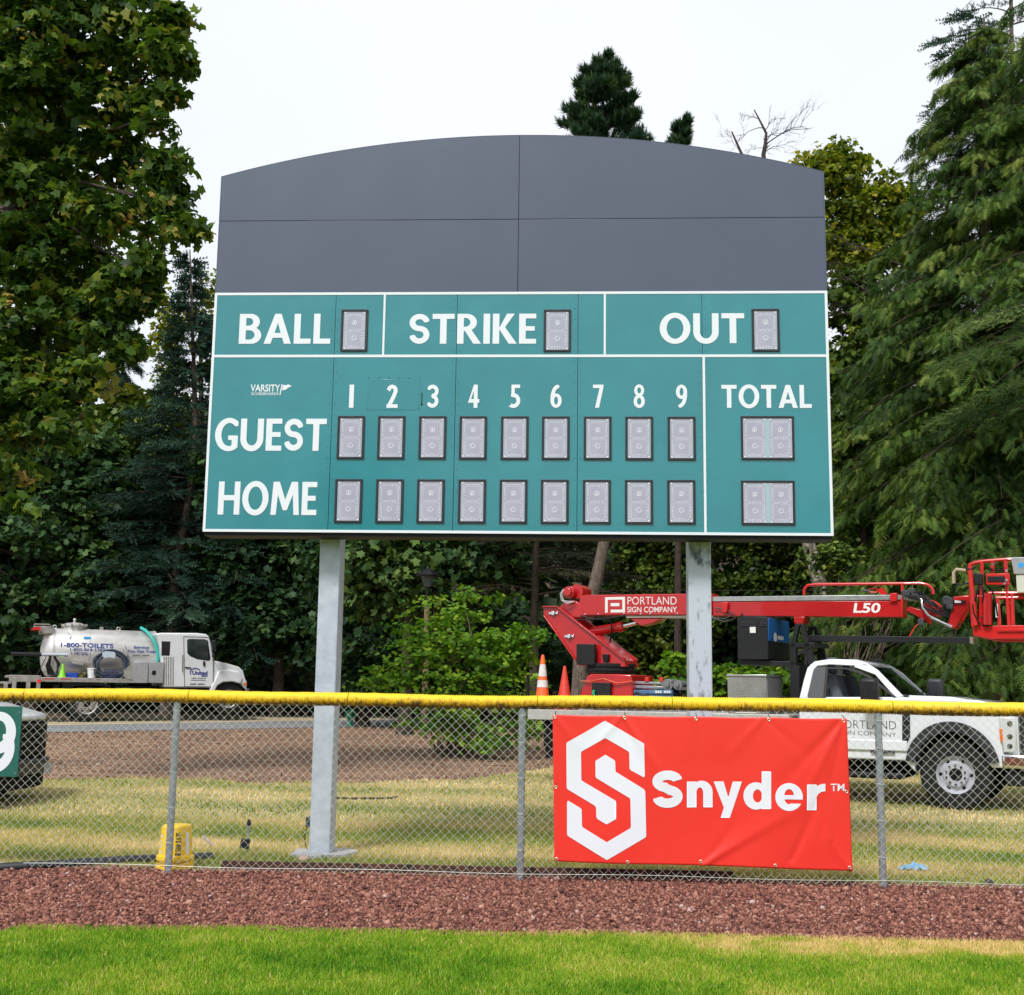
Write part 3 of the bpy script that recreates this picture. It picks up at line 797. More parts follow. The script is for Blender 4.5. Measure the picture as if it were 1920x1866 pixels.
# corrugated cover in lengths
cuts = [XL, U(233/4.8*1+0, 1300, FY)[0], U(356, 1305, FY)[0], U(654, 1305, FY)[0], U(1008, 1320, FY)[0], U(1260, 1320, FY)[0], U(1672, 1325, FY)[0], 5.6, XR]
cuts = sorted(cuts)
def rail_z(x): return 1.503+.006*math.sin(x*1.3)+.004*math.sin(x*3.1+1)
for a, b in zip(cuts[:-1], cuts[1:]):
    n = max(4, int((b-a-.004)/.0052)); xs = np.linspace(a+.002, b-.002, n+1); na = 18
    vs = []; 
    for i, x in enumerate(xs):
        rr = .0550+(.0030 if i % 4 in (1, 2) else -.0025)
        if i in (0, n): rr = .047
        wob = .0010*math.sin(x*31)
        for k in range(na):
            th = 2*math.pi*k/na
            vs.append((x, rr*math.cos(th)*1.0, rail_z(x)+wob+rr*math.sin(th)*1.06))
    i = np.arange(n)[:, None]*na; k = np.arange(na)[None]; k2 = (k+1) % na
    f = np.stack([i+k, i+k2, i+na+k2, i+na+k], -1).reshape(-1, 4)[:, ::-1]
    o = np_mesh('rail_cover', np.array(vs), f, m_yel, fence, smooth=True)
# woven wire
a = .0189; h = .0372; nw = int((XR-XL)/(2*a)); zb = .03; nz = int((1.47-zb)/h)+1
V = []; Fc = []; rw = .0016
off = np.array([(rw*1.35, 0), (0, rw), (-rw*1.35, 0), (0, -rw)])
for w in range(nw):
    xc = XL+(2*w+1)*a
    j = np.arange(nz+1)
    sg = np.where((j+w) % 2 == 0, 1, -1)
    sag = -.012*np.clip((xc-2.5)/3, 0, 1)
    x = xc+sg*a*1.02+R.normal(0, .0009, nz+1); y = .0025*np.where(j % 2 == 0, 1, -1)-.034+R.normal(0, .0006, nz+1)+.004*math.sin(xc*3)
    z = zb+j*h+sag*np.clip(1-j/12, 0, 1)+.004*math.sin(xc*2.3)
    ring = np.stack([x[:, None]+off[None, :, 0], y[:, None]+off[None, :, 1], np.repeat(z[:, None], 4, 1)], -1).reshape(-1, 3)
    base = w*(nz+1)*4
    ii = np.arange(nz)[:, None]*4; kk = np.arange(4)[None]; k2 = (kk+1) % 4
    V.append(ring); Fc.append((np.stack([ii+kk, ii+k2, ii+4+k2, ii+4+kk], -1).reshape(-1, 4)+base))
o = np_mesh('wire_mesh', np.concatenate(V), np.concatenate(Fc), m_wire, fence); o['kind'] = 'stuff'
mb = MB(); mb.tube([(x, -.036, zb+.035+.006*math.sin(x*2.7)-.012*min(max((x-2.5)/3, 0), 1)) for x in np.linspace(XL, XR, 120)], .0022, 5)
mb.build('tension_wire', m_wire, fence)
tie = MB()
for k in range(-1, 4):
    x = FX+k*PITCH_P
    for z in (.25, .55, .85, 1.15, 1.38):
        tie.tube([(x+.036*math.cos(t), .036*math.sin(t)-.002, z+.01*math.sin(t*.5)) for t in np.linspace(math.pi*.9, math.pi*2.1, 9)], .0018, 4)
tie.build('wire_ties', m_wire, fence)['kind'] = 'stuff'

# ---- white number on a green board, cut by the left frame edge
SF = Frame(U(0, 1400, FY-.06)[0], FY-.06, 0, 0)
u1, zt_ = SF.L(42, 1325); _, zb_ = SF.L(42, 1457)
sg_ = thing('distance_sign', 'green outfield distance board with a white numeral nine at the left edge', 'sign', (SF.x+.0, FY-.06, 0))
m_sgn = mat('sign green', (.012,.115,.085), .5, c2=(.016,.13,.10), nscale=12)
MB().box(-.66, u1, 0, .006, zb_, zt_).build('sign_board', m_sgn, sg_, bevel=.001)
xa, _ = SF.L(-37, 1400); xb, _ = SF.L(30, 1400); _, n0 = SF.L(10, 1449); _, n1 = SF.L(10, 1336)
P = fill_cells(g_or(g_sub(g_ell(.36,.66,.36,.35), g_ell(.36,.68,.155,.185)), g_sub(g_and(g_stroke(arc(.31,.40,.31,.31,-115,40), .19), lambda X, Y: .64-Y), g_rect(-.3,-.4,.8,-.02))), .74, 1, 90)
mb = MB(); print_on(mb, P, xa, n0, xa+(xb-xa)/.74, n1, -.003)
mb.build('numeral', m_white, sg_, smooth=0)
mb = MB()
for z in (zb_+.03, zt_-.05): mb.cyl((u1-.02, -.005, z), (u1-.02, .001, z), .006, n=8)
mb.build('sign_bolts', m_tube, sg_)

# ---- red banner
m_ban = mat('red vinyl banner', (.84,.038,.026), .38, c2=(.88,.045,.03), nscale=2, bump=.03, bscale=300, spec=.45)
m_banw = mat('white banner print', (.80,.83,.88), .42)
YBN = FY-.05
BN = Frame(U(1037, 1480, YBN)[0], YBN, 0, 0)
cTL, cTR, cBR, cBL = [np.array(BN.L(*p)) for p in ((1036.5, 1340), (1586, 1347), (1597.5, 1632), (1039.5, 1614))]
def ban(s, t):
    """point of the cloth at fractions s along, t up; pulled creases as shallow folds"""
    p = (1-s)*(1-t)*cBL+s*(1-t)*cBR+s*t*cTR+(1-s)*t*cTL
    x, z = p
    y = 0.0
    def fold(ax, az, bx, bz, wd, amp):
        dx, dz = bx-ax, bz-az; L2 = dx*dx+dz*dz
        k = min(max(((x-ax)*dx+(z-az)*dz)/L2, 0), 1)
        d = math.hypot(x-ax-k*dx, z-az-k*dz)
        return .62*amp*math.exp(-(d/(wd*(.35+.9*k)))**2)*(1-k)**.6
    W_, H_ = cTR[0]-cTL[0], cTL[1]-cBL[1]
    q = lambda s_, t_: tuple((1-s_)*(1-t_)*cBL+s_*(1-t_)*cBR+s_*t_*cTR+(1-s_)*t_*cTL)
    for (g, h, wd, am) in (((.24,1),(.42,.45),.05,.016), ((.24,1),(.10,.7),.045,.010), ((.24,1),(.30,.6),.03,-.010), ((0,1),(.10,.75),.05,.012), ((.99,1),(.72,.45),.06,-.016),
                           ((.99,1),(.80,.30),.04,.014), ((.99,1),(.90,.2),.035,-.010), ((.50,0),(.78,.42),.06,.011), ((.50,0),(.66,.40),.04,-.006), ((.50,0),(.95,.55),.05,.012),
                           ((.72,1),(.58,.7),.05,.010), ((.72,1),(.86,.75),.04,-.008), ((.80,.06),(.97,.75),.06,-.014), ((.93,.2),(.90,1),.05,.012), ((.5,1),(.5,.6),.08,-.008), ((1,.0),(.90,.25),.05,.010)):
        a_, b_ = q(*g), q(*h); y -= fold(a_[0], a_[1], b_[0], b_[1], wd, am)
    y -= .008*math.sin(x*2.1+z*1.5)+.004*math.sin(x*5.2-z*3)
    z += -.006*math.sin(s*math.pi*4)**2*t**4-.004*math.sin(s*9)*(1-t)
    return x, y-.028, z
bn = thing('red_banner', 'red vinyl sponsor banner tied to the fence', 'banner', (BN.x, YBN, 0))
NX, NZ = 150, 80
vs = np.array([ban(i/NX, j/NZ) for i in range(NX+1) for j in range(NZ+1)])
i = np.arange(NX)[:, None]*(NZ+1)+np.arange(NZ)[None]
f = np.stack([i, i+NZ+1, i+NZ+2, i+1], -1).reshape(-1, 4)
ban_vs = vs
o = np_mesh('banner_cloth', vs, f, m_ban, bn, smooth=True)
so = o.modifiers.new('thickness', 'SOLIDIFY'); so.thickness = .002; so.offset = 1
def banq(s, t):
    fi, fj = min(max(s, 0), .99999)*NX, min(max(t, 0), .99999)*NZ; i_, j_ = int(fi), int(fj); a, b = fi-i_, fj-j_
    k = lambda i, j: ban_vs[i*(NZ+1)+j]
    return tuple(k(i_, j_)*(1-a)*(1-b)+k(i_+1, j_)*a*(1-b)+k(i_+1, j_+1)*a*b+k(i_, j_+1)*(1-a)*b)
# inverse lookup: print coordinates given as photograph pixels on the cloth's mean plane
def ban_st(px, py):
    x, z = BN.L(px, py, -.028)
    s, t = .5, .5
    for _ in range(25):
        p = (1-s)*(1-t)*cBL+s*(1-t)*cBR+s*t*cTR+(1-s)*t*cTL
        ds = (x-p[0])/(cTR[0]-cTL[0]); dt = (z-p[1])/(cTL[1]-cBL[1]); s += ds; t += dt
    return s, t
def print_banner(polys_px, name, lab=None):
    """faces given in photograph pixels, laid 2 mm proud of the cloth"""
    mb = MB(); cache = {}
    for f in polys_px:
        idx = []
        for p in f:
            k = (round(p[0], 3), round(p[1], 3))
            if k not in cache:
                s, t = ban_st(*p); x, y, z = banq(s, t); cache[k] = len(mb.v); mb.v.append((x, y-.005, z))
            idx.append(cache[k])
        mb.f.append(idx); mb.mi.append(0)
    o = mb.build(name, m_banw, bn, smooth=0); o.data.shade_smooth()
    if lab: o['label'] = lab
    return o
zb7 = lambda a, b: (1020+a/3.2, 1320+b/3.2)
L1 = [zb7(*p) for p in ((365,98),(600,237),(605,443),(513,393),(511,287),(367,203),(222,285),(224,457),(432,580),(432,688),(375,720),(314,684),(312,612),(136,508),(134,232))]
L2 = [zb7(*p) for p in ((368,303),(427,339),(429,405),(607,515),(613,797),(377,933),(138,787),(138,575),(226,627),(228,735),(376,826),(521,741),(518,566),(309,440),(308,340))]
for L in (L1, L2):
    fx = [(p[0]-1060)/155 for p in L]; fz = [(1612-p[1])/265 for p in L]
    P = fill_cells(g_poly(list(zip(fx, fz))), 1, 1, 62, merge=False)
    print_banner([[(1060+155*a, 1612-265*b) for a, b in f] for f in P], 'hexagon_logo')
for ch, xa_, xb_, yb0 in (('S',650,832,624),('n',858,1012,622),('y',1018,1188,624),('d',1197,1363,630),('e',1388,1552,636),('r',1578,1688,636)):
    lo_, hi_, w_, fn_ = LOW[ch]
    P = fill_cells(fn_, w_, hi_-lo_, 56, merge=False, y0=lo_)
    ky = 225.0
    print_banner([[(1020+(xa_+(xb_-xa_)*a/w_)/3.2, 1320+(yb0-ky*b)/3.2) for a, b in f] for f in P], 'banner_letter')
P, asp = font_polys('TM', .01, 0, 1.0, .2)
print_banner([[(1020+(1720+82*s)/3.2, 1320+(522+(478-522)*t)/3.2) for s, t in f] for f in P], 'banner_word')
m_brass = mat('brass eyelet', (.75,.62,.42), .3, .7)
for (px, py) in ((1040,1343),(1171,1345.5),(1305,1348),(1441.5,1348),(1581,1348),(1042,1610.5),(1177,1615.5),(1314,1616.5),(1454,1622.5),(1593,1626.5),(1041.5,1475.5),(1587,1484)):
    s, t = ban_st(px, py); x, y, z = ban(min(max(s, .008), .992), min(max(t, .012), .985))
    mb = MB()
    ring = [(x+.011*math.cos(q), y-.004, z+.011*math.sin(q)) for q in np.linspace(0, 2*math.pi, 13)]
    mb.tube(ring, .0035, 6, False)
    e_ = mb.build('eyelet', m_brass, bn)
    mb = MB(); sgn = 1 if t > .5 else -1
    mb.tube([(x, y-.008, z), (x+.004, y-.004, z+sgn*.03), (x+.002, .03, z+sgn*.045)], .003, 5)
    mb.build('zip_tie', m_blk, bn)
# ================================================================== BOOM TRUCK
def glass_mat(name, tint, refl=.16, rough=.03):
    m = bpy.data.materials.new(name); m.use_nodes = True
    nt = m.node_tree; nt.nodes.clear()
    o = nt.nodes.new('ShaderNodeOutputMaterial'); t = nt.nodes.new('ShaderNodeBsdfTransparent'); g = nt.nodes.new('ShaderNodeBsdfGlossy')
    t.inputs['Color'].default_value = (*tint, 1); g.inputs['Roughness'].default_value = rough
    g.inputs['Color'].default_value = (.8, .9, .92, 1)
    lw = nt.nodes.new('ShaderNodeLayerWeight'); lw.inputs['Blend'].default_value = refl
    mx = nt.nodes.new('ShaderNodeMixShader')
    nt.links.new(lw.outputs['Fresnel'], mx.inputs['Fac']); nt.links.new(t.outputs[0], mx.inputs[1]); nt.links.new(g.outputs[0], mx.inputs[2])
    nt.links.new(mx.outputs[0], o.inputs['Surface'])
    return m
m_car = mat('white car paint', (.76,.79,.83), .22, coat=.6, c2=(.73,.76,.80), nscale=3, spec=.5)
m_glass = glass_mat('car glass', (.22,.27,.27), .2)
m_dglass = mat('dark glass', (.012,.016,.018), .06, spec=.8)
m_plastic = mat('black plastic', (.010,.0105,.012), .5, c2=(.016,.0165,.019), nscale=20, spec=.35)
m_grey = mat('dark grey trim', (.045,.048,.058), .5)
m_tyre = mat('tyre rubber', (.011,.011,.012), .85, spec=.3, c2=(.020,.019,.018), nscale=9, bump=.3, bscale=60)
m_under = mat('chassis black', (.006,.006,.006), .85, spec=.2)
m_rim = mat('white painted rim', (.38,.39,.45), .45, c2=(.48,.49,.55), nscale=10)
m_chrome = mat('chrome', (.72,.73,.75), .14, 1.0)
m_alu = mat('aluminium', (.52,.53,.54), .36, .8, c2=(.62,.62,.63), nscale=12, rvar=.1)
m_red = mat('red boom paint', (.42,.008,.010), .3, c2=(.52,.012,.014), nscale=1.6, coat=.5, bump=.03, bscale=3, bdist=.02)
m_red2 = mat('red basket paint', (.60,.012,.010), .35, coat=.3)
m_whitep = mat('white paint', (.78,.78,.77), .45)
m_lens = mat('lamp lens', (.62,.64,.66), .08, spec=.8, coat=1)
m_amber = mat('amber lens', (.75,.16,.01), .2, coat=.6)
m_orange = mat('orange cone plastic', (.85,.13,.015), .5, c2=(.68,.10,.02), nscale=18, lo=.45, hi=.7)
m_conered = mat('red cone plastic', (.70,.045,.02), .5, c2=(.58,.03,.015), nscale=12)
m_blue = mat('blue generator paint', (.012,.13,.42), .35, coat=.3)
m_seat = mat('seat cloth', (.10,.11,.13), .85)
z3 = lambda a, b: (1340+a/3.3103, 1040+b/3.3103)
z2 = lambda a, b: (960+a/4.8, 1060+b/4.8)
_o = U(1790, 1504, 17.5)
TH = math.radians(-25)
TZ = float(terrain(0, 17.5))
TF = Frame(_o[0], 17.5, TZ, TH)
def T(a, b, v=0.0): return TF.L(*z3(a, b), v)
def T2(a, b, v=0.0): return TF.L(*z2(a, b), v)
def Tp(a, b, v): u, z = T(a, b, v); return (u, v, z)
def T2p(a, b, v): u, z = T2(a, b, v); return (u, v, z)
tr = thing('boom_truck', 'white sign company truck carrying a long red boom lift with a red basket', 'truck', (_o[0], 17.5, TZ), TH)
WD = 2.0
# --- body
zs = T(1180, 1280)[1]; zb = T(900, 890)[1]
ar_c = T(1478, 1330); ar_l = T(1243, 1330)[0]; ar_r = T(1715, 1330)[0]; ar_t = T(1478, 1096)[1]
def ell(c, rx, rz, a0, a1, n=22): return [(c[0]+rx*math.cos(math.radians(a0+(a1-a0)*i/n)), c[1]+rz*math.sin(math.radians(a0+(a1-a0)*i/n))) for i in range(n+1)]
acu = (ar_l+ar_r)/2; arx = (ar_r-ar_l)/2; arz = ar_t-ar_c[1]
rear_u = T(523, 1000)[0]
def mirror_taper(mb, z0, z1, k, w=WD):
    for i, (x, y, z) in enumerate(mb.v):
        if z > z0: mb.v[i] = (x, y+(w/2-y)*k*min((z-z0)/(z1-z0), 1.1), z)
    return mb
pts = [(rear_u, zs), (rear_u, zb)]
pts += [T(*p) for p in ((1160,884),(1230,890),(1450,893),(1640,905),(1735,925),(1757,960),(1765,1010),(1778,1120),(1792,1228))]
aa = ell((acu, ar_c[1]), arx, arz, 4, 188)
pts += [(T(1792, 1228)[0], aa[0][1])] + aa + [(T(1180, 1282)[0], zs)]
mb = MB(); mb.prism(pts, .0, WD)
body = mb.build('body', m_car, tr, bevel=.035, seg=3)
# arch lining
mb = MB(); inner = ell((acu, ar_c[1]), arx-.002, arz-.002, 0, 180); out_ = ell((acu, ar_c[1]), arx+.04, arz+.04, 180, 0)
mb.box(acu-arx*.98, acu+arx*.98, .42, .46, .25, ar_t-.02)
mb.build('arch_lining', m_under, tr)
# hood bulge
q0, q1 = T(1200, 893)[0], T(1700, 910)[0]; hz = T(1200, 893)[1]
mb = MB(); hp = [(q0-.12, hz-.02), (q0-.10, hz+.045), ((q0+q1)/2, hz+.03), (q1-.10, hz-.035), (q1-.02, hz-.08)]
mb.prism(hp, .28, WD-.28); mb.build('hood', m_car, tr, bevel=.03, seg=3)
# greenhouse
zr = T(860, 657)[1]
P_ = lambda *L: [T(*p) for p in L]
mb = MB()
mb.prism(P_((525,890),(545,770),(560,700),(600,667),(700,652),(860,657),(930,672),(938,700),(860,690),(700,682),(620,690),(600,720),(575,890)), 0, .06)      # near frame
mb.prism(P_((930,672),(1000,715),(1172,882),(1120,890),(985,745),(850,697),(860,675)), 0, .06)
mb.prism(P_((525,890),(545,770),(560,700),(600,667),(700,652),(860,657),(930,672),(938,700),(860,690),(700,682),(620,690),(600,720),(575,890)), WD-.06, WD)
mb.prism(P_((930,672),(1000,715),(1172,882),(1120,890),(985,745),(850,697),(860,675)), WD-.06, WD)
mirror_taper(mb, zb, zr, .17); mb.build('cab_frame', m_car, tr, bevel=.012)
mb = MB(); mb.prism(P_((560,700),(600,667),(700,652),(860,657),(932,676),(925,700),(860,684),(700,680),(615,690),(575,715)), .0, WD)
for i, (x, y, z) in enumerate(mb.v):
    w = WD/2-y; mb.v[i] = (x, y+w*.17, z+.015)
r_ = mb.build('roof', m_car, tr, bevel=.03, seg=3)
mb = MB()
for s in (.45, 1.0, 1.55):
    u, z = T(680+170*(s-.45), 655); mb.box(u-.08, u+.08, s-.05, s+.05, z+.02, z+.05)
mb.build('roof_light', m_grey, tr, bevel=.015)
# rear cab wall with window
mb = MB(); ru, ru2 = T(530, 860)[0], T(575, 700)[0]
mb.prism([(ru, zb), (ru+.05, zb), (ru2+.06, zr-.05), (ru2, zr-.05)], .05, .55); mb.prism([(ru, zb), (ru+.05, zb), (ru2+.06, zr-.05), (ru2, zr-.05)], 1.45, 1.95)
mb.prism([(ru, zb), (ru+.05, zb), (ru+.075, zb+.12), (ru+.02, zb+.12)], .55, 1.45)
mirror_taper(mb, zb, zr, .17); mb.build('rear_wall', m_car, tr)
# black quarter panel and window surround
mb = MB(); mb.prism(P_((578,888),(603,705),(625,697),(676,697),(676,890)), -.012, .002); mirror_taper(mb, zb, zr, .17); mb.build('quarter_panel', m_grey, tr, bevel=.004)
mb = MB(); mb.prism(P_((676,890),(676,697),(690,697),(690,890)), -.006, .05); mb.prism(P_((690,706),(690,697),(800,700),(890,722),(955,752),(1130,885),(1112,888),(948,765),(885,735),(800,710)), -.004, .05)
mirror_taper(mb, zb, zr, .17); mb.build('window_seal', m_plastic, tr)
# windshield
a0, a1 = T(945, 698), T(1170, 884)
mb = MB(); n = 8
for i in range(n+1):
    y = .07+(WD-.14)*i/n; bulge = .10*math.sin(math.pi*i/n)
    yt_ = y+(WD/2-y)*.17
    mb.v += [(a1[0]+bulge, y, a1[1]-.01), (a0[0]+bulge*.8, yt_, a0[1]+.01)]
for i in range(n): mb.f.append([2*i, 2*i+2, 2*i+3, 2*i+1]); mb.mi.append(0)
mb.build('windshield', glass_mat('windshield glass', (.10,.15,.14), .3), tr, smooth=60)
mb = MB(); mb.box(a1[0]-.25, a1[0]+.03, .1, WD-.1, zb-.02, zb+.06); mb.build('dashboard', m_plastic, tr, bevel=.02)
MB().tube([(a1[0]+.06, .3, zb+.03), (a1[0]-.08, .9, zb+.12)], .010, 6).build('wiper', m_blk, tr)
MB().tube([(a1[0]+.10, 1.0, zb+.03), (a1[0]-.02, 1.6, zb+.12)], .010, 6).build('wiper', m_blk, tr)
# interior
for v in (.35, 1.25):
    s0 = T(800, 890)[0]
    mb = MB(); mb.prism([(s0-.28, zb-.05), (s0-.08, zb-.05), (s0-.20, zb+.33), (s0-.33, zb+.33)], v, v+.48)
    mb.prism([(s0-.33, zb+.34), (s0-.24, zb+.34), (s0-.27, zb+.50), (s0-.34, zb+.50)], v+.12, v+.36)
    mb.build('seat', m_seat, tr, bevel=.04, seg=3)
mb = MB(); cu, cz = T(975, 850)[0], zb+.06
mb.tube([(cu-.08*math.sin(t)*.3, .59+.19*math.cos(t), cz+.17*math.sin(t)) for t in np.linspace(0, 6.283, 20)], .015, 6, False); mb.build('steering_wheel', m_plastic, tr)
mb = MB(); hu, hz_ = T(722, 780, .9); mb.lathe([(.0,.14),(.06,.125),(.11,.08),(.13,0),(.15,-.01),(.135,-.03)], 'z', (hu, .9, hz_-.02), 18)
tag(mb.build('hard_hat', m_whitep, None, smooth=60), 'white hard hat hanging inside the cab of the boom truck', 'hard hat')
hh = bpy.data.objects['hard_hat']; hh.matrix_world = Matrix.Translation((_o[0], 17.5, TZ)) @ Matrix.Rotation(TH, 4, 'Z')
# door with seams, handle
du0, du1 = T(560, 1100)[0], T(1208, 1100)[0]
dr = MB().box(du0, du1, -.010, .0, zs+.12, zb-.01).build('door', m_car, tr, bevel=.008)
mb = MB(); mb.box(du0, du1-.03, -.030, -.0105, zs+.13, zs+.27); mb.build('door_moulding', m_car, dr, bevel=.012)
MB().box(T(600,1000)[0], T(600,1000)[0]+.18, -.035, -.0105, zb-.17, zb-.13).build('door_handle', m_plastic, dr, bevel=.01)
MB().box(rear_u, T(1180, 1280)[0], .02, .3, zs-.02, zs+.0).build('sill', m_under, tr)
MB().box(rear_u+.1, T(1170, 1280)[0], -.05, .14, zs-.24, zs-.17).build('running_board', m_plastic, tr, bevel=.02)
MB().prism(P_((1165,985),(1213,985),(1214,1130),(1190,1190),(1165,1185)), -.016, -.0105).build('fender_vent', m_plastic, tr, bevel=.003)
# mirrors
def mirror(v, a, b, near):
    u, z = T(a, b, v); mb = MB(); mb.box(u-.12, u+.12, v-.09, v+.09, z-.20, z+.17)
    o = mb.build('wing_mirror', m_plastic if near else m_grey, tr, bevel=.05, seg=3)
    vv = .02 if near else WD-.02
    MB().tube([(u, v, z-.05), (u+.05, vv, zb-.05)], .03, 8).build('mirror_arm', m_plastic, o)
    if near: MB().box(u-.095, u+.06, v-.098, v-.0905, z-.19, z-.14).build('mirror_chrome', m_chrome, o)
mirror(-.22, 962, 845, True); mirror(WD+.22, 1372, 840, False)
# flare
fo = ell((acu, ar_c[1]), arx*1.245, T(1478, 1036)[1]-ar_c[1], 10, 172, 26); fi = ell((acu, ar_c[1]), arx*.985, arz*.985, 172, 10, 26)
mb = MB()
for i in range(26):
    a_, b_ = fo[i], fo[i+1]; c_, d_ = fi[26-i], fi[25-i]
    mb.prism([a_, b_, d_, c_], -.045, .10)
mb.build('wheel_flare', mat('grey flare plastic', (.018,.019,.024), .5, c2=(.026,.028,.034), nscale=15), tr, smooth=25)
# wheel builder
def wheel(par, u, z, v, r, w, rr, m_r, name='wheel', nuts=10, dish=.09):
    mb = MB()
    mb.lathe([(rr, 0.02), (rr*1.02, 0), (rr*1.25, -.012), (r*.93, -.005), (r*.985, .02), (r, .05), (r, w-.05), (r*.985, w-.02), (r*.93, w), (rr, w)], 'y', (u, v, z), 44, cap=False)
    t = mb.build(name, m_tyre, par, smooth=40)
    gr = MB()
    for k in range(44):
        th = k*2*math.pi/44; c, s = math.cos(th), math.sin(th)
        p = []
        for (rad, y) in ((r*.985, .012), (r*1.008, .05), (r*1.008, w*.45), (r*.985, w*.4)): p.append((rad, y))
        d = .018
        vs = [(u+rad*c-d*s*sg, v+y, z+rad*s+d*c*sg) for sg in (-1, 1) for rad, y in p]
        gr.add(vs, [[0,1,2,3],[7,6,5,4],[0,4,5,1],[1,5,6,2]])
    g = gr.build('tread_block', m_tyre, t); g['kind'] = 'stuff'
    rb = MB(); rb.lathe([(rr*1.0, .0), (rr*.93, .012), (rr*.86, dish*.6), (rr*.70, dish*.55), (rr*.62, dish*.2), (rr*.34, dish*.2), (rr*.32, dish*.9), (0, dish*.9)], 'y', (u, v, z), 36, cap=False)
    rim = rb.build('rim', m_r, t, smooth=35)
    nb = MB()
    for k in range(nuts):
        th = (k+.5)*2*math.pi/nuts; x, zz = u+rr*.5*math.cos(th), z+rr*.5*math.sin(th)
        nb.cyl((x, v+dish*.2-.025, zz), (x, v+dish*.2, zz), rr*.055, n=6)
    nb.build('wheel_nuts', m_under, t)
    hb = MB(); hb.cyl((u, v+dish*.3, z), (u, v+dish*.86, z), rr*.31, n=20)
    for k in range(6 if nuts > 6 else 0):
        th = k*math.pi/3; 
        x, zz = u+rr*.78*math.cos(th), z+rr*.78*math.sin(th)
        hb.lathe([(0, dish*.5-.001), (rr*.10, dish*.52)], 'y', (x, v, zz), 10)
    hb.build('hub', m_under, t)
    return t
wu, wz = T(1492, 1368)
wr = wz+.0
wheel(tr, wu, wz, .03, wr, .26, T(1610, 1368)[0]-wu+.01, m_rim)
wheel(tr, wu, wz, WD-.30, wr, .26, .26, m_rim)
for (uu) in (T2(900, 1400)[0],):
    for v in (.02, .32, WD-.6, WD-.28): wheel(tr, uu, wz, v, wr, .26, .26, m_rim)
MB().box(T2(150,1400)[0], wu+.3, .55, .72, .62, .85).build('chassis_rail', m_under, tr)
MB().box(T2(150,1400)[0], wu+.3, WD-.72, WD-.55, .62, .85).build('chassis_rail', m_under, tr)
MB().box(wu-.12, wu+.12, .2, WD-.2, wz-.12, wz+.1).build('axle', m_under, tr, bevel=.04)
MB().box(T(1180,1300)[0]-1.3, T(1180,1300)[0]-.1, .35, WD-.35, .35, zs).build('engine_pan', m_under, tr, bevel=.05)
MB().box(acu-.5, acu+.55, .47, WD-.47, wz-.05, zb-.15).build('engine_bay', m_under, tr)
# lamps and front
hl = MB(); hl.prism(P_((1766,1010),(1800,1008),(1860,1015),(1868,1225),(1795,1228),(1778,1110)), -.012, .03)
HL = hl.build('headlight', m_lens, tr, bevel=.012)
MB().prism(P_((1766,1078),(1787,1085),(1790,1160),(1774,1165)), -.020, -.0125).build('side_marker', m_amber, HL, bevel=.004)
mb = MB()
for c in (1050, 1130, 1190): mb.cyl(Tp(1832, c, -.018), Tp(1832, c, -.0125), .035, n=14)
mb.build('lamp_cell', m_chrome, HL)
fu = T(1868, 1100)[0]
mb = MB(); mb.prism([(T(1795,1228)[0], T(1795,1228)[1]), (T(1735,925)[0], T(1735,925)[1]-.02), (fu-.06, zb-.10), (fu, zb-.22), (fu, zs+.12)], .02, WD-.02); mb.build('nose', m_car, tr, bevel=.03)
mb = MB(); mb.box(fu+.001, fu+.04, .30, WD-.30, zs+.16, zb-.2); gr_ = mb.build('grille', m_plastic, tr, bevel=.01)
for k in range(4): MB().box(fu+.042, fu+.06, .33, WD-.33, zs+.22+k*.12, zs+.27+k*.12).build('grille_bar', m_grey, gr_)
mb = MB(); mb.box(fu+.001, fu+.03, .05, .29, zs+.14, zb-.2); mb.box(fu+.001, fu+.03, WD-.29, WD-.05, zs+.14, zb-.2); mb.build('front_lamps', m_lens, tr, bevel=.01)
bz = T(1800, 1250)[1]
mb = MB(); mb.box(T(1775,1250)[0], fu+.20, -.02, WD+.02, bz-.17, bz+.03); mb.build('front_bumper', m_chrome, tr, bevel=.05, seg=3)
mb = MB(); mb.box(T(1790,1250)[0], fu+.16, .08, WD-.08, bz-.40, bz-.20); mb.build('air_dam', m_plastic, tr, bevel=.04)
# lettering on the door
def tprint(text, a0, b1, a1, b0, v, m, par, bold=0, shear=0, slant_b=0, conv=T, name='lettering'):
    u0, z0 = conv(a0, b1, v); u1, zq = conv(a1, b1+slant_b, v); _, z1 = conv(a0, b0, v)
    P, _ = font_polys(text, bold, shear); mb = MB(); print_on(mb, P, u0, z0, u1, z1, v, zq-z0)
    return mb.build(name, m, par, smooth=0)
m_ink = mat('black print', (.015,.015,.018), .5)
tprint('PORTLAND', 768, 1077, 1127, 1026, -.0115, m_ink, dr, -.012, slant_b=9)
tprint('SIGN COMPANY', 768, 1113, 1127, 1088, -.0115, m_ink, dr, -.010, slant_b=20)
mb = MB(); a_, z_ = T(968, 1222, -.0305); a2, _ = T(1118, 1222, -.0305); mb.box(a_, a2, -.033, -.0308, z_-.02, z_+.02); mb.build('door_badge', m_grey, dr)
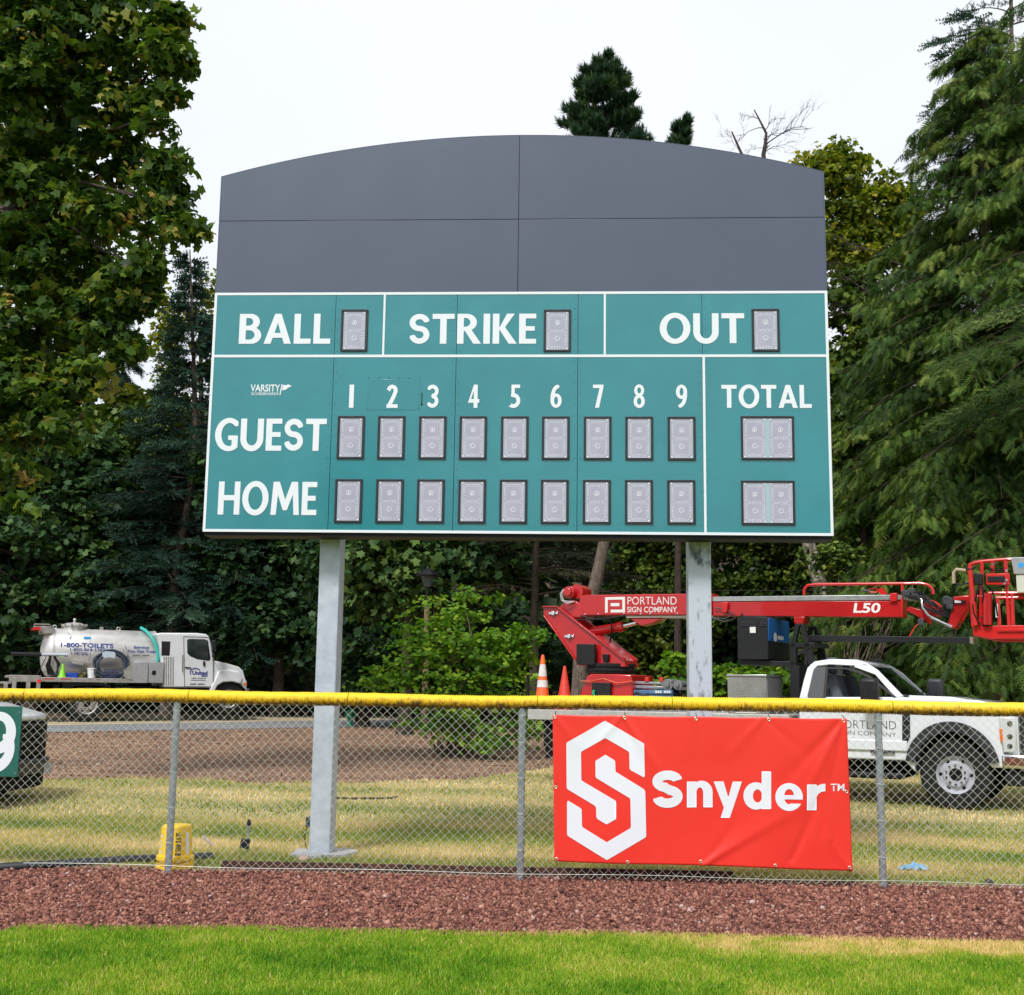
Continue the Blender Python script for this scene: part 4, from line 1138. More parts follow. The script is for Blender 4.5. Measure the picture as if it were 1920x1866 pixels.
# --- bed, boxes
db0, db1 = T2(140, 1300)[0], rear_u-.15
dz = T2(900, 1312, 0)[1]
mb = MB(); mb.box(db0, db1, 0, WD+.1, dz-.16, dz); mb.build('flat_bed', mat('bed aluminium', (.42,.41,.40), .5, .3, c2=(.55,.54,.52), nscale=7), tr, bevel=.01)
mb = MB()
for k in range(9): u = db0+.3+k*(db1-db0-.5)/8; mb.box(u-.04, u+.04, .05, WD, dz-.30, dz-.161)
mb.build('cross_member', m_under, tr)
MB().box(db0+.3, db0+1.4, .04, .5, dz-.75, dz-.31).build('side_locker', m_under, tr, bevel=.01)
MB().box(T(300,1100)[0]-.5, T(300,1100)[0]+.9, .04, .5, dz-.8, dz-.31).build('side_locker', m_under, tr, bevel=.01)
m_dia = mat('diamond plate', (.34,.33,.31), .35, .75, c2=(.5,.49,.47), nscale=5)
u0, z0 = T(82, 1003); u1, z1 = T(318, 758)
mb = MB(); mb.box(u0, u1, 0, .85, dz+.001, z1)
tb = mb.build('tool_box', m_dia, tr, bevel=.008)
mb = MB(); mb.box(u0-.015, u1+.015, -.015, .865, z1+.001, z1+.03); mb.build('tool_box_lid', m_alu, tb, bevel=.006)
mb = MB(); nn = 0
for i in range(26):
    for j in range(15):
        x = u0+.03+(u1-u0-.06)*i/25; z = dz+.03+(z1-dz-.06)*j/14; s = .012; k = 1 if (i+j) % 2 else -1
        mb.add([(x-s, -.0005, z-s*k), (x-s*.2, -.004, z+s*.3*k), (x+s, -.0005, z+s*k), (x+s*.2, -.004, z-s*.3*k)], [[0,3,2,1]])
mb.build('tread_pattern', m_alu, tb, smooth=0)['kind'] = 'stuff'
mb = MB()
for k in range(16): y = .03+k*.05; mb.box(u1+.001, u1+.012, y, y+.022, dz+.03, z1-.02)
mb.build('side_rib', m_alu, tb, smooth=0)
# sticker on the box
mb = MB(); a_, b_ = T(130, 1000, -.005); mb.box(a_, T(262,1000)[0], -.006, -.0045, dz+.01, T(262,980)[1]); mb.build('sticker', m_whitep, tb)
# generator
u0, z0 = T(142, 650, .45); u1, z1 = T(328, 388, .45)
gn = MB().box(u0, u1, .45, 1.6, z0, z1).build('generator', m_plastic, tr, bevel=.012); gn['label'] = 'welding generator, black end and blue side'
mb = MB(); mb.box(u1+.001, u1+.012, .46, 1.59, z0+.28, z1-.01); mb.build('side_panel', m_blue, gn, bevel=.004)
mb = MB(); mb.box(u0+.02, u1-.02, .46, 1.58, z1+.001, z1+.02); mb.build('top_panel', m_plastic, gn, bevel=.008)
for (a, b) in ((160, 262), (282, 330)):
    for k in range(4):
        q0 = T(a, 408+k*9, .44)[0]; q1, zz = T(min(b, 322), 408+k*9, .44)
        MB().box(q0, q1, .436, .449, zz-.014, zz-.004).build('louvre', m_grey, gn)
mb = MB(); a_, b_ = T(218, 486, .44); mb.box(a_, a_+.09, .444, .449, b_, b_+.09); mb.build('paper_label', m_whitep, gn)
mb = MB(); c = (u1+.014, .80, (z0+z1)/2+.03); mb.add([(c[0], c[1]+.09*math.cos(t), c[2]+.07*math.sin(t)) for t in np.linspace(0, 6.28, 17)[:-1]], [list(range(16))]); mb.add([(c[0]+.001, .92, c[2]-.03), (c[0]+.001, 1.25, c[2]-.03), (c[0]+.001, 1.25, c[2]+.03), (c[0]+.001, .92, c[2]+.03)], [[0,1,2,3]])
mb.build('maker_mark', m_whitep, gn, smooth=0)
for v in (.62, 1.42): MB().tube([T(160,385,v)[0:1]+(v,)+T(160,385,v)[1:], (T(170,372,v)[0], v, z1+.07), (T(182,385,v)[0], v, z1)], .012, 6).build('lifting_ring', m_blk, gn)
# black frame carrying generator, boom rest, beam
vf = .55
mb = MB()
mb.prism([T(*p, vf) for p in ((150,650),(500,665),(500,695),(150,682))], vf, vf+.9)
mb.prism([T(*p, vf) for p in ((468,690),(468,540),(505,540),(505,690))], vf, vf+.10)
mb.prism([T(*p, vf) for p in ((468,900),(468,690),(525,690),(525,900))], vf, vf+.9)
mb.prism([T(*p, vf) for p in ((470,550),(620,545),(620,570),(470,580))], vf, vf+.9)
for vv in (vf, vf+.75):
    mb.prism([T(*p, vf) for p in ((475,550),(500,430),(530,430),(520,460),(500,550))], vv, vv+.1)
    mb.prism([T(*p, vf) for p in ((530,430),(548,430),(620,660),(585,690),(570,640))], vv, vv+.1)
    mb.prism([T(*p, vf) for p in ((510,600),(600,575),(600,590),(520,625))], vv, vv+.08)
    mb.prism([T(*p, vf) for p in ((555,600),(575,600),(575,690),(555,690))], vv, vv+.08)
mb.build('support_frame', m_plastic, tr, bevel=.006)
mb = MB(); b0 = T(555, 500, .8); b1_ = T(1598, 512, .8); b2 = T(1598, 550, .8); b3 = T(555, 538, .8)
mb.prism([b0, b1_, b2, b3], .8, .95); mb.build('black_beam', m_plastic, tr, bevel=.008)
mb = MB(); e0 = T(1583, 510, .79); e1 = T(1606, 551, .79); mb.box(e0[0], e1[0], .78, .97, e1[1], e0[1]); mb.build('beam_end', mat('worn tan end', (.25,.23,.18), .6), tr)
# --- boom
vb = .82; vw = .36
PL = lambda L, v=vb, cv=T2: [cv(*p, v) for p in L]
bo = MB().prism(PL(((605,268),(1578,256),(1800,252),(1800,448),(1040,449),(640,452),(605,430))), vb, vb+vw).build('boom', m_red, tr, bevel=.012)
bo2 = MB().prism(PL(((-60,292),(1155,286),(1160,388),(-60,380)), vb+.04, T), vb+.04, vb+vw-.04).build('boom_section', m_red, bo, bevel=.008); bo2['label'] = 'inner boom section'
MB().prism(PL(((-60,262),(1090,250),(1090,281),(-60,291)), vb+.03, T), vb+.03, vb+vw-.03).build('top_tray', m_alu, bo, bevel=.004)
MB().prism(PL(((1020,452),(1578,449),(1800,448),(1800,466),(1578,468),(1020,472))), vb+.03, vb+vw-.03).build('underside_track', mat('cream strip', (.55,.53,.48), .5), bo, bevel=.004)
mb = MB(); mb.prism(PL(((425,380),(478,318),(560,310),(610,345),(655,450),(640,472),(520,472)), vb-.02), vb-.02, vb+vw+.02); mb.build('boom_heel', m_red, bo, bevel=.015)
# lettering on boom
tprint('PORTLAND', 1040, 354, 1482, 284, vb-.0015, m_whitep, bo, -.006, 0, 0, T2)
tprint('SIGN COMPANY', 1037, 424, 1484, 374, vb-.0015, m_whitep, bo, .006, 0, 0, T2)
tprint('L50', 860, 362, 1030, 300, vb+.0385, m_whitep, bo, .028, .12, 0, T)
mb = MB()
for Lp in (((838,288),(1017,284),(1017,308),(862,311),(862,425),(838,427)), ((993,308),(1017,308),(1017,424),(888,426),(888,400),(993,399)), ((888,341),(967,340),(967,368),(888,369))):
    mb.add([(u, vb-.0015, z) for u, z in PL(Lp)][::-1], [list(range(len(Lp)))])
mb.build('square_logo', m_whitep, bo, smooth=0)
mb = MB()
for a, b in ((660,440),(780,438),(1010,433),(1246,434),(1490,432),(1160,438)): u, z = T2(a, b, vb); mb.cyl((u, vb-.012, z), (u, vb, z), .012, n=6)
mb.build('boom_bolt', m_chrome, bo)
# winch drum
u, z = T2(535, 248, vb); mb = MB(); mb.cyl((u, vb-.12, z), (u, vb+.05, z), .10, n=20); mb.cyl((u, vb-.16, z), (u, vb-.12, z), .065, n=14)
for k in range(6): t = k*math.pi/3; mb.cyl((u+.075*math.cos(t), vb-.135, z+.075*math.sin(t)), (u+.075*math.cos(t), vb-.115, z+.075*math.sin(t)), .014, n=6)
mb.build('winch_motor', m_red, bo, bevel=.006)
u2, z2_ = T2(600, 240, vb+.1); mb = MB(); mb.cyl((u2, vb+.0, z2_), (u2, vb+vw, z2_), .12, n=20); mb.build('winch_drum', m_red, bo)
mb = MB()
for k in range(3): mb.tube([(u-.10+.012*k, vb-.1, z+.06), (u-.15+.015*k, vb-.12, z-.02), (u-.13+.02*k, vb-.12, z-.13), (u-.02, vb-.12, z-.19+.02*k), (u+.10, vb-.08, z-.15)], .007, 5)
mb.build('hydraulic_hose', mat('grey hose', (.45,.45,.45), .5), bo, smooth=60)
# pivot arm
va = vb-.10
for i, v in enumerate((va, vb+vw+.06)):
    arm = MB().prism(PL(((280,380),(410,380),(1012,852),(1022,912),(750,915),(590,902),(575,858),(288,455)), va), v, v+.04).build('pivot_arm', m_red, tr, bevel=.006)
    mb = MB()
    def flange(L, off):
        for (p, q) in zip(L[:-1], L[1:]):
            a, b = T2(*p, va), T2(*q, va); n_ = np.array([-(b[1]-a[1]), b[0]-a[0]]); n_ = n_/np.linalg.norm(n_)*.022
            mb.prism([a, b, (b[0]+n_[0], b[1]+n_[1]), (a[0]+n_[0], a[1]+n_[1])], v-.045, v+.05)
    flange([(280,380),(410,380),(1012,852)], 1); flange([(288,455),(575,858)], 1)
    mb.build('flange', m_red, arm, bevel=.005)
    if i == 0:
        for (a, b) in ((378,432),(520,640)):
            p = T2(a, b, va); mb = MB(); mb.cyl((p[0], v-.05, p[1]), (p[0], v, p[1]), .035, n=14); mb.box(p[0]-.085, p[0]+.085, v-.028, v-.012, p[1]-.018, p[1]+.018); mb.build('pivot_pin', m_chrome, arm, bevel=.003)
MB().prism(PL(((640,640),(770,630),(1012,856),(1022,912),(760,912)), va), va+.05, vb+vw+.04).build('arm_web', m_red, tr)
MB().prism(PL(((582,708),(745,710),(748,898),(582,895)), va-.12), va-.14, va-.05).build('control_box', m_plastic, tr, bevel=.01)
mb = MB(); mb.prism(PL(((812,800),(868,802),(866,870),(820,868)), va-.05), va-.06, va-.002); mb.build('valve_block', m_blk, tr, bevel=.01)
# lift cylinder
mb = MB(); mb.tube([T2p(660, 610, vb+.15), T2p(985, 552, vb+.15)], .075, 16); mb.tube([T2p(965, 556, vb+.15), T2p(1000, 549, vb+.15)], .088, 16); mb.build('lift_cylinder', m_red, tr)
mb = MB(); mb.tube([T2p(1000, 549, vb+.15), T2p(1120, 520, vb+.15)], .035, 12); mb.build('piston_rod', m_chrome, tr)
mb = MB(); mb.prism(PL(((1040,474),(1340,474),(1250,520),(1150,545),(1080,500))), vb+.05, vb+vw-.05); mb.build('cylinder_bracket', m_red, tr, bevel=.01)
mb = MB(); mb.tube([T2p(620, 452, vb-.02), T2p(700, 485, vb-.03), T2p(860, 478, vb-.03), T2p(1010, 455, vb-.02)], .016, 6); mb.tube([T2p(560, 490, vb-.03), T2p(700, 492, vb-.03), T2p(880, 485, vb-.03)], .012, 6)
mb.tube([T2p(900, 470, vb), T2p(895, 610, vb+.05), T2p(880, 700, vb+.1)], .012, 6); mb.build('hydraulic_hose', m_blk, tr)
# turntable and pedestal
ct = T2(888, 930, 1.0); 
mb = MB(); mb.lathe([(.40,0),(.40,.03),(.42,.035),(.42,.065),(.39,.07),(.39,.10),(.41,.105),(.41,.15),(.38,.155)], 'z', (ct[0], 1.0, T2(888, 972, 1.0)[1]), 36); mb.build('slewing_ring', m_plastic, tr, smooth=40)
mb = MB(); v0 = .55; pt = PL(((600,1192),(672,1000),(705,978),(955,980),(1072,985),(1090,1192)), v0); mb.prism([(p[0], p[1]) for p in pt], v0, 1.5)
pd = mb.build('pedestal', m_red, tr, bevel=.02)
MB().prism(PL(((722,1055),(886,1058),(886,1190),(722,1190)), v0-.06), v0-.08, v0-.002).build('pedestal_box', m_plastic, pd, bevel=.008)
mb = MB(); mb.tube([T2p(618,1040,v0-.03), T2p(700,1045,v0-.04), T2p(825,1020,v0-.09), T2p(950,1060,v0-.04), T2p(1085,1042,v0-.03)], .018, 6, sq=.3)
tag(mb.build('orange_strap', mat('orange webbing', (.85,.25,.10), .7), pd), None)
mb = MB(); mb.tube([T2p(738,1125,v0-.10), T2p(732,1150,v0-.11), T2p(742,1182,v0-.10)], .022, 6); mb.build('green_handle', mat('green rubber', (.02,.42,.16), .5), pd)
# outrigger stack behind pedestal
mb = MB()
for (y0, y1) in ((1042,1068),(1078,1108)): mb.prism(PL(((1080,y0),(1395,y0+12),(1395,y1+6),(1080,y1)), .7), .7, .95)
mb.build('ladder_rack', mat('dull silver', (.30,.29,.33), .4, .5, c2=(.42,.40,.44), nscale=15), tr, bevel=.008)
mb = MB()
for a, b, r in ((1405,1075,.09),(1495,1080,.075)): u, z = T2(a, b, .65); mb.cyl((u, .62, z), (u, .95, z), r, n=18); mb.cyl((u, .58, z), (u, .62, z), r*.45, n=10)
mb.build('roller', mat('scuffed grey', (.22,.22,.23), .5, .4), tr, bevel=.005)
mb = MB()
for a in (1085, 1215, 1345): u, z = T2(a, 1030, .7); mb.box(u-.03, u+.03, .68, .74, z-.03, z+.04)
mb.build('red_clamp', m_conered, tr, bevel=.005)
bb = MB().prism(PL(((1082,1122),(1440,1122),(1440,1192),(1082,1192)), .6), .6, .95).build('blue_case', mat('worn blue paint', (.10,.22,.38), .5, c2=(.05,.13,.25), nscale=9), tr, bevel=.008)
mb = MB(); mb.box(T2(1082,1156,.6)[0], T2(1440,1156,.6)[0], .585, .599, T2(1082,1160,.6)[1], T2(1082,1152,.6)[1]); mb.tube([T2p(1110,1140,.58), T2p(1215,1172,.58)], .014, 6); mb.build('case_trim', m_plastic, bb)
mb = MB()
for k_ in range(7):
    if k_ == 3: continue
    c0, c1 = T2(1290+k_*20, 1150, .5975), T2(1290+k_*20+14, 1130, .5975); mb.box(c0[0], c1[0], .5955, .5975, c0[1], c1[1])
mb.build('worn_marking', m_whitep, bb)
mb = MB(); rr = random.Random(9)
for k in range(8): p = T2p(1440+rr.uniform(0, 60), 1185, .7); mb.tube([p, (p[0]+rr.uniform(-.1, .1), p[1]+rr.uniform(-.1, .1), p[2]+rr.uniform(.1, .25)), (p[0]+rr.uniform(0, .25), p[1], p[2]+rr.uniform(0, .2))], .015, 5)
mb.build('tangled_chain', m_under, tr)
# boom tip hardware
mb = MB(); mb.tube([T2p(575, 225, vb+.2), Tp(950, 224, vb+.15)], .004, 5); mb.build('winch_cable', m_blk, bo)
mb = MB(); mb.tube([Tp(555, 250, vb+.05), Tp(556, 215, vb+.05), Tp(575, 192, vb+.05), Tp(620, 186, vb+.05), Tp(1280, 178, vb+.05), Tp(1325, 188, vb+.05), Tp(1352, 215, vb+.05), Tp(1356, 246, vb+.05)], .022, 8)
mb.tube([Tp(1165, 180, vb+.05), Tp(1165, 232, vb+.05)], .022, 8); mb.build('guard_rail', m_red2, bo, smooth=60)
mb = MB(); p = T(985, 222, vb+.1); mb.tube([(p[0]+.05*math.cos(t)*1.5, vb+.1, p[1]+.03*math.sin(t)) for t in np.linspace(0, 6.283, 14)], .014, 6, False)
mb.prism(PL(((1010,222),(1040,205),(1075,245),(1040,252)), vb+.1, T), vb+.05, vb+.13); mb.build('shackle', m_red2, bo)
mb = MB(); mb.tube([Tp(915, 224, vb+.1), Tp(968, 224, vb+.1)], .018, 8); mb.build('turnbuckle', m_grey, bo)
mb = MB(); mb.prism(PL(((1088,240),(1130,238),(1132,290),(1088,292)), vb, T), vb-.01, vb+vw); mb.prism(PL(((1155,262),(1168,262),(1168,388),(1155,388)), vb, T), vb-.005, vb+vw)
mb.build('boom_collar', m_red2, bo, bevel=.01)
MB().prism(PL(((1132,252),(1270,256),(1262,282),(1132,278)), vb, T), vb+.02, vb+vw-.02).build('tip_tray', m_alu, bo, bevel=.004)
MB().prism(PL(((1178,345),(1205,320),(1300,345),(1345,400),(1335,435),(1250,380)), vb, T), vb+.05, vb+.14).build('knuckle_link', m_red, bo, bevel=.012)
MB().prism(PL(((1285,300),(1345,275),(1395,310),(1410,375),(1370,385),(1310,360)), vb, T), vb+.05, vb+.30).build('knuckle', m_red2, bo, bevel=.03)
MB().prism(PL(((1480,262),(1590,250),(1590,300),(1565,310),(1560,345),(1490,462),(1440,445),(1480,310)), vb, T), vb, vb+.35).build('knuckle_plate', m_red, bo, bevel=.015)
MB().prism(PL(((1478,283),(1558,285),(1556,305),(1480,303)), vb-.02, T), vb-.03, vb-.001).build('black_block', m_plastic, bo)
mb = MB(); mb.tube([Tp(1255, 262, vb-.02), Tp(1285, 280, vb-.06), Tp(1290, 330, vb-.08), Tp(1330, 380, vb-.08), Tp(1470, 448, vb-.04)], .018, 7); mb.tube([Tp(1470,448,vb-.04), Tp(1340, 392, vb-.07)], .026, 8)
mb.build('chrome_line', m_chrome, bo, smooth=60)
mb = MB(); rr = random.Random(4)
for k in range(9):
    a = 1180+rr.uniform(-10, 100); b = 240+rr.uniform(0, 40)
    mb.tube([Tp(a, b, vb-.02), Tp(a+70+rr.uniform(-20,40), b-15+rr.uniform(-10,50), vb-.06), Tp(a+110+rr.uniform(0,60), b+60+rr.uniform(-20,30), vb-.07), Tp(1400+rr.uniform(-20,60), 375+rr.uniform(-15,15), vb-.05), Tp(1440+rr.uniform(-20,20), 250+rr.uniform(-10,60), vb-.03)], .011, 5)
mb.build('hydraulic_hose', m_blk, bo, smooth=60)
mb = MB()
for (a, b, s) in ((1190,240,.06),(1225,225,.05),(1245,245,.05),(1450,290,.07),(1462,325,.05),(1440,270,.04)): u, z = T(a, b, vb); mb.box(u-s, u+s, vb-.05, vb+.05, z-s*.7, z+s*.7)
mb.build('valve_bank', m_grey, bo, bevel=.01)
mb = MB(); mb.box(*[f(T(*p, vb)[0] for p in ((1262,415),(1300,415))) for f in (min, max)], vb-.03, vb+.03, T(1280,440,vb)[1], T(1280,398,vb)[1]); mb.build('grey_limit_switch', m_grey, bo, bevel=.01)
mb = MB(); mb.tube([Tp(1262,430,vb), Tp(1240,455,vb), Tp(1222,485,vb), Tp(1205,520,vb), Tp(1204,538,vb)], .010, 6); mb.build('dangling_cable', m_conered, bo)
mb = MB(); mb.tube([Tp(20,395,vb), Tp(60,400,vb), Tp(125,370,vb), Tp(70,340,vb), Tp(0,330,vb)], .01, 5); mb.tube([Tp(-40,385,vb), Tp(60,418,vb), Tp(130,395,vb), Tp(90,360,vb)], .01, 5); mb.build('cable_loop', m_grey, bo, smooth=60)
MB().prism(PL(((48,300),(85,296),(80,362),(52,362)), vb, T), vb-.04, vb+.02).build('roller_bracket', m_red2, bo, bevel=.01)
MB().prism(PL(((488,385),(560,385),(545,430),(495,430)), vb, T), vb, vb+vw).build('boom_rest', m_red, tr, bevel=.01)
# --- basket
vk = .45; vk2 = 1.55
bk = MB()
fl = T(1602, 470, vk); fr2 = T(2150, 480, vk)
bk.prism(PL(((1602,448),(1760,440),(2150,436),(2150,520),(1720,523),(1604,502)), vk, T), vk, vk+.04)
bk.prism(PL(((1602,448),(1760,440),(2150,436),(2150,520),(1720,523),(1604,502)), vk, T), vk2-.04, vk2)
bk.prism(PL(((1604,505),(2150,523),(2150,512),(1604,495)), vk, T), vk+.041, vk2-.041)
BK = bk.build('basket_floor', m_red2, tr, bevel=.008)
BK['label'] = 'red work basket at the tip of the boom'
mb = MB(); rpos = lambda L, v: [Tp(a, b, v) for a, b in L]
for v in (vk+.02, vk2-.02):
    for L in (((1583,70),(1590,200),(1605,450)), ((1660,45),(1655,250),(1650,445)), ((1728,42),(1720,180)), ((1805,38),(1812,200),(1828,440)), ((1845,240),(1852,440)), ((1940,250),(1945,440)), ((1755,270),(1768,440)), ((2050,240),(2055,440)), ((2145,60),(2148,440))): mb.tube(rpos(L, v), .026, 8)
mb.build('basket_post', m_red2, BK, smooth=60)
mb = MB()
for v in (vk+.02, vk2-.02):
    for L in (((1583,90),(1585,62),(1610,52),(1660,42),(1800,30),(1930,28),(2145,50)), ((1590,262),(1700,258)), ((1700,240),(1845,238),(2145,240)), ((1750,268),(1920,266),(2150,266))): mb.tube(rpos(L, v), .024, 8)
for L in ((1583,80),(1605,440),(1828,430),(2146,240)): mb.tube([Tp(*L, vk), Tp(*L, vk2)], .024, 8)
mb.tube([Tp(1583,80,vk-.04), Tp(1605,300,vk-.04), Tp(1620,440,vk-.04)], .035, 8)
mb.build('basket_rail', m_red2, BK, smooth=60)
MB().prism(PL(((1685,120),(1830,115),(1832,188),(1688,188)), vk-.05, T), vk-.06, vk-.02).build('control_panel', m_red2, BK, bevel=.01)
MB().prism(PL(((1692,135),(1800,133),(1802,168),(1694,168)), vk-.07, T), vk-.075, vk-.062).build('control_screen', m_plastic, BK, bevel=.004)
MB().prism(PL(((1605,110),(1665,120),(1665,190),(1612,185)), vk-.05, T), vk-.06, vk).build('control_unit', m_plastic, BK, bevel=.015)
mb = MB()
for a in (1715, 1748, 1780): mb.cyl(Tp(a, 103, vk-.02), Tp(a, 85, vk-.02), .022, n=10)
mb.build('joystick', m_blk, BK)
mb = MB(); mb.tube([Tp(1692,240,vk-.02), Tp(1692,435,vk-.02)], .065, 14); mb.build('rotator_cylinder', m_red, BK)
mb = MB(); rr = random.Random(12)
for (a0, b0, a1, b1) in ((1640,190,1610,300),(1660,200,1660,300),(1720,210,1755,380),(1600,260,1650,440),(1610,90,1560,70),(1490,180,1580,175)):
    mb.tube([Tp(a0,b0,vk-.05), Tp((a0+a1)/2+rr.uniform(-25,25), (b0+b1)/2+10, vk-.08), Tp(a1,b1,vk-.05)], .012, 6)
mb.build('basket_hose', m_blk, BK, smooth=60)
mb = MB(); mb.tube([Tp(1485,180,vk), Tp(1484,110,vk), Tp(1500,92,vk), Tp(1560,100,vk)], .025, 8); mb.build('weathered_tube', mat('tan hose', (.40,.33,.22), .6), BK, smooth=60)
mb = MB(); mb.prism(PL(((1742,305),(1758,305),(1760,390),(1744,390)), vk-.04, T), vk-.045, vk-.03); mb.build('white_tag', m_whitep, BK)
mb = MB(); mb.prism(PL(((1490,283),(1530,288),(1528,300),(1490,300)), vb-.03, T), vb-.034, vb-.0305); mb.build('label_plate', m_whitep, bo)
MB().prism(PL(((1755,460),(2150,458),(2150,476),(1755,478)), vk-.02, T), vk-.03, vk-.001).build('basket_trim', m_red2, BK, bevel=.006)
mb = MB(); mb.prism(PL(((1840,18),(2160,10),(2160,118),(1856,122)), vk-.07, T), vk-.09, vk-.03)
bx = mb.build('aluminium_tray', m_alu, BK, bevel=.01)
mb = MB(); mb.add([Tp(1900+18*math.cos(t), 65+18*math.sin(t)+5*math.sin(3*t), vk-.092) for t in np.linspace(0, 6.28, 15)[:-1]][::-1], [list(range(14))]); mb.add([Tp(a, b, vk-.092) for a, b in ((1928,50),(1975,45),(1978,80),(1932,84))][::-1], [[0,1,2,3]]); mb.build('blue_sticker', mat('sky blue print', (.03,.35,.75), .5), bx, smooth=0)
MB().prism(PL(((1870,124),(2160,118),(2160,235),(1876,238)), vk-.06, T), vk-.07, vk-.03).build('cream_panel', mat('cream board', (.60,.60,.52), .6), BK, bevel=.01)
mb = MB()
for a, b in ((1608,75),(1728,60),(1812,100),(1812,160),(1655,390),(1800,180)): u, z = T(a, b, vk-.06); mb.cyl((u, vk-.075, z), (u, vk-.06, z), .018, n=8)
mb.build('basket_bolt', m_chrome, BK)

# ---- cones standing on the bed
def to_world(fr, u, v, z): return (fr.x+fr.c*u-fr.s*v, fr.y+fr.s*u+fr.c*v, fr.z0+z)
def cone(u, v, z, h, rb, striped, label, mm, group=None):
    t = thing('traffic_cone', label, 'cone', to_world(TF, u, v, z), TH, group)
    MB().box(-rb*1.35, rb*1.35, -rb*1.35, rb*1.35, 0, .03).build('base', m_under if striped else mm, t, bevel=.01)
    MB().lathe([(rb*.95, .03), (rb*.85, .06), (rb*.18, h-.02), (rb*.12, h)], 'z', (0,0,0), 28).build('cone_shell', mm, t, smooth=50)
    if striped:
        rad = lambda z: rb*.85+(rb*.18-rb*.85)*(z-.06)/(h-.08)
        for (a, b) in ((.43, .60), (.645, .86)):
            if a < .6: a, b = .40, .53
            else: a, b = .60, .82
            MB().lathe([(rad(a*h)+.003, a*h), (rad(b*h)+.003, b*h)], 'z', (0,0,0), 28, False).build('reflective_band', mat('reflective band', (.62,.60,.58), .5, c2=(.80,.79,.78), nscale=30), t, smooth=50)
    return t
u, z = T2(290, 1148, .35); uT, zT = T2(262, 805, .35); cone((u+uT)/2, .35, dz, zT-dz, .15, True, 'tall orange traffic cone with two white reflective bands on the truck bed', m_orange)
u, _ = T2(470, 1170, .35)
zz = dz
for k in range(4):
    t = thing('traffic_cone', ('lowest','second lowest','second highest','topmost')[k]+' red cone base in the nested stack on the truck bed', 'cone', to_world(TF, u+.01*k, .36, zz), TH+.1*k, 'nested red traffic cones')
    MB().box(-.17, .17, -.17, .17, 0, .022).build('base', m_conered, t, bevel=.008); MB().lathe([(.12,.022),(.11,.06)], 'z', (0,0,0), 20, False).build('cone_shell', m_conered, t)
    zz += .027
_, zt2 = T2(470, 905, .36)
cone(u, .36, zz, zt2-zz, .13, False, 'plain red traffic cone on top of the nested stack', m_conered)
u, z = T2(400, 1165, .3)
tag(MB().tube([to_world(TF, u-.35, .3, dz+.03), to_world(TF, u-.1, .28, dz+.045), to_world(TF, u+.12, .3, dz+.03)], .03, 8, sq=.5).build('flat_cone_mat', m_conered), 'flat red cone lying on the truck bed beside the cones', 'cone')
u, z = T2(145, 985, .1)
tag(MB().tube([to_world(TF, u, .1, dz), to_world(TF, u, .1, z)], .028, 8).build('stake_post', m_blk), 'thin black stake standing at the rear corner of the truck bed', 'stake')
# ================================================================== TANK TRUCK
z1 = lambda a, b: (a/4.0, 1140+b/4.0)
_q = U(*z1(645, 850), 36.0)
QH = math.radians(28)
QZ = float(_q[2])
QF = Frame(_q[0], 36.0, QZ, QH)
Q = lambda a, b, v=0.0: QF.L(*z1(a, b), v)
def Qp(a, b, v=0.0): u, z = Q(a, b, v); return (u, v, z)
PQ = lambda L, v=0.0: [Q(*p, v) for p in L]
m_ss = mat('brushed steel tank', (.56,.54,.51), .42, .45, c2=(.70,.68,.65), nscale=3, rvar=.1, stretch=(.6,1,2.5))
m_dirtal = mat('dirty aluminium', (.30,.28,.25), .5, .5, c2=(.46,.44,.41), nscale=6)
m_cab = mat('white cab paint', (.74,.76,.76), .28, c2=(.68,.69,.68), nscale=2, coat=.4)
m_navy = mat('navy print', (.02,.04,.24), .5)
m_teal_h = mat('teal hose', (.03,.42,.36), .5)
m_hose = mat('slate hose', (.05,.065,.09), .55)
tt = thing('tank_truck', 'white portable toilet service truck with a steel vacuum tank at the forest edge', 'truck', (_q[0], 36.0, QZ), QH)
vc = 1.15
ztop = Q(520, 156, vc)[1]; zbot = Q(520, 525, vc)[1]; RT = (ztop-zbot)/2*1.0; zc = (ztop+zbot)/2
ul = Q(300, 340, vc)[0]; us_ = Q(425, 340, vc-RT*.6)[0]; ur = Q(1185, 340, vc)[0]
mb = MB(); prof = [(0, ul), (RT*.35, ul+.02), (RT*.7, ul+.08), (RT*.92, ul+.18), (RT, ul+.30), (RT, ur-.15), (RT*.9, ur-.05), (RT*.6, ur+.04), (0, ur+.08)]
mb.lathe(prof, 'x', (0, vc, zc), 48, False)
tank = mb.build('tank', m_ss, tt, smooth=50)
for u in (ul+.31, (ul+ur)/2-.4, ur-.16):
    MB().lathe([(RT+.001, u-.03), (RT+.012, u-.03), (RT+.012, u+.03), (RT+.001, u+.03)], 'x', (0, vc, zc), 48, False).build('tank_band', m_ss, tank)
def qprint(text, a0, b1, a1, b0, m, bold=0, slant=0, shear=0):
    vv = vc-RT
    u0, w0 = Q(a0, b1, vv); u1, wq = Q(a1, b1+slant, vv); _, w1 = Q(a0, b0, vv)
    P, _ = font_polys(text, bold, shear, maxlen=.14)
    mb = MB()
    for f in P:
        vs = []
        for s, t in f:
            z = w0+t*(w1-w0)+s*(wq-w0); d = z-zc
            vs.append((u0+s*(u1-u0), vc-math.sqrt(max(RT*RT-d*d, 0))-.014, z))
        mb.add(vs, [list(range(len(vs)))])
    return mb.build('lettering', m, tank, smooth=0)
qprint('1-800-TOILETS', 455, 292, 850, 258, m_navy, .02, 10)
qprint('1-800-864-5387', 525, 320, 790, 299, m_navy, .01, 6)
qprint('1,100 GAL', 532, 355, 662, 328, m_navy, .01, 3)
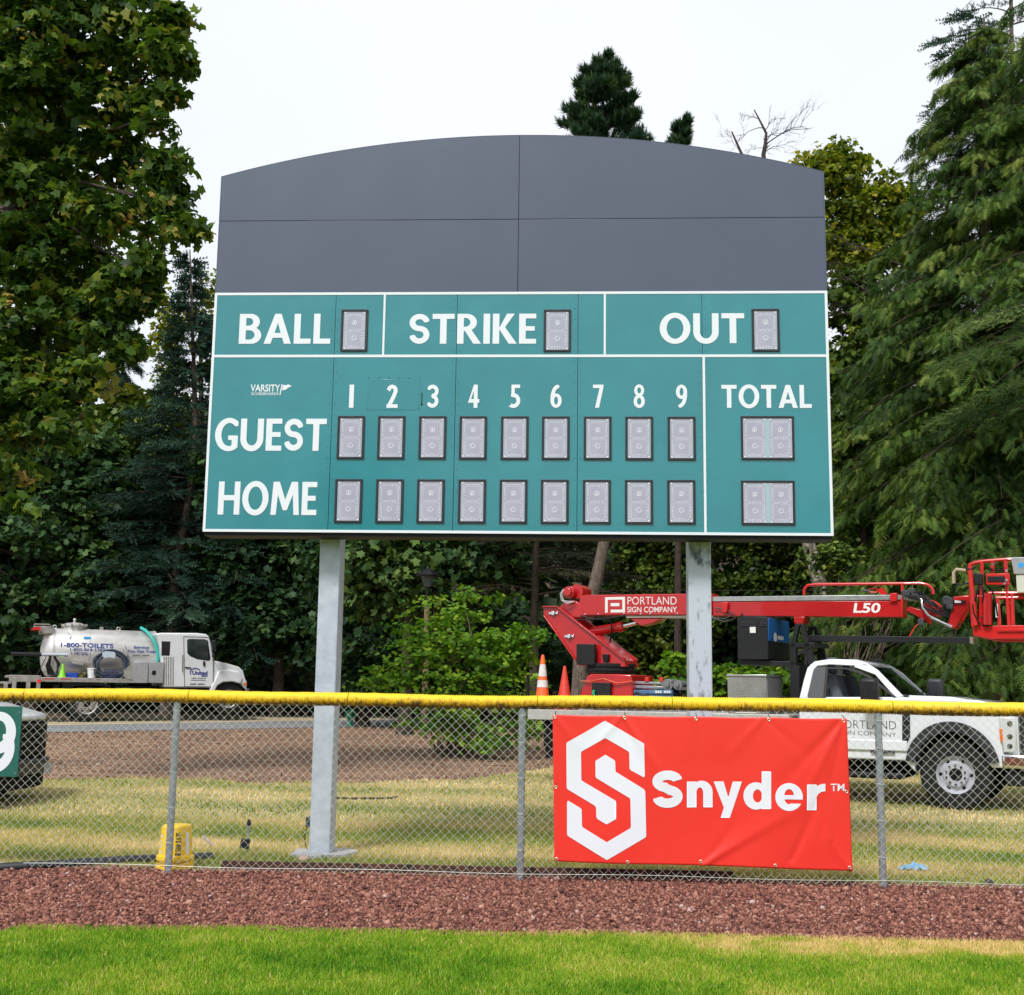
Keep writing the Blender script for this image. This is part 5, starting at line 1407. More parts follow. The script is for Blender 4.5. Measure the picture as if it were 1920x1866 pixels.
qprint('Service', 1003, 305, 1120, 284, m_navy, .02, 2)
qprint('You Can Trust', 955, 334, 1170, 312, m_navy, .02, 4)
qs = MB()
for k_ in range(11):
    if k_ == 5: continue
    a_ = 995+k_*11.6; u_, w_ = Q(a_, 359, vc-RT); u2_, w2_ = Q(a_+8, 352, vc-RT)
    dd_ = math.sqrt(max(RT*RT-((w_+w2_)/2-zc)**2, 0)); qs.add([(u_, vc-dd_-.014, w_), (u2_, vc-dd_-.014, w_), (u2_, vc-dd_-.014, w2_), (u_, vc-dd_-.014, w2_)], [[0,1,2,3]])
qs.build('small_print', m_ink, tank, smooth=0)
a, b = Q(628, 232, vc-RT); mb = MB(); mb.add([Qp(x, y, vc-RT-.01+.12) for x, y in ((628,232),(682,234),(682,217),(628,215))], [[0,1,2,3]]); mb.build('blue_label', mat('bright blue', (.03,.40,.75), .5), tank)
# manway
u, z = Q(556, 155, vc); mb = MB(); mb.lathe([(.30,-.08),(.30,.10),(.34,.10),(.34,.14),(.28,.15),(.22,.19),(.05,.21),(.03,.22),(.035,.26),(.05,.30),(.03,.33),(0,.34)], 'z', (u, vc, ztop-.02), 28); mw = mb.build('manway', m_ss, tank, smooth=40)
mb = MB()
for k in range(10): t = k*math.pi/5; mb.tube([(u+.33*math.cos(t), vc+.33*math.sin(t), ztop+.02), (u+.37*math.cos(t), vc+.37*math.sin(t), ztop+.14)], .022, 6)
mb.build('clamp', m_dirtal, mw)
for a in (410, 890):
    p = Q(a, 140, vc); mb = MB(); mb.tube([(p[0]+.05*math.cos(t), vc, ztop+.04+.05*math.sin(t)) for t in np.linspace(0, 6.28, 12)], .018, 6, False); mb.build('lifting_eye', m_dirtal, tank)
p = Q(762, 150, vc); MB().box(p[0]-.05, p[0]+.05, vc-.05, vc+.05, ztop-.02, ztop+.08).build('vent', m_dirtal, tank, bevel=.01)
mb = MB(); vv = vc-RT; mb.tube([Qp(508, 250, vv+.22), Qp(526, 245, vv+.12), Qp(527, 205, vv+.16), Qp(510, 185, vv+.3)], .022, 7); mb.build('handle', m_chrome, tank, smooth=60)
mb = MB(); mb.tube([Qp(925, 280, vv+.1), Qp(938, 318, vv-.02), Qp(955, 350, vv-.02)], .05, 8); mb.tube([Qp(905, 352, vv-.04), Qp(965, 356, vv-.04)], .03, 8); mb.build('fitting', m_dirtal, tank, smooth=60)
# rear: beacon box with red lights, pipe
mb = MB(); mb.box(Q(305,200,vc-.2)[0], Q(395,200,vc-.2)[0], vc-.5, vc+.5, Q(305,198,vc)[1], Q(305,140,vc)[1]); bc = mb.build('rear_light_box', m_dirtal, tt, bevel=.01)
mb = MB(); mb.box(Q(248,150,vc-.5)[0], Q(300,150,vc-.5)[0], vc-.75, vc+.3, Q(250,166,vc-.5)[1], Q(250,148,vc-.5)[1]); mb.build('red_lamp', mat('red lens', (.75,.02,.02), .25, coat=.5), bc)
mb = MB(); 
mb.tube([Qp(252,165,.5), Qp(258,122,.5), Qp(370,124,.5), Qp(395,150,.6)], .018, 6); mb.tube([Qp(252,140,.5), Qp(320,140,.5)], .015, 6); mb.build('lamp_guard', m_dirtal, bc, smooth=60)
mb = MB(); mb.tube([Qp(80,343,.1), Qp(310,350,.1)], .058, 10); rp = mb.build('roof_pipe', m_plastic, tt); rp['label'] = 'black half of the long horizontal pipe'
mb = MB(); mb.tube([Qp(311,350,.1), Qp(508,352,.1)], .055, 10); mb.build('bright_pipe', m_chrome, tt)
mb = MB(); mb.tube([Qp(192,320,.1), Qp(192,380,.1), Qp(205,440,.1), Qp(235,510,.1)], .010, 5); mb.tube([Qp(275,510,.1), Qp(350,360,.1)], .012, 5); mb.build('pipe_stay', m_plastic, tt)
# deck
dk = Q(600, 524)[1]
d0, d1 = Q(70, 520)[0], Q(1215, 560)[0]
mb = MB(); mb.box(Q(305,540)[0], Q(1000,540)[0], 0, 2.35, dk-.13, dk); mb.build('deck', m_dirtal, tt, bevel=.01)
mb = MB(); mb.box(d0, Q(304,540)[0], 0, 2.35, dk-.02, dk+.05); mb.box(d0, Q(304,540)[0], 0, .1, dk-.14, dk-.021)
for a in (27, 90, 195, 272): u = Q(a, 600)[0]; mb.box(u, u+.11, .0, .12, Q(a, 625)[1], dk-.141)
mb.box(Q(20,520)[0], Q(100,520)[0], .5, 1.9, dk-.2, dk-.14)
mb.build('rear_rack', m_dirtal, tt, bevel=.008)
mb = MB(); mb.box(Q(30,600)[0], Q(300,600)[0], .6, .66, Q(30,640)[1], dk-.15); mb.build('rear_panel', m_under, tt)
p = Q(293, 548, -.01); mb = MB(); mb.cyl((p[0], -.03, p[1]), (p[0], -.001, p[1]), .05, n=16); mb.build('tail_lamp', mat('lit red lens', (.9,.03,.02), .3, coat=.5), tt)
for a in (330, 455): u = Q(a, 530)[0]; MB().box(u, u+.28, -.006, -.001, dk-.055, dk-.025).build('reflector_tape', mat('red tape', (.55,.05,.04), .5), tt)
MB().box(Q(150,600)[0], Q(1700,600)[0], .75, .88, dk-.45, dk-.20).build('chassis_rail', m_under, tt)
MB().box(Q(150,600)[0], Q(1700,600)[0], 1.5, 1.63, dk-.45, dk-.20).build('chassis_rail', m_under, tt)
MB().box(Q(850,650)[0], Q(1180,650)[0], .05, .6, dk-.62, dk-.22).build('fuel_tank', m_under, tt, bevel=.05)
# aluminium lockers
for (a0, a1) in ((1005, 1117), (1119, 1232)):
    u0, zt0 = Q(a0, 405, -.05); u1 = Q(a1, 405, -.05)[0]; lk = MB().box(u0+.004, u1-.004, -.05, .6, Q(a0, 562, -.05)[1], zt0).build('locker', m_alu, tt, bevel=.008)
    if a0 > 1100:
        c = Q(1155, 487, -.05); MB().box(c[0]-.055, c[0]+.055, -.058, -.051, c[1]-.065, c[1]+.065).build('latch', m_under, lk, bevel=.004)
mb = MB(); mb.prism(PQ(((1000,410),(1004,410),(1004,560),(930,520),(930,470))), .0, .5); mb.build('locker_end', m_dirtal, tt)
# cab
vcab = .0; CW = 2.1
body = PQ(((1225,596),(1218,420),(1205,300),(1180,215),(1165,192),(1215,186),(1480,188),(1545,195),(1572,215),(1590,290),(1608,395),(1605,600)))
mb = MB(); mb.prism(body, vcab, CW); cb = mb.build('cab', m_cab, tt, bevel=.05, seg=3)
mb = MB(); mb.prism(PQ(((1608,395),(1700,415),(1790,440),(1822,466),(1838,520),(1852,560),(1852,600),(1842,612),(1800,560),(1740,550),(1670,555),(1625,585),(1600,625),(1570,625),(1600,560),(1604,470))), vcab+.02, CW-.02); mb.build('hood', m_cab, tt, bevel=.05, seg=3)
mb = MB(); mb.prism(PQ(((1565,628),(1600,560),(1640,470),(1700,462),(1790,480),(1820,530),(1800,568),(1740,552),(1670,557),(1630,582),(1605,628))), vcab-.05, vcab+.4); mb.build('fender', m_cab, tt, bevel=.03)
MB().prism(PQ(((1402,240),(1418,232),(1535,235),(1560,245),(1578,380),(1570,398),(1478,385),(1425,362),(1405,340))), vcab-.006, vcab+.01).build('door_window', m_dglass, tt, bevel=.003)
mb = MB()
L = PQ(((1378,215),(1384,590),(1600,594),(1604,470),(1590,290),(1572,222),(1378,215)), -.004)
mb.tube([(a, -.004, b) for a, b in L], .008, 4); mb.build('door_seam', m_plastic, tt)
MB().prism(PQ(((1212,250),(1278,252),(1272,358),(1210,358))), vcab-.006, vcab+.01).build('quarter_window', m_dglass, tt, bevel=.003)
for k in range(5):
    a = 1225+k*17; MB().prism(PQ(((a,368),(a+8,368),(a+8,580),(a,580))), -.010, -.001).build('cab_rib', m_dirtal, tt)
MB().prism(PQ(((1388,442),(1432,446),(1432,456),(1388,452))), -.02, -.001).build('door_handle', m_plastic, tt)
mb = MB(); mb.tube([Qp(1371,352,-.04), Qp(1367,480,-.04)], .014, 6); mb.build('grab_handle', m_chrome, tt)
mb = MB(); mb.prism(PQ(((1588,245),(1618,238),(1622,330),(1592,332)), -.3), -.38, -.2); mb.prism(PQ(((1592,338),(1612,338),(1612,370),(1592,370)), -.3), -.36, -.24); mr_ = mb.build('wing_mirror', m_plastic, tt, bevel=.02)
MB().tube([Qp(1604,250,-.3), Qp(1585,255,.02)], .014, 6).build('mirror_arm', m_plastic, mr_)
MB().tube([Qp(1604,368,-.3), Qp(1605,400,.02)], .014, 6).build('mirror_arm', m_plastic, mr_)
p = Q(1530, 415); MB().prism(PQ(((1522,400),(1538,400),(1538,436),(1522,436))), -.03, -.001).build('side_camera', m_plastic, tt, bevel=.01)
MB().prism(PQ(((1808,530),(1832,528),(1848,548),(1852,582),(1832,580),(1812,560)), -.01), -.02, .06).build('headlight', m_lens, tt, bevel=.01)
MB().prism(PQ(((1826,560),(1846,562),(1850,582),(1832,580)), -.02), -.03, -.0205).build('side_marker', m_amber, tt)
MB().prism(PQ(((1838,600),(1870,604),(1866,628),(1838,625)), -.02), -.04, CW+.02).build('front_bumper', m_chrome, tt, bevel=.01)
MB().prism(PQ(((1230,600),(1560,605),(1560,625),(1230,620)), 0), .0, .5).build('cab_step', m_under, tt)
MB().box(Q(1300,600)[0], Q(1820,600)[0], .45, 1.7, Q(1700,720)[1], Q(1700,560)[1]).build('engine_bay', m_under, tt)
def dprint(text, a0, b1, a1, b0, m, bold=0):
    u0, w0 = Q(a0, b1, -.008); u1, _ = Q(a1, b1, -.008); _, w1 = Q(a0, b0, -.008)
    P, _ = font_polys(text, bold); mb = MB(); print_on(mb, P, u0, w0, u1, w1, -.008); return mb.build('lettering', m, tt, smooth=0)
dprint('United', 1441, 501, 1556, 471, m_navy, .035)
dprint('1-800-TOILETS', 1432, 532, 1543, 521, m_ink, .01)
mb = MB()
for k_ in range(12):
    if k_ != 5: a_ = 1428+k_*9; c0, c1 = Q(a_, 577, -.008), Q(a_+6, 566, -.008); mb.box(c0[0], c1[0], -.008, -.005, c0[1], c1[1])
mb.build('small_print', m_ink, tt)
mb = MB(); mb.tube([Qp(1432,500,-.006), Qp(1425,480,-.006), Qp(1437,460,-.006), Qp(1462,450,-.006), Qp(1498,462,-.006)], .014, 5)
mb.box(Q(1510,510)[0], Q(1555,510)[0], -.008, -.005, Q(1510,514)[1], Q(1510,506)[1]); mb.box(Q(1430,540)[0], Q(1545,540)[0], -.008, -.005, Q(1430,543)[1], Q(1430,540)[1]); mb.build('door_logo', m_navy, tt)
# wheels
rw_ = .50
fwz = Q(1715, 805)[1]+rw_
wheel(tt, Q(1715, 690)[0], fwz, .05, rw_, .28, .28, m_dirtal, nuts=8)
wheel(tt, Q(1715, 690)[0], fwz, CW-.33, rw_, .28, .28, m_dirtal, nuts=8)
for v in (.02, .34, CW-.40, CW-.1): wheel(tt, 0.0, rw_, v, rw_, .28, .30, m_dirtal, nuts=8)
MB().prism(PQ(((470,560),(830,572),(830,600),(760,585),(700,580),(560,588),(500,640),(470,640))), -.0, .5).build('mud_guard', m_under, tt)
MB().box(Q(400,700)[0], Q(440,700)[0], .05, .6, Q(400,790)[1], dk-.2).build('mud_flap', m_under, tt)
# teal hose over the tank
mb = MB()
H = [(1058,150,vc-.1), (1095,172,vc-.45), (1135,215,vc-.64), (1165,270,vc-RT-.02), (1185,335,vc-RT-.05), (1186,375,vc-RT-.03), (1180,402,vc-RT)]
mb.tube([Qp(*h) for h in H], .048, 10)
tag(tt, kind=None)
o = mb.build('suction_hose', m_teal_h, tt, smooth=60); o['label'] = 'teal hose draped over the tank'
# loose things on the deck (each its own object)
def qobj(mb, name, m, label, cat, group=None, **k):
    o = mb.build(name, m, None, **k); o.matrix_world = Matrix.Translation((_q[0], 36.0, QZ)) @ Matrix.Rotation(QH, 4, 'Z'); tag(o, label, cat, group); return o
mb = MB(); rr = random.Random(2)
cx, cz = Q(835, 428, .12)
for k in range(7):
    r0 = .30+.035*k; pts_ = [(cx+(r0+rr.uniform(-.01,.01))*math.cos(t)*1.0+.02*k*(.5-rr.random()), .12-.02+.03*(k % 3), cz+(r0*.86)*math.sin(t)) for t in np.linspace(0, 6.283, 26)]
    if k >= 2: mb.tube(pts_, .032, 7, False)
qobj(mb, 'coiled_hose', m_hose, 'coil of thick dark grey suction hose leaning on the steel tank', 'hose', smooth=60)
mb = MB(); mb.prism([Q(*p, -.02) for p in ((768,332),(800,324),(858,330),(868,352),(855,378),(820,368),(785,376),(768,365))], -.03, .0)
qobj(mb, 'hose_placard', mat('pale blue placard', (.50,.60,.66), .5), 'pale placard fixed over the coiled hose on the tank truck', 'placard')
mb = MB(); cx2, cz2 = Q(400, 430, .1)
for k in range(6): mb.tube([Qp(375+rr.uniform(-10,14), 350+rr.uniform(0,10), .1), Qp(345+6*k, 430, .08), Qp(360+10*k, 500, .1), Qp(430+rr.uniform(-15,5), 495, .1), Qp(450-4*k, 420, .08), Qp(400+rr.uniform(-12,12), 345, .12)], .020, 6)
qobj(mb, 'black_hose_bundle', m_plastic, 'bundle of thin black hose hanging at the rear of the tank truck', 'hose', smooth=60)
mb = MB(); u, z = Q(466, 520, .1); h = Q(466, 420, .1)[1]-z; mb.lathe([(.13,0),(.12,.03),(.10,.03),(.03,h),(0,h)], 'z', (u, .15, z), 16)
g_ = qobj(mb, 'traffic_cone', mat('lime plastic', (.30,.75,.05), .5), 'small lime green cone on the tank truck deck', 'cone')
u0 = Q(505,487,.15)[0]; u1 = Q(583,487,.15)[0]
qobj(MB().box(u0, u1, .1, .45, dk+.001, Q(505,486,.1)[1]), 'blue_tote', mat('blue plastic', (.01,.06,.42), .5), 'low blue plastic tote on the tank truck deck', 'tote', bevel=.01)
u0 = Q(590,487,.15)[0]; u1 = Q(640,487,.15)[0]
qobj(MB().box(u0, u1, .1, .4, dk+.001, Q(505,482,.1)[1]), 'tool_case', mat('yellow black case', (.35,.27,.02), .5, c2=(.02,.02,.02), nscale=9, lo=.45, hi=.5), 'yellow and black tool case on the tank truck deck', 'case', bevel=.02)
u, z = Q(690, 480, .2); qobj(MB().lathe([(.11,0),(.135,.26),(.145,.26),(.145,.29),(0,.29)], 'z', (u, .2, dk), 20), 'white_bucket', m_whitep, 'white bucket with lid between the tool case and the coiled hose', 'bucket', smooth=40)
u0 = Q(640,455,.5)[0]; u1 = Q(715,455,.5)[0]
qobj(MB().prism([(u0, dk+.12), (u1, dk+.20), (u1, dk+.24), (u0+.02, dk+.16)], .35, .6), 'folded_sack', mat('pale sack', (.50,.46,.36), .8), 'pale folded sack lying behind the white bucket', 'sack', bevel=.01)
mb = MB(); u0, zt_b = Q(790,460,.05); u1 = Q(880,460,.05)[0]
mb.box(u0, u1, .02, .35, dk+.001, dk+.02)
for k in range(4): zz = dk+.03+k*(zt_b-dk-.04)/3.2; mb.box(u0, u1, .02, .035, zz, zz+.025); mb.box(u0, u0+.015, .035, .35, zz, zz+.025); mb.box(u1-.015, u1, .035, .35, zz, zz+.025); mb.box(u0, u1, .335, .35, zz, zz+.025)
for k in range(6): uu = u0+(u1-u0-.015)*k/5; mb.box(uu, uu+.015, .018, .033, dk+.02, zt_b)
qobj(mb, 'wire_basket', mat('dark blue plastic', (.02,.03,.10), .5), 'dark blue crate in front of the coiled hose on the tank truck', 'crate')
u0 = Q(538,405,.2)[0]; u1 = Q(640,405,.2)[0]; mb = MB(); zt_s = Q(538,405,.2)[1]; mb.prism([(u0, zt_s), (u1, zt_s), (u1-.08, zt_s-.10), (u0+.02, zt_s-.06)], .15, .45)
mb.build('side_step', m_dirtal, tt, bevel=.01)

# ================================================================== DARK-GRILLED PICKUP, cut by the left edge
m_pw = mat('white hood paint', (.80,.82,.85), .25, coat=.5)
xf = U(99, 1400, 17.3)[0]
PF = Frame(xf, 15.35, float(terrain(0, 15.5)), 0)
pk = thing('pickup_truck', 'white pickup with black grille, nose cut by the left edge behind the number board', 'pickup', (xf, 15.35, PF.z0))
hzt = CAMZ-(1336-1283)*16.0/F_PX-PF.z0
def plan(mb_, k=.12):
    """round the front corners in plan"""
    for i, (x, y, z) in enumerate(mb_.v):
        w = abs(y-1.0)/1.0; mb_.v[i] = (x-k*w**3, y, z)
    return mb_
def slab(x0, x1, z0a, z1a, z0b, z1b, n=10, y0=0.0, y1=2.0):
    m_ = MB()
    for i in range(n+1):
        y = y0+(y1-y0)*i/n; m_.v += [(x0, y, z0a), (x1, y, z0b), (x1, y, z1b), (x0, y, z1a)]
    for i in range(n):
        a = 4*i
        for j in range(4): m_.f.append([a+j, a+(j+1) % 4, a+4+(j+1) % 4, a+4+j][::-1]); m_.mi.append(0)
    m_.f.append([0,1,2,3]); m_.f.append([4*n+3, 4*n+2, 4*n+1, 4*n]); m_.mi += [0, 0]
    return m_
hd_ = plan(slab(-1.5, -.02, hzt-.14, hzt+.05, hzt-.13, hzt-.05))
hd_.v = [(x, y, z+(.30 if x < -1 and z > hzt-.1 else 0)) for x, y, z in hd_.v]
hd_.build('hood', m_pw, pk, bevel=.03, smooth=40)
MB().box(-5.4, -1.45, 0.0, 2.0, .55, hzt-.02).build('body', m_pw, pk, bevel=.05)
MB().prism([(-3.6, hzt-.02), (-1.6, hzt-.02), (-2.3, hzt+.62), (-3.4, hzt+.62)], .12, 1.88).build('cab', m_dglass, pk, bevel=.05)
MB().box(-1.5, -.3, 0.0, 2.0, .72, hzt-.2).build('fender', m_pw, pk, bevel=.05)
plan(slab(-.28, .0, .55, hzt-.142, .55, hzt-.142)).build('grille_surround', m_under, pk, smooth=40)
for k in range(4): plan(slab(-.018, .03, .66+k*.11, .72+k*.11, .67+k*.11, .71+k*.11, 10, .32, 1.68)).build('grille_bar', m_plastic, pk, smooth=40)
for y0, y1 in ((.04, .30), (1.70, 1.96)): plan(slab(-.06, .012, .78, hzt-.30, .80, hzt-.31, 4, y0, y1), .1).build('headlight', mat('smoked lens', (.05,.055,.06), .08, spec=.8), pk, smooth=40)
plan(slab(-.25, .13, .40, .60, .40, .58, 10, -.02, 2.02), .2).build('front_bumper', mat('dark bumper', (.025,.03,.036), .3), pk, smooth=40, bevel=.02)
plan(slab(-.35, .06, .17, .39, .22, .39, 10, .05, 1.95), .2).build('air_dam', m_under, pk, smooth=40)
MB().box(.10, .108, 1.45, 1.70, .38, .52).build('number_plate', mat('plate', (.35,.38,.42), .4), pk)
for y in (1.55, .4):
    MB().tube([(.0, y-.2, .34), (.08, y-.2, .33), (.09, y-.2, .28), (.0, y-.2, .27)], .014, 6).build('tow_hook', m_grey, pk)
for v in (.03, 1.72): wheel(pk, -.85, .42, v, .42, .26, .23, m_alu, nuts=8)
for v in (.03, 1.72): wheel(pk, -4.3, .42, v, .42, .26, .23, m_alu, nuts=8)
# ================================================================== SMALL THINGS
# upturned yellow bucket behind the left post
bx_, by_ = U(329, 1600, FY+.26)[0], FY+.26
bk_ = thing('yellow_bucket', 'upturned yellow bucket with black print beside the left fence post', 'bucket', (bx_, by_, .005))
m_yb = mat('bucket yellow', (.95,.64,.01), .4, c2=(.90,.56,.01), nscale=5)
s_ = 1.0
hh_ = .375; rt_, rb_ = .128, .160
mb = MB(); mb.lathe([(0,hh_), (rt_-.012,hh_), (rt_,hh_-.012), (rt_+.003,hh_-.03), (rb_-.012, .115), (rb_+.004,.112), (rb_+.006,.078), (rb_-.006,.075), (rb_-.004,.055), (rb_+.003,.053), (rb_+.003,.043), (rb_-.004,.041), (rb_-.004,.028), (rb_+.004,.026), (rb_+.005,0.0)], 'z', (0,0,0), 48)
mb.build('bucket_shell', m_yb, bk_, smooth=35)
mb = MB()
def bpt(th, z, o=.002): r = rt_+.003+(rb_-.015-rt_)*(hh_-.03-z)/(hh_-.145)+o; return (r*math.sin(th), -r*math.cos(th), z)
def bprint(text, th0, th1, z0, z1, m, bold, name='print'):
    P, _ = font_polys(text, bold, maxlen=.3); mb = MB()
    for f in P: mb.add([bpt(th0+(th1-th0)*(1-t), z0+(z1-z0)*s) for s, t in f], [list(range(len(f)))][::1])
    return mb.build(name, m, bk_, smooth=0)
mb = MB()
for (a, b, c, d) in ((.28,.62,.125,.145),(.30,.36,.155,.215),(.42,.48,.155,.215),(.54,.60,.155,.215),(.36,.54,.205,.222),(.28,.45,.235,.25),(.50,.62,.235,.25),(.30,.60,.262,.272),(.28,.36,.284,.318),(.42,.50,.284,.318),(.56,.62,.284,.306)): mb.add([bpt(a,c), bpt((a+b)/2,c), bpt(b,c), bpt(b,d), bpt((a+b)/2,d), bpt(a,d)], [[0,1,2,3,4,5]])
mb.build('print_bar', m_ink, bk_, smooth=0)
mb = MB()
for (a, b, c, d) in ((-.92,-.68,.14,.165),(-.92,-.84,.18,.22),(-.76,-.68,.18,.22),(-.90,-.70,.235,.25),(-.90,-.70,.27,.295)): mb.add([bpt(a,c), bpt(b,c), bpt(b,d), bpt(a,d)], [[0,1,2,3]])
for th in (.95,): mb.add([bpt(th,.13), bpt(th+.25,.13), bpt(th+.25,.32), bpt(th,.32)], [[0,1,2,3]])
mb.build('bucket_label', m_whitep, bk_)
mb = MB(); mb.tube([bpt(-1.5, .10, .01), bpt(-1.0, .075, .03), bpt(-.5, .062, .03), bpt(0, .058, .03), bpt(.5, .062, .03), bpt(1.0, .075, .03), bpt(1.5, .10, .01)], .003, 5)
mb.build('bucket_handle', m_plastic, bk_, smooth=60)
# short stake with a black clip and a small black box
p = G(464, 1598); ph_ = U(464, 1536, p[1])[2]
st = thing('ground_stake', 'short grey stake with a black cap and a small black box at its foot', 'stake', (p[0], p[1], p[2]))
h = ph_-p[2]
MB().cyl((0,0,-.02), (0,0,h-.06), .011, n=10).build('stake_pipe', m_tube, st)
MB().lathe([(.016,h-.08),(.024,h-.06),(.020,h-.03),(.012,h),(0,h)], 'z', (0,0,0), 12).build('stake_cap', m_plastic, st)
mb = MB(); mb.lathe([(.024,h-.075),(.03,h-.075),(.03,h-.065),(.024,h-.065)], 'z', (0,0,0), 14, False); mb.build('ring', m_tube, st)
mb = MB(); mb.box(-.085, .005, -.05, .0, .035, .125); b_ = mb.build('foot_box', m_plastic, st, bevel=.006); b_.rotation_euler = (0, .18, .2)
# scrap of wood, stones, leaf
def lie(px, py, name, mb_, m, label, cat, rz=0, lift=0.0, **k):
    g_ = G(px, py); o = mb_.build(name, m, None, **k); o.location = (g_[0], g_[1], g_[2]+lift); o.rotation_euler = (0, 0, rz); return tag(o, label, cat)
lie(395, 1590, 'wood_scrap', MB().prism([(-.10,.10),(-.085,.125),(.07,.0),(.05,-.01)], -.012, .012), mat('weathered wood', (.35,.28,.22), .85, c2=(.5,.42,.35), nscale=20), 'short weathered wood scrap standing in the grass right of the bucket', 'stick', bevel=.004)
mb = MB(); mb.lathe([(0,0),(.05,.005),(.06,.03),(.045,.055),(0,.065)], 'z', (0,0,0), 9); lie(570, 1617, 'pink_stone', mb, mat('pinkish stone', (.38,.25,.20), .9, c2=(.5,.36,.3), nscale=9), 'pinkish stone in front of the left column footing', 'stone')
mb = MB(); mb.lathe([(0,0),(.035,.005),(.045,.03),(.02,.05),(0,.055)], 'z', (0,0,0), 7); lie(1855, 1660, 'dark_stone', mb, mat('dark stone', (.05,.04,.04), .9), 'dark stone at the edge of the grass right of the right fence post', 'stone')
mb = MB(); mb.add([(-.04,0,.02),(0,-.02,.03),(.045,0,.02),(0,.03,.035)], [[0,1,2,3]]); lie(541, 1579, 'dry_leaf', mb, mat('tan leaf', (.45,.25,.07), .8), 'small tan leaf in the grass left of the column', 'leaf')
# blue glove
g_ = G(1712, 1634); mb = MB(); rr = random.Random(6); n = 30; m_ = 16
for i in range(n+1):
    for j in range(m_+1):
        x = -.12+.24*i/n; y = -.06+.12*j/m_; r = math.hypot(x/.12, y/.06)
        z = max(0, 1-r*r)*.045*(1.0 if x > -.02 else .5)+.012*math.sin(x*90+y*40)+.010*math.sin(y*130-x*50)+.015
        mb.v.append((x*(1+.1*math.sin(j)), y*(1+.12*math.sin(i*.8)), max(z, .004)))
for i in range(n):
    for j in range(m_): k = i*(m_+1)+j; mb.f.append([k, k+m_+1, k+m_+2, k+1]); mb.mi.append(0)
o = mb.build('blue_glove', mat('blue nitrile', (.12,.38,.62), .45, c2=(.30,.55,.75), nscale=16), None, smooth=80); o.location = (g_[0], g_[1], g_[2]+.012)
tag(o, 'crumpled blue disposable glove on the grass right of the right fence post', 'glove')
# black drain pipe and rusty edging
a, b, c = G(0, 1634), G(250, 1620), G(398, 1613)
mb = MB(); pts = [(a[0]-2.5, a[1]-.15, .03), (a[0], a[1], .03), (b[0], b[1], .035), (c[0], c[1], .03)]
mb.tube(pts, .042, 10); tag(mb.build('drain_pipe', mat('black pipe', (.02,.022,.028), .45), smooth=60), 'black plastic pipe lying behind the fence at lower left', 'pipe')
a, b = G(408, 1636), G(1040, 1640); c = G(1330, 1650)
mb = MB(); y0 = FY+.20
mb.box(a[0], c[0]+.2, y0, y0+.03, 0.0, .085)
tag(mb.build('lawn_edging', mat('rusty edging', (.11,.04,.018), .8, c2=(.03,.014,.01), nscale=8), bevel=.004), 'rust brown edging board between the gravel and the dry grass', 'edging')
# cable box and lead on left column
u, z = BF.L(573, 1541, .35); mb = MB(); mb.box(-.022, .022, -.02, .02, -.05, .05)
cb_ = mb.build('junction_box', m_grey, sb, bevel=.008); cb_.location = (CXL-.205/2-.024, .34, z)
mb = MB(); x0 = CXL-.205/2-.03; mb.tube([(x0, .33, z-.05), (x0-.02, .32, z-.13), (x0-.005, .33, z-.22), (x0+.01, .34, .06)], .004, 5); mb.build('lead', m_blk, sb, smooth=60)
g1, g2 = G(640, 1500), G(745, 1500)
mb = MB(); mb.tube([(g1[0]-.3, g1[1], g1[2]+.03), (g1[0]+.1, g1[1], g1[2]+.02), (g2[0]-.1, g2[1], g2[2]+.02), (g2[0], g2[1]+.05, g2[2]+.04)], .016, 7); tag(mb.build('dark_hose', m_plastic, smooth=60), 'dark hose lying in the grass just right of the left column', 'hose')
# green hydrant beside the road
g_ = G(657, 1363); gy = g_[1]; ht = U(657, 1331, gy)[2]-g_[2]
hy = thing('green_hydrant', 'small green hydrant at the roadside behind the left column', 'hydrant', tuple(g_))
m_hg = mat('hydrant green', (.006,.20,.11), .5)
w = .13
MB().lathe([(w*.7,0),(w*.7,.03),(w*.45,.04),(w*.5,ht*.35),(w*.75,ht*.42),(w*.75,ht*.48),(w*.95,ht*.55),(w*1.05,ht*.9),(w*.9,ht*.95),(w*.3,ht),(0,ht)], 'z', (0,0,0), 16).build('hydrant_body', m_hg, hy, smooth=40)
mb = MB(); mb.cyl((-w*1.5,0,ht*.72), (w*1.5,0,ht*.72), w*.35, n=10); mb.cyl((0,-w*1.35,ht*.68), (0,0,ht*.68), w*.42, n=10); mb.build('outlet', m_hg, hy)
# street lamp
ly = 31.0; lb = U(797, 1300, ly); lt = U(800, 1070, ly)
lp = thing('street_lamp', 'dark lantern street lamp on a wooden pole at the edge of the trees', 'street lamp', (lb[0], ly, float(terrain(0, ly))))
H_ = lt[2]-float(terrain(0, ly))
MB().tube([(0,0,0), (0,0,H_-.75)], [.085,.07], 12).build('wooden_pole', mat('brown post', (.24,.17,.09), .85, c2=(.15,.10,.06), nscale=8), lp)
MB().tube([(0,0,H_-.75), (0,0,H_-.42)], [.045,.04], 10).build('neck', m_blk, lp)
MB().lathe([(.05,H_-.42),(.09,H_-.40),(.19,H_-.14),(.17,H_-.13)], 'z', (0,0,0), 6).build('lantern_glass', mat('lantern glass', (.10,.12,.12), .15, spec=.8), lp, smooth=0)
MB().lathe([(.30,H_-.15),(.31,H_-.12),(.12,H_+.02),(.05,H_+.05),(.03,H_+.10),(0,H_+.11)], 'z', (0,0,0), 6).build('lantern_roof', m_blk, lp, smooth=0)
# ================================================================== TREES
def fan(out):
    v = np.array([(x, y, z) for x, y, z in out], float); n = len(v)
    return v, np.array([[0, i, i+1] for i in range(1, n-1)])
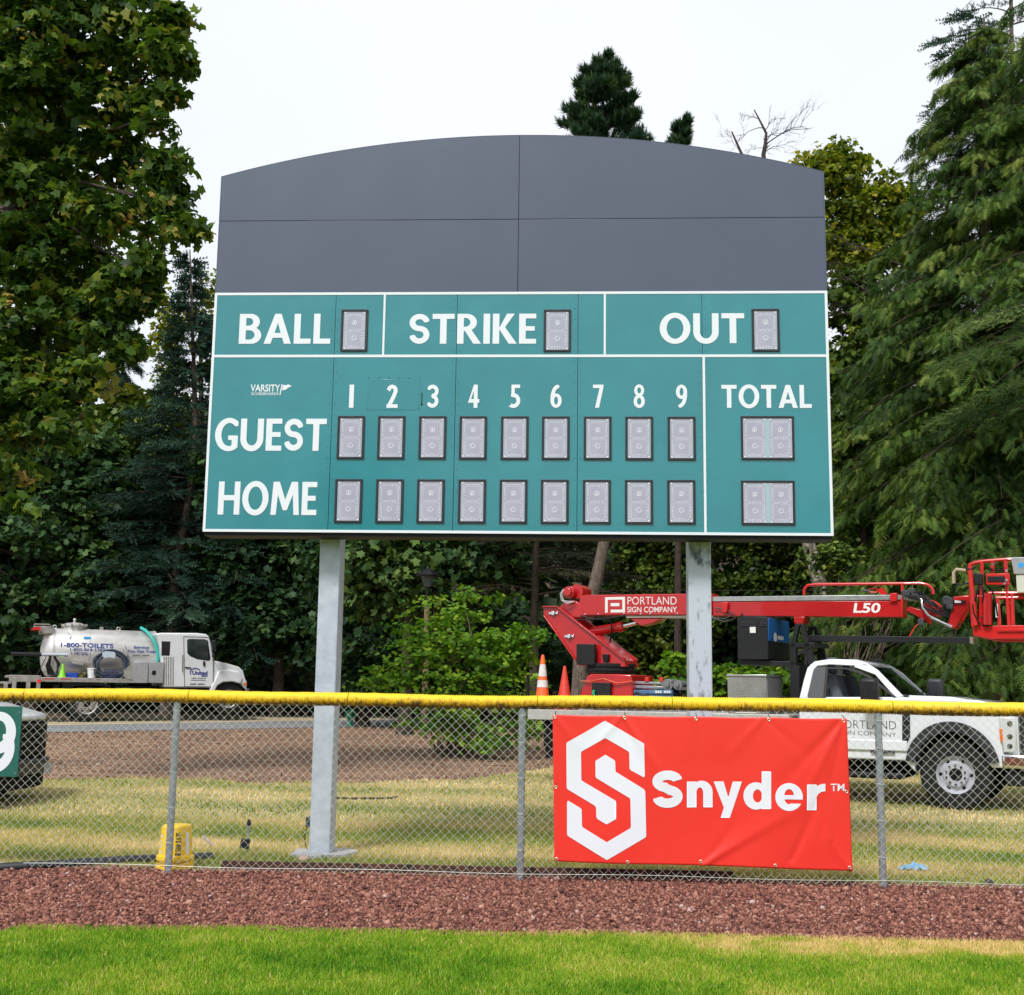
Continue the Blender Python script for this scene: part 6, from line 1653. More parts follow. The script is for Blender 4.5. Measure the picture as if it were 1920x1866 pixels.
# broad maple leaf, folded a little along its lobes
_ml = [(0,0,0),(.44,.0,-.12),(.36,.22,.0),(.60,.50,-.16),(.27,.60,.02),(.04,.98,-.18),(-.27,.58,.02),(-.58,.54,-.10),(-.36,.20,0),(-.46,.02,-.10)]
MAPLE = fan(_ml)
_sl = [(0,0,0),(.42,.05,-.06),(.22,.26,0),(.46,.58,-.08),(.0,.95,-.08),(-.46,.58,-.08),(-.22,.26,0),(-.42,.05,-.06)]
STAR = fan(_sl)
OVAL = (np.array([(0,0,0),(.28,.32,-.03),(.22,.72,-.05),(0,1,-.02),(-.22,.72,-.05),(-.28,.32,-.03)]), np.array([[0,1,5],[1,2,4],[1,4,5],[2,3,4]]))
# conifer pieces: x is the growing direction
def twig(nn=5, w=.17, seed=1):
    r = random.Random(seed); v = []; f = []
    for i in range(nn):
        x = .05+.9*i/nn
        for a in (0.45, 2.6, 4.7):
            a += r.uniform(-.4, .4); L = w*(1-.45*i/nn)*r.uniform(.8, 1.15); k = len(v)
            dx = .11+.05*r.random()
            v += [(x, 0.0, 0), (x+.13, .0, 0), (x+dx+.05, L*math.cos(a), L*math.sin(a))]; f.append([k, k+1, k+2])
    k = len(v); v += [(0,.008,0),(0,-.008,0),(1.0,0,0)]; f.append([k, k+1, k+2])
    return np.array(v), np.array(f)
TWIG = twig()
def frond(n=5):
    v = []; f = []
    for i in range(n):
        x = .04+.88*i/n; L = .30*(1-.75*i/n)+.06
        for s in (1, -1):
            k = len(v); v += [(x, 0, 0), (x+.15, 0, -.01), (x+.30+.04*s, s*L*.9, -.05-.10*L)]; f.append([k, k+1, k+2])
    k = len(v); v += [(0,.012,0),(0,-.012,0),(1.05,0,-.03)]; f.append([k, k+1, k+2])
    return np.array(v), np.array(f)
FROND = frond()
def tuft(n=11, seed=3):
    r = random.Random(seed); v = []; f = []
    for i in range(n):
        a = r.uniform(0, 6.283); e = r.uniform(.15, 1.25); d = np.array([math.sin(e)*math.cos(a)*.8+.0, math.sin(e)*math.sin(a)*.8, math.cos(e)])
        d = np.array([d[2], d[0], d[1]]); p = np.cross(d, (0.3, .5, 1)); p /= np.linalg.norm(p); s = r.uniform(-.25, .35)
        k = len(v); b = np.array([s, 0, 0]); v += [b+p*.05, b-p*.05, b+d*.62*r.uniform(.8, 1.1)]; f.append([k, k+1, k+2])
    return np.array(v), np.array(f)
TUFT = tuft()
def rot_dir(d, up=None, jit=.5):
    """rotation matrices whose local x follows d"""
    n = len(d); d = d/np.linalg.norm(d, axis=1, keepdims=True)
    u = np.array([[0, 0, 1.0]])+R.normal(0, jit, (n, 3))
    y = np.cross(u, d); y /= np.linalg.norm(y, axis=1, keepdims=True)+1e-9
    z = np.cross(d, y)
    return np.stack([d, y, z], axis=2)
m_bark = mat('brown bark', (.085,.062,.045), .92, c2=(.20,.155,.12), nscale=7, stretch=(3,3,.7), bump=.9, bscale=12, bdist=.05)
m_barkd = mat('dark bark', (.030,.022,.016), .95, c2=(.085,.062,.045), nscale=6, stretch=(3,3,.8), bump=.8, bscale=12, bdist=.04)
m_barkm = mat('mottled bark', (.10,.08,.062), .9, c2=(.40,.36,.29), nscale=5, lo=.44, hi=.60, stretch=(1.3,1.3,1), bump=.9, bscale=10, bdist=.05)
m_twigw = mat('grey twig', (.045,.034,.030), .9)
LM = {
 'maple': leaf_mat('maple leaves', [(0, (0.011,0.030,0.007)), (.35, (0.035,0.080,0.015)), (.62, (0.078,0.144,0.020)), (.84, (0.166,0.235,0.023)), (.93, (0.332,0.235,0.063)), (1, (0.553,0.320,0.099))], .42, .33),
 'dark': leaf_mat('dark maple leaves', [(0, (0.013,0.038,0.015)), (.5, (0.048,0.104,0.037)), (.85, (0.120,0.203,0.056)), (1, (0.256,0.362,0.062))], .5, .28),  # these maples' own dark blue green
 'yel': leaf_mat('yellowing leaves', [(0, (.03,.055,.008)), (.4, (.10,.15,.012)), (.75, (.27,.30,.022)), (.92, (.38,.32,.03)), (1, (.42,.16,.05))], .5, .4),
 'vine': leaf_mat('vine maple leaves', [(0, (.02,.06,.008)), (.4, (.07,.18,.014)), (.75, (.17,.32,.022)), (1, (.36,.44,.04))], .5, .4),
 'ivy': leaf_mat('ivy leaves', [(0, (0.016,0.036,0.007)), (.5, (0.068,0.120,0.017)), (.85, (0.176,0.234,0.030)), (1, (0.365,0.338,0.060))], .4, .2),
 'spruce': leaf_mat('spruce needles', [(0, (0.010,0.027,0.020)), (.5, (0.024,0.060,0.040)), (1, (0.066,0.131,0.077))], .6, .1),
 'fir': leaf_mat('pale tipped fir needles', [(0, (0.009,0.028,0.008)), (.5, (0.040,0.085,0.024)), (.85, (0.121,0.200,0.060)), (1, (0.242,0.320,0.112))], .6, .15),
 'cedar': leaf_mat('cedar sprays', [(0, (.010,.028,.006)), (.45, (.038,.082,.014)), (.8, (.095,.165,.024)), (1, (.19,.24,.045))], .55, .25),
 'pine': leaf_mat('pine needles', [(0, (.014,.040,.022)), (.5, (.038,.085,.042)), (.85, (.085,.155,.05)), (1, (.11,.18,.04))], .6, .1),
 'pinebr': leaf_mat('brown pine needles', [(0, (.014,.022,.014)), (.5, (.035,.045,.025)), (.9, (.085,.075,.04)), (1, (.14,.09,.05))], .6, .1),  # the needles' own brown green
 'far': leaf_mat('far leaves', [(0, (.012,.026,.012)), (.5, (.030,.055,.020)), (1, (.07,.11,.03))], .6, .25),
}
def blob(px, py, Y, rpx, rpy, ry=None):
    c = U(px, py, Y); s = Y/F_PX
    return (c, np.array([rpx*s*1.02, ry if ry else (rpx+rpy)/2*s*.9, rpy*s*1.02]))
def leaf_points(blobs, ncl, nleaf, csz, shell=.45, flat=.5, weights=None):
    """leaves gathered in clusters inside ellipsoids; returns position, cluster centre, per-cluster number, blob outward direction"""
    vol = np.array([b[1][0]*b[1][2] for b in blobs]); w = vol/vol.sum() if weights is None else np.array(weights)/sum(weights)
    k = R.choice(len(blobs), ncl, p=w)
    C = np.array([b[0] for b in blobs])[k]; S = np.array([b[1] for b in blobs])[k]
    d = R.normal(0, 1, (ncl, 3)); d /= np.linalg.norm(d, axis=1, keepdims=True)
    r = (shell**3+(1-shell**3)*R.random(ncl))**(1/3)
    cc = C+d*S*r[:, None]
    cs = csz*R.uniform(.6, 1.35, ncl)
    n = ncl*nleaf; kk = np.repeat(np.arange(ncl), nleaf)
    e = R.normal(0, 1, (n, 3)); e /= np.linalg.norm(e, axis=1, keepdims=True)
    rr = R.random(n)**.5
    off = e*rr[:, None]*cs[kk][:, None]*np.array([1, 1, flat])
    off[:, 2] -= .25*(off[:, 0]**2+off[:, 1]**2)/np.maximum(cs[kk], .1)
    return cc[kk]+off, cc, kk, d[kk]
def leaves(par, name, blobs, ncl, nleaf, csz, size, tmpl, mkey, tint=(.35, .18), seedfrac=0.0, up=.9, shell=.45, flat=.5, clip=None, weights=None, ymin=None):
    P, cc, kk, dd = leaf_points(blobs, ncl, nleaf, csz, shell, flat, weights)
    tc = R.normal(0, tint[1]*.8, len(cc)); sd = R.random(len(cc)) < seedfrac
    t = tint[0]+tc[kk]+R.normal(0, tint[1]*.75, len(P))
    t = np.clip(t, 0, .88); s = R.uniform(size*.6, size*1.15, len(P))
    isd = sd[kk] & (R.random(len(P)) < .75)
    t = np.where(isd, R.uniform(.88, 1, len(P)), t)
    g = P[:, 2] > terrain(P[:, 0], P[:, 1])+.03
    if clip is not None: g &= clip(P)
    P, t, s, dd, isd = P[g], t[g], s[g], dd[g], isd[g]
    nrm = R.normal(0, .55, (len(P), 3))+dd*.55+np.array([0, 0, up])
    v, f, tt_ = scatter(tmpl[0]-np.array([0, .45, 0]), tmpl[1], P, rot_from_axes(nrm, R.uniform(0, 6.28, len(P))), np.where(isd, s*.6, s), t)
    o = np_mesh(name, v, f, LM[mkey], par, tt_); o['kind'] = 'stuff'
    return cc
def trunk_mesh(par, path, r0, r1, m, name='trunk', n=12):
    path = [np.array(p, float) for p in path]
    pts = []; 
    for a, b in zip(path[:-1], path[1:]):
        for k in range(4): pts.append(a+(b-a)*k/4)
    pts.append(path[-1]); N = len(pts)
    rs = [r0+(r1-r0)*(i/(N-1))**.9 for i in range(N)]
    if name == 'trunk': rs[0] *= 1.35
    pts = [p+np.array([math.sin(i*1.3), math.cos(i*1.7), 0])*rs[i]*.12 for i, p in enumerate(pts)]
    return MB().tube(pts, rs, n).build(name, m, par, smooth=60)
def limbs(par, path, targets, m, r0=.10, name='limb'):
    """limbs from the trunk path out to some of the leaf clusters, one mesh"""
    mb = MB(); path = [np.array(p, float) for p in path]
    for t in targets:
        t = np.array(t, float)
        best = None
        for a, b in zip(path[:-1], path[1:]):
            for k in np.linspace(0, 1, 8):
                q = a+(b-a)*k; d = t-q
                if d[2] < .15*np.linalg.norm(d[:2]): continue
                c = np.linalg.norm(d)
                if best is None or c < best[0]: best = (c, q)
        if best is None: q = path[-1] if t[2] > path[-1][2] else path[0]+(path[-1]-path[0])*min(max((t[2]-path[0][2])/(path[-1][2]-path[0][2]), .1), 1)
        else: q = best[1]
        L = np.linalg.norm(t-q); mid = (q+t)/2+np.array([R.normal(0, .06), R.normal(0, .06), .10])*L
        r = min(r0, .018*L+.012)
        mb.tube([q, q*.55+mid*.45+R.normal(0, .02*L, 3), mid, mid*.45+t*.55+R.normal(0, .02*L, 3), t], [r, r*.8, r*.6, r*.4, r*.15], 6)
    if mb.v: return mb.build(name, m, par, smooth=60)
def base_at(px, Y):
    p = U(px, 1300, Y); return np.array([p[0], Y, float(terrain(0, Y))-.05])
def tree(name, label, cat, base, group=None):
    # the thing's empty stays at the world origin height of its base; children use world coordinates
    t = thing(name, label, cat, (0, 0, 0), 0, group)
    t['stands_at'] = [float(c) for c in base]
    return t
def finish(t, base):
    """move the empty to the foot of the tree, keeping its parts where they are"""
    b = Vector([float(c) for c in base])
    for ch in t.children: ch.location = ch.location-b
    t.location = b
    if 'stands_at' in t: del t['stands_at']

# ---- 1 big leaf maple, near left
Y0 = 18.5; b = base_at(-260, Y0)
t = tree('maple_tree', 'large near bigleaf maple with tan seed clusters filling the upper left of the view', 'tree', b)
path = [b, U(-250, 900, Y0), U(-230, 500, Y0), U(-200, 100, Y0), U(-180, -300, Y0)]
trunk_mesh(t, path, .36, .10, m_bark)
bl = [blob(*a) for a in ((120,-40,18.3,170,60),(20,60,18.5,110,130),(130,60,18,150,120),(260,60,18,90,110),(315,95,17.5,45,45),(60,200,18.5,230,120),(230,190,18,85,60),(295,250,17.6,40,55),(200,300,18.3,100,70),
      (290,350,17.8,55,50),(30,380,18.8,200,100),(215,400,18,85,40),(335,415,17.6,45,22),(260,455,17.8,50,35),(90,500,18.8,160,80),(215,530,18.2,60,50),(50,620,18.8,150,80),(190,600,18.3,50,60),(205,680,18.2,25,45),
      (20,730,18.5,120,80),(130,700,18.5,60,50),(110,800,18.2,40,60),(0,850,18,60,70),(20,930,17.6,30,30),(-40,300,19,80,300),(-40,700,19,60,200),(60,770,18.4,70,70))]
bl += [blob(*a) for a in ((322,30,17.6,22,14),(308,170,17.6,20,14),(330,110,17.5,14,10),(318,300,17.6,20,12),(348,428,17.5,22,9),(308,385,17.6,24,10),(262,505,17.8,26,14),(250,560,18,18,14),(262,520,18,14,20),(245,650,18.2,14,18))]
wt = [a[1][0]*a[1][2] for a in bl[:-10]]+[.20]*10
cc = leaves(t, 'crown', bl, 1230, 22, .31, .172, MAPLE, 'maple', (.53, .21), .07, .55, .0, .55, clip=lambda P: P[:, 0] > -9.5, weights=wt)
limbs(t, [U(-40, 420, 19.3), U(110, 330, 19.2), U(190, 290, 19), U(250, 180, 18.8)], [c for c in cc[::30] if c[0] > -6.9 and c[2] > 7.5], m_barkd, .05)
MB().tube([U(-120, 300, 19.2), U(-20, 200, 19.2), U(70, 225, 19), U(160, 290, 18.8), U(220, 360, 18.6)], [.12,.11,.09,.07,.03], 8).build('bough', m_barkd, t, smooth=60)
MB().tube([U(-120, 560, 19.4), U(-20, 470, 19.2), U(90, 400, 19), U(190, 330, 18.8), U(270, 270, 18.6)], [.10,.09,.08,.05,.02], 8).build('bough', m_barkd, t, smooth=60)
finish(t, b)
# ---- 2 maple behind it, yellow green leaves in its gaps
Y0 = 43; b = base_at(60, Y0); t = tree('maple_tree', 'yellow green maple seen through the gaps of the near maple', 'tree', b)
path = [b, U(70, 900, Y0), U(90, 500, Y0), U(100, 150, Y0)]; trunk_mesh(t, path, .25, .06, m_barkd)
bl = [blob(*a) for a in ((100,330,43,90,80),(150,400,43,60,80),(170,480,43,50,70),(40,260,43,110,100),(60,480,43,120,130),(120,560,43,90,60),(20,650,43,140,90),(-60,300,43,120,250))]
cc = leaves(t, 'crown', bl, 420, 22, .8, .28, STAR, 'yel', (.38, .16), .0, .6, .2); limbs(t, path, cc[::12], m_barkd, .08); finish(t, b)
# ---- 3 dark maples over the tank truck
for (px, Y0, lab, B, n, mk, tn) in (
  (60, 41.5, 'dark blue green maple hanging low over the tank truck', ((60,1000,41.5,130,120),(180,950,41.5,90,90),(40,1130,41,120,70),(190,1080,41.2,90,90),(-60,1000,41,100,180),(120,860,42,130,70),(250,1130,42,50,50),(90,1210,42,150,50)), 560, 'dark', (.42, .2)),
  (215, 44, 'mid green maple in the gap left of the spruce', ((270,790,44,80,60),(250,900,44,110,90),(330,880,44,60,120),(190,830,44,80,80),(260,1030,44,120,100),(340,1050,44,80,100),(230,1160,44,110,80)), 560, 'ivy', (.5, .2)),
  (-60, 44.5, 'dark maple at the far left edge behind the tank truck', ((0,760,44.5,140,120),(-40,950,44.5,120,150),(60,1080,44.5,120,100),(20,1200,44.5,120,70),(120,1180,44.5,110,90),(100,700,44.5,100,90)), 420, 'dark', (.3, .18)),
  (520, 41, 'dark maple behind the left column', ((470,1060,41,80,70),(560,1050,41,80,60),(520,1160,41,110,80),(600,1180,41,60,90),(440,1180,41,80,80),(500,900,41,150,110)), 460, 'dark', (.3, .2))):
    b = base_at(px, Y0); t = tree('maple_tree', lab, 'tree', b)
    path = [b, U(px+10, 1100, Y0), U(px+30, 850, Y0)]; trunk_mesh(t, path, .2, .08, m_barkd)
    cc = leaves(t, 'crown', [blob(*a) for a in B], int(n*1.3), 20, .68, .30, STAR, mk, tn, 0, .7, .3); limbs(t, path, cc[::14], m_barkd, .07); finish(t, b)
b = base_at(250, 46); t = tree('maple_tree', 'small yellow topped tree low in the sky gap left of the spruce', 'tree', b)
path = [b, U(262, 900, 46), U(270, 770, 46)]; trunk_mesh(t, path, .15, .05, m_barkd)
cc = leaves(t, 'crown', [blob(*a) for a in ((285,760,46,50,28),(240,760,46,40,40),(200,790,46,50,50),(310,800,46,40,40))], 150, 20, .45, .22, STAR, 'yel', (.62, .14), 0, .8, .3); finish(t, b)

# ---- conifers
def conifer(name, label, cat, base, top, z_lo, width, nb, kind, mkey, dens=1.0, trunk_r=.22, droop=.35, size=.30, tint=(.45, .2), barkm=None, az=None, clip=None, jitter=.25, path=None, low=None, lenp=.75):
    t = tree(name, label, cat, base); base = np.array(base, float); top = np.array(top, float)
    path = path or [base, base*.66+top*.34, base*.33+top*.67, top]
    trunk_mesh(t, path, trunk_r, .02, barkm or m_barkd)
    H = top[2]-z_lo; mb = MB(); pos = []; dr = []; tn = []; sz = []
    pz = np.array([p[2] for p in path]); pp = np.array(path)
    for i in range(nb):
        q = ((i+R.random())/nb)**.85; z = z_lo+H*q*.985
        o = np.array([np.interp(z, pz, pp[:, k]) for k in range(3)])
        a = R.uniform(0, 2*math.pi) if az is None else az()
        prof = (1-q)**lenp if low is None else low(q)
        L = width*max(prof, .06)*(1+R.uniform(-jitter, jitter))
        n = 9; s = np.linspace(0, 1, n)
        rise = .22*L
        dx, dy = math.cos(a), math.sin(a); curl = R.normal(0, .12)
        pts = np.stack([o[0]+dx*L*s-dy*curl*L*s*s, o[1]+dy*L*s+dx*curl*L*s*s, o[2]+rise*s-droop*L*s*s*1.6+.22*droop*L*s**4], 1)
        mb.tube(pts, [max((.02 if kind == 'cedar' else .032)*L/3*(1-.85*k), .005) for k in s], 5, False)
        tb = R.normal(0, tint[1]*.8)
        m = int((10+L*15)*dens)
        ss = R.uniform(.15, 1.0, m)**.8
        c = np.stack([np.interp(ss, s, pts[:, k]) for k in range(3)], 1)
        side = R.choice([-1, 1], m)
        wspan = L*.34*(1.05-ss*.8)*R.random(m)
        fwd = np.array([dx, dy, 0.0]); lat = np.array([-dy, dx, 0.0])
        c = c+lat*(side*wspan)[:, None]; 
        if kind == 'cedar':
            c[:, 2] -= wspan*.25+R.random(m)*.22*L*.3
            d = fwd*R.uniform(.1, .8, m)[:, None]+lat*(side*R.uniform(.1, .7, m))[:, None]+np.array([0, 0, -1.0])*R.uniform(.35, 1.3, m)[:, None]
        elif kind == 'pine':
            c[:, 2] += R.uniform(-.02, .16, m)*L*.5
            d = fwd*.35+lat*(side*.25)[:, None]+np.array([0, 0, 1.0])*R.uniform(.3, 1.2, m)[:, None]
        else:
            c[:, 2] -= wspan*.15+R.random(m)*.10*L*.3
            d = fwd*R.uniform(.4, 1.0, m)[:, None]+lat*(side*R.uniform(.2, 1.0, m))[:, None]+np.array([0, 0, -1.0])*R.uniform(-.15, .55, m)[:, None]
        pos.append(c); dr.append(d+R.normal(0, .15, (m, 3)))
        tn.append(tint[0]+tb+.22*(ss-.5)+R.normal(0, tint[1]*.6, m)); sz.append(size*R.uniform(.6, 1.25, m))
    P, D, Tn, S = map(np.concatenate, (pos, dr, tn, sz))
    g = P[:, 2] > terrain(P[:, 0], P[:, 1])+.1
    if clip is not None: g &= clip(P)
    P, D, Tn, S = P[g], D[g], np.clip(Tn[g], 0, 1), S[g]
    tm = {'cedar': FROND, 'pine': TUFT}.get(kind, TWIG)
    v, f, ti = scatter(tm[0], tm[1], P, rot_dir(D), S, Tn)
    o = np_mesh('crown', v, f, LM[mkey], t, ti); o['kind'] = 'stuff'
    mb.build('branches', m_barkd, t, smooth=60)['kind'] = 'stuff'
    finish(t, base)
    return t
# spruce left of the board, leaning trunk
b = base_at(315, 41.5)
conifer('spruce_tree', 'dark spruce with leaning trunk beside the left edge of the scoreboard', 'tree', b, U(356, 468, 41.5), 2.6, 3.3, 190, 'spruce', 'spruce', 1.25, .22, .20, .50, (.45,.22), barkm=m_bark,
        path=[b, U(330, 1080, 41.5), U(368, 850, 41.5), U(362, 650, 41.5), U(356, 468, 41.5)], low=lambda q: .75*(1-q)**.8+.28*(q < .6))
b = base_at(450, 42)
conifer('spruce_tree', 'dark drooping spruce behind the left column, mostly hidden by the scoreboard', 'tree', b, U(470, 600, 42), 2.0, 3.9, 120, 'spruce', 'spruce', .7, .2, .30, .58, (.35,.2))
b = base_at(215, 48)
conifer('cedar_tree', 'thin distant cedar with hanging tips in the sky gap at left', 'tree', b, U(232, 560, 48), 8, 2.0, 60, 'cedar', 'spruce', 1.2, .15, .45, .45, (.45,.2))
# orange tinged maple behind the spruce
b = base_at(372, 44); t = tree('maple_tree', 'orange tinged maple showing behind the spruce top', 'tree', b); path = [b, U(380, 900, 44), U(375, 620, 44)]; trunk_mesh(t, path, .18, .06, m_barkd)
cc = leaves(t, 'crown', [blob(*a) for a in ((400,545,44,28,45),(330,600,44,40,50),(310,560,44,18,40),(310,640,44,35,45),(420,650,44,50,80),(330,720,44,40,50))], 170, 20, .42, .2, STAR, 'yel', (.55, .2), .12, .7, .3); limbs(t, path, cc[::9], m_barkd, .05); finish(t, b)
# tall leaning pine behind the board, top above it
Yp = 31.0; b = base_at(1078, Yp); topP = U(1132, 108, Yp)
path = [b, U(1095, 1180, Yp), U(1135, 1010, Yp), U(1145, 600, Yp), U(1130, 250, Yp), topP]
zc_ = U(1130, 330, Yp)[2]
conifer('pine_tree', 'tall pine with leaning trunk whose dense top rises above the scoreboard', 'tree', b, topP, zc_-2.2, 1.32, 120, 'pine', 'pine', 4.0, .23, .02, .29, (.45,.22), barkm=m_bark, path=path, low=lambda q: (1.08-.15*q-.75*q**3) if q > .10 else .6+3*q, jitter=.20)
# dark lower boughs of a second pine
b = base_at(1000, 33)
conifer('pine_tree', 'brown green pine boughs left of the crane boom heel', 'tree', b, U(1010, 700, 33), 4.0, 2.6, 70, 'spruce', 'pinebr', 1.8, .16, .18, .36, (.45,.25))
b = base_at(1268, 34)
conifer('pine_tree', 'small pine tip just above the scoreboard right of the big pine top', 'tree', b, U(1280, 226, 34), U(1268, 480, 34)[2], .45, 80, 'pine', 'pine', 5, .12, .0, .26, (.42,.2), low=lambda q: 1.1 if q < .8 else .5, jitter=.3)
# bare topped tree with mottled trunk
Yd = 32; b = base_at(1585, Yd); t = tree('dead_tree', 'mottled leaning tree whose bare dead top shows above the scoreboard', 'tree', b)
path = [b, U(1565, 1215, Yd), U(1515, 1010, Yd), U(1475, 650, Yd), U(1440, 400, Yd)]
trunk_mesh(t, path, .26, .09, m_barkm)
trunk_mesh(t, [U(1440, 400, Yd), U(1432, 290, Yd), U(1437, 250, Yd), U(1414, 206, Yd)], .085, .015, m_twigw, 'trunk_top')
mb = MB()
mb.tube([U(1400, 330, Yd), U(1392, 292, Yd), U(1372, 247, Yd)], [.05,.04,.02], 6)
rr = random.Random(8)
def sub(p, q, r, lev):
    p = np.array(p); q = np.array(q); L = np.linalg.norm(q-p); n = 5
    pts = [p+(q-p)*i/n+np.array([rr.gauss(0, .05), rr.gauss(0, .05), .12*math.sin(math.pi*i/n)+rr.gauss(0, .03)])*L*(0 < i < n or 0) for i in range(n+1)]
    mb.tube(pts, [r*(1-.8*i/n) for i in range(n+1)], 5)
    if lev:
        for k in range(6):
            i = rr.randint(1, n); a = pts[i]; d = (q-p)/L; d = d+np.array([rr.gauss(0, .6), rr.gauss(0, .6), rr.gauss(.1, .6)])
            sub(a, a+d*L*rr.uniform(.2, .42), max(r*.4, .0035), lev-1)
for (a, c, r) in (((1434,270),(1500,240),.02),((1433,245),(1460,222),.018),((1430,240),(1385,262),.018),((1434,272),(1525,240),.026),((1432,285),(1480,275),.018),((1425,225),(1392,218),.014),((1432,262),(1470,250),.02),((1434,280),(1402,285),.012),((1432,288),(1441,275),.03),((1392,292),(1355,255),.01)):
    sub(U(*a, Yd), U(c[0], c[1], Yd+rr.uniform(-.5, .5)), r*.75, 2)
# dead twiggy limbs right of the board
for (a, c, r) in (((1640,560),(1560,520),.03),((1650,610),(1570,590),.03),((1700,500),(1600,470),.03),((1740,640),(1640,560),.04)):
    sub(U(*a, Yd-3), U(*c, Yd-3.4), r, 2)
mb.build('dead_branches', m_twigw, t, smooth=60)['kind'] = 'stuff'; finish(t, b)
# ---- centre woods under the board
for (nm, px, Y0, lab, B, n, mk, tn, tm, sz, cat) in (
  ('maple_tree', 760, 32.5, 'grey green maple under the middle of the scoreboard', ((700,1040,32.5,80,60),(800,1050,32.5,90,60),(880,1030,32.5,60,50),(740,1110,33,100,50),(850,1120,33,80,50),(930,1060,34,60,60),(780,950,32.5,150,60)), 430, 'dark', (.62, .2), MAPLE, .25, 'tree'),
  ('maple_tree', 680, 36, 'dark maple right behind the left column', ((680,1180,36,90,80),(760,1230,36,100,80),(640,1080,36,70,90),(700,1280,36,90,50),(900,1200,37,120,90),(1010,1240,37,70,80)), 420, 'dark', (.22, .16), STAR, .24, 'tree'),
  ('ivy_covered_tree', 1230, 36, 'ivy covered tree between the crane boom and the right column', ((1210,1060,36,70,60),(1260,1050,36,60,60),(1190,1110,36,60,50),(1250,1180,35,60,60),(1200,1210,35,70,60),(1290,1130,35,60,90),(1220,950,36,120,80)), 560, 'ivy', (.45, .22), OVAL, .2, 'tree'),
  ('ivy_covered_tree', 1430, 37, 'ivy covered thicket right of the right column above the boom', ((1400,1060,37,90,60),(1490,1060,37,90,60),(1380,1130,37,70,50),(1460,1130,37,90,50),(1560,1070,36,60,70),(1450,960,37,150,70)), 620, 'ivy', (.42, .2), OVAL, .2, 'tree'),
  ('maple_tree', 1390, 38, 'dark maple low behind the welding generator', ((1380,1220,38,110,80),(1480,1230,38,110,80),(1300,1240,38,90,60),(1130,1230,38,90,90),(1150,1130,38,60,60)), 420, 'dark', (.25, .16), STAR, .24, 'tree'),
  ('broadleaf_tree', 1590, 37, 'yellow green tree with thin leafy tips at the right shoulder of the scoreboard', ((1590,400,37,50,60),(1640,400,37,50,50),(1575,330,37,45,40),(1560,470,37,50,50),(1625,480,37,60,60),(1690,450,37,55,45),(1560,300,37,50,25),(1510,300,37,25,14),(1577,275,37,10,14),(1612,300,37,16,22),(1665,340,37,18,22),(1700,380,37,40,30),(1760,470,37,50,50)), 430, 'yel', (.52, .2), STAR, .19, 'tree'),
  ('broadleaf_tree', 1610, 33, 'dark broadleaf tree close behind the right edge of the scoreboard', ((1600,560,33,60,60),(1600,680,33,60,80),(1590,800,33,55,80),(1640,900,33,80,60),(1580,950,33,50,60),(1680,640,33,70,90),(1700,800,33,80,90)), 560, 'ivy', (.40, .2), STAR, .2, 'tree')):
    b = base_at(px, Y0); t = tree(nm, lab, cat, b)
    hi = min(x[1] for x in B)
    path = [b, U(px+6, 1150, Y0), U(px+10, (1000+hi)/2 if hi < 900 else 980, Y0)]
    if hi < 500: path.append(U(px-5, hi+90, Y0))
    trunk_mesh(t, path, .18, .05, m_barkd)
    cc = leaves(t, 'crown', [blob(*a) for a in B], n, 22, .52, sz, tm, mk, tn, .02 if mk == 'dark' else 0, .6, .3); limbs(t, path, cc[::10], m_barkd, .06); finish(t, b)
for (px, Y0, lab, B, n, mk) in (
  (900, 38, 'tall green maple hidden by the middle of the scoreboard', ((800,800,38,170,130),(1000,720,38,170,130),(900,600,38,150,110),(680,900,38,120,120)), 330, 'dark'),
  (1330, 40, 'tall broadleaf tree hidden by the right part of the scoreboard', ((1250,820,40,170,130),(1420,760,40,150,130),(1330,620,40,150,120)), 300, 'ivy')):
    b = base_at(px, Y0); t = tree('broadleaf_tree', lab, 'tree', b); path = [b, U(px, 1000, Y0), U(px, 650, Y0)]; trunk_mesh(t, path, .2, .08, m_barkd)
    cc = leaves(t, 'crown', [blob(*a) for a in B], n, 18, .8, .42, OVAL, mk, (.45, .2), 0, .7, .4); limbs(t, path, cc[::20], m_barkd, .07); finish(t, b)
# vine maple
Yv = 26.5
def shrub(lab, px, Y0, B, n, nl, cs, sz, mk, tn, nst=7, tm=STAR, nm='vine_maple', cat='shrub', clip=None):
    b = base_at(px, Y0); t = tree(nm, lab, cat, b)
    cc = leaves(t, 'foliage', [blob(*a) for a in B], n, nl, cs, sz, tm, mk, tn, 0, 1.0, .15, .22 if mk == 'vine' else .35, clip)
    mb = MB()
    for c in cc[::max(1, len(cc)//(nst*5))]:
        q = b+np.array([R.normal(0, .25), R.normal(0, .2), 0]); L = np.linalg.norm(c-q); mid = q*.45+c*.55+np.array([R.normal(0, .1), 0, .12])*L
        mb.tube([q, q*.5+mid*.5+np.array([0, 0, .06])*L, mid, c], [.022, .016, .011, .004], 5)
    mb.build('stems', m_bark, t, smooth=60); finish(t, b)
shrub('bright green layered vine maple in front of the dark woods', 855, 26.0, ((860,1150,26.5,60,22),(800,1165,26,60,30),(870,1220,26,110,50),(780,1230,26,70,40),(960,1210,26.5,55,50),(730,1270,26,55,25),(850,1290,25.5,110,45),(950,1290,26,60,40),(840,1350,25,80,35),(900,1380,24.8,60,25),(985,1360,25,45,40),(805,1125,26.5,20,18),(880,1110,26.5,30,14),(930,1120,27,25,14),(1000,1180,26.5,30,20)), 300, 20, .48, .12, 'vine', (.60, .2))
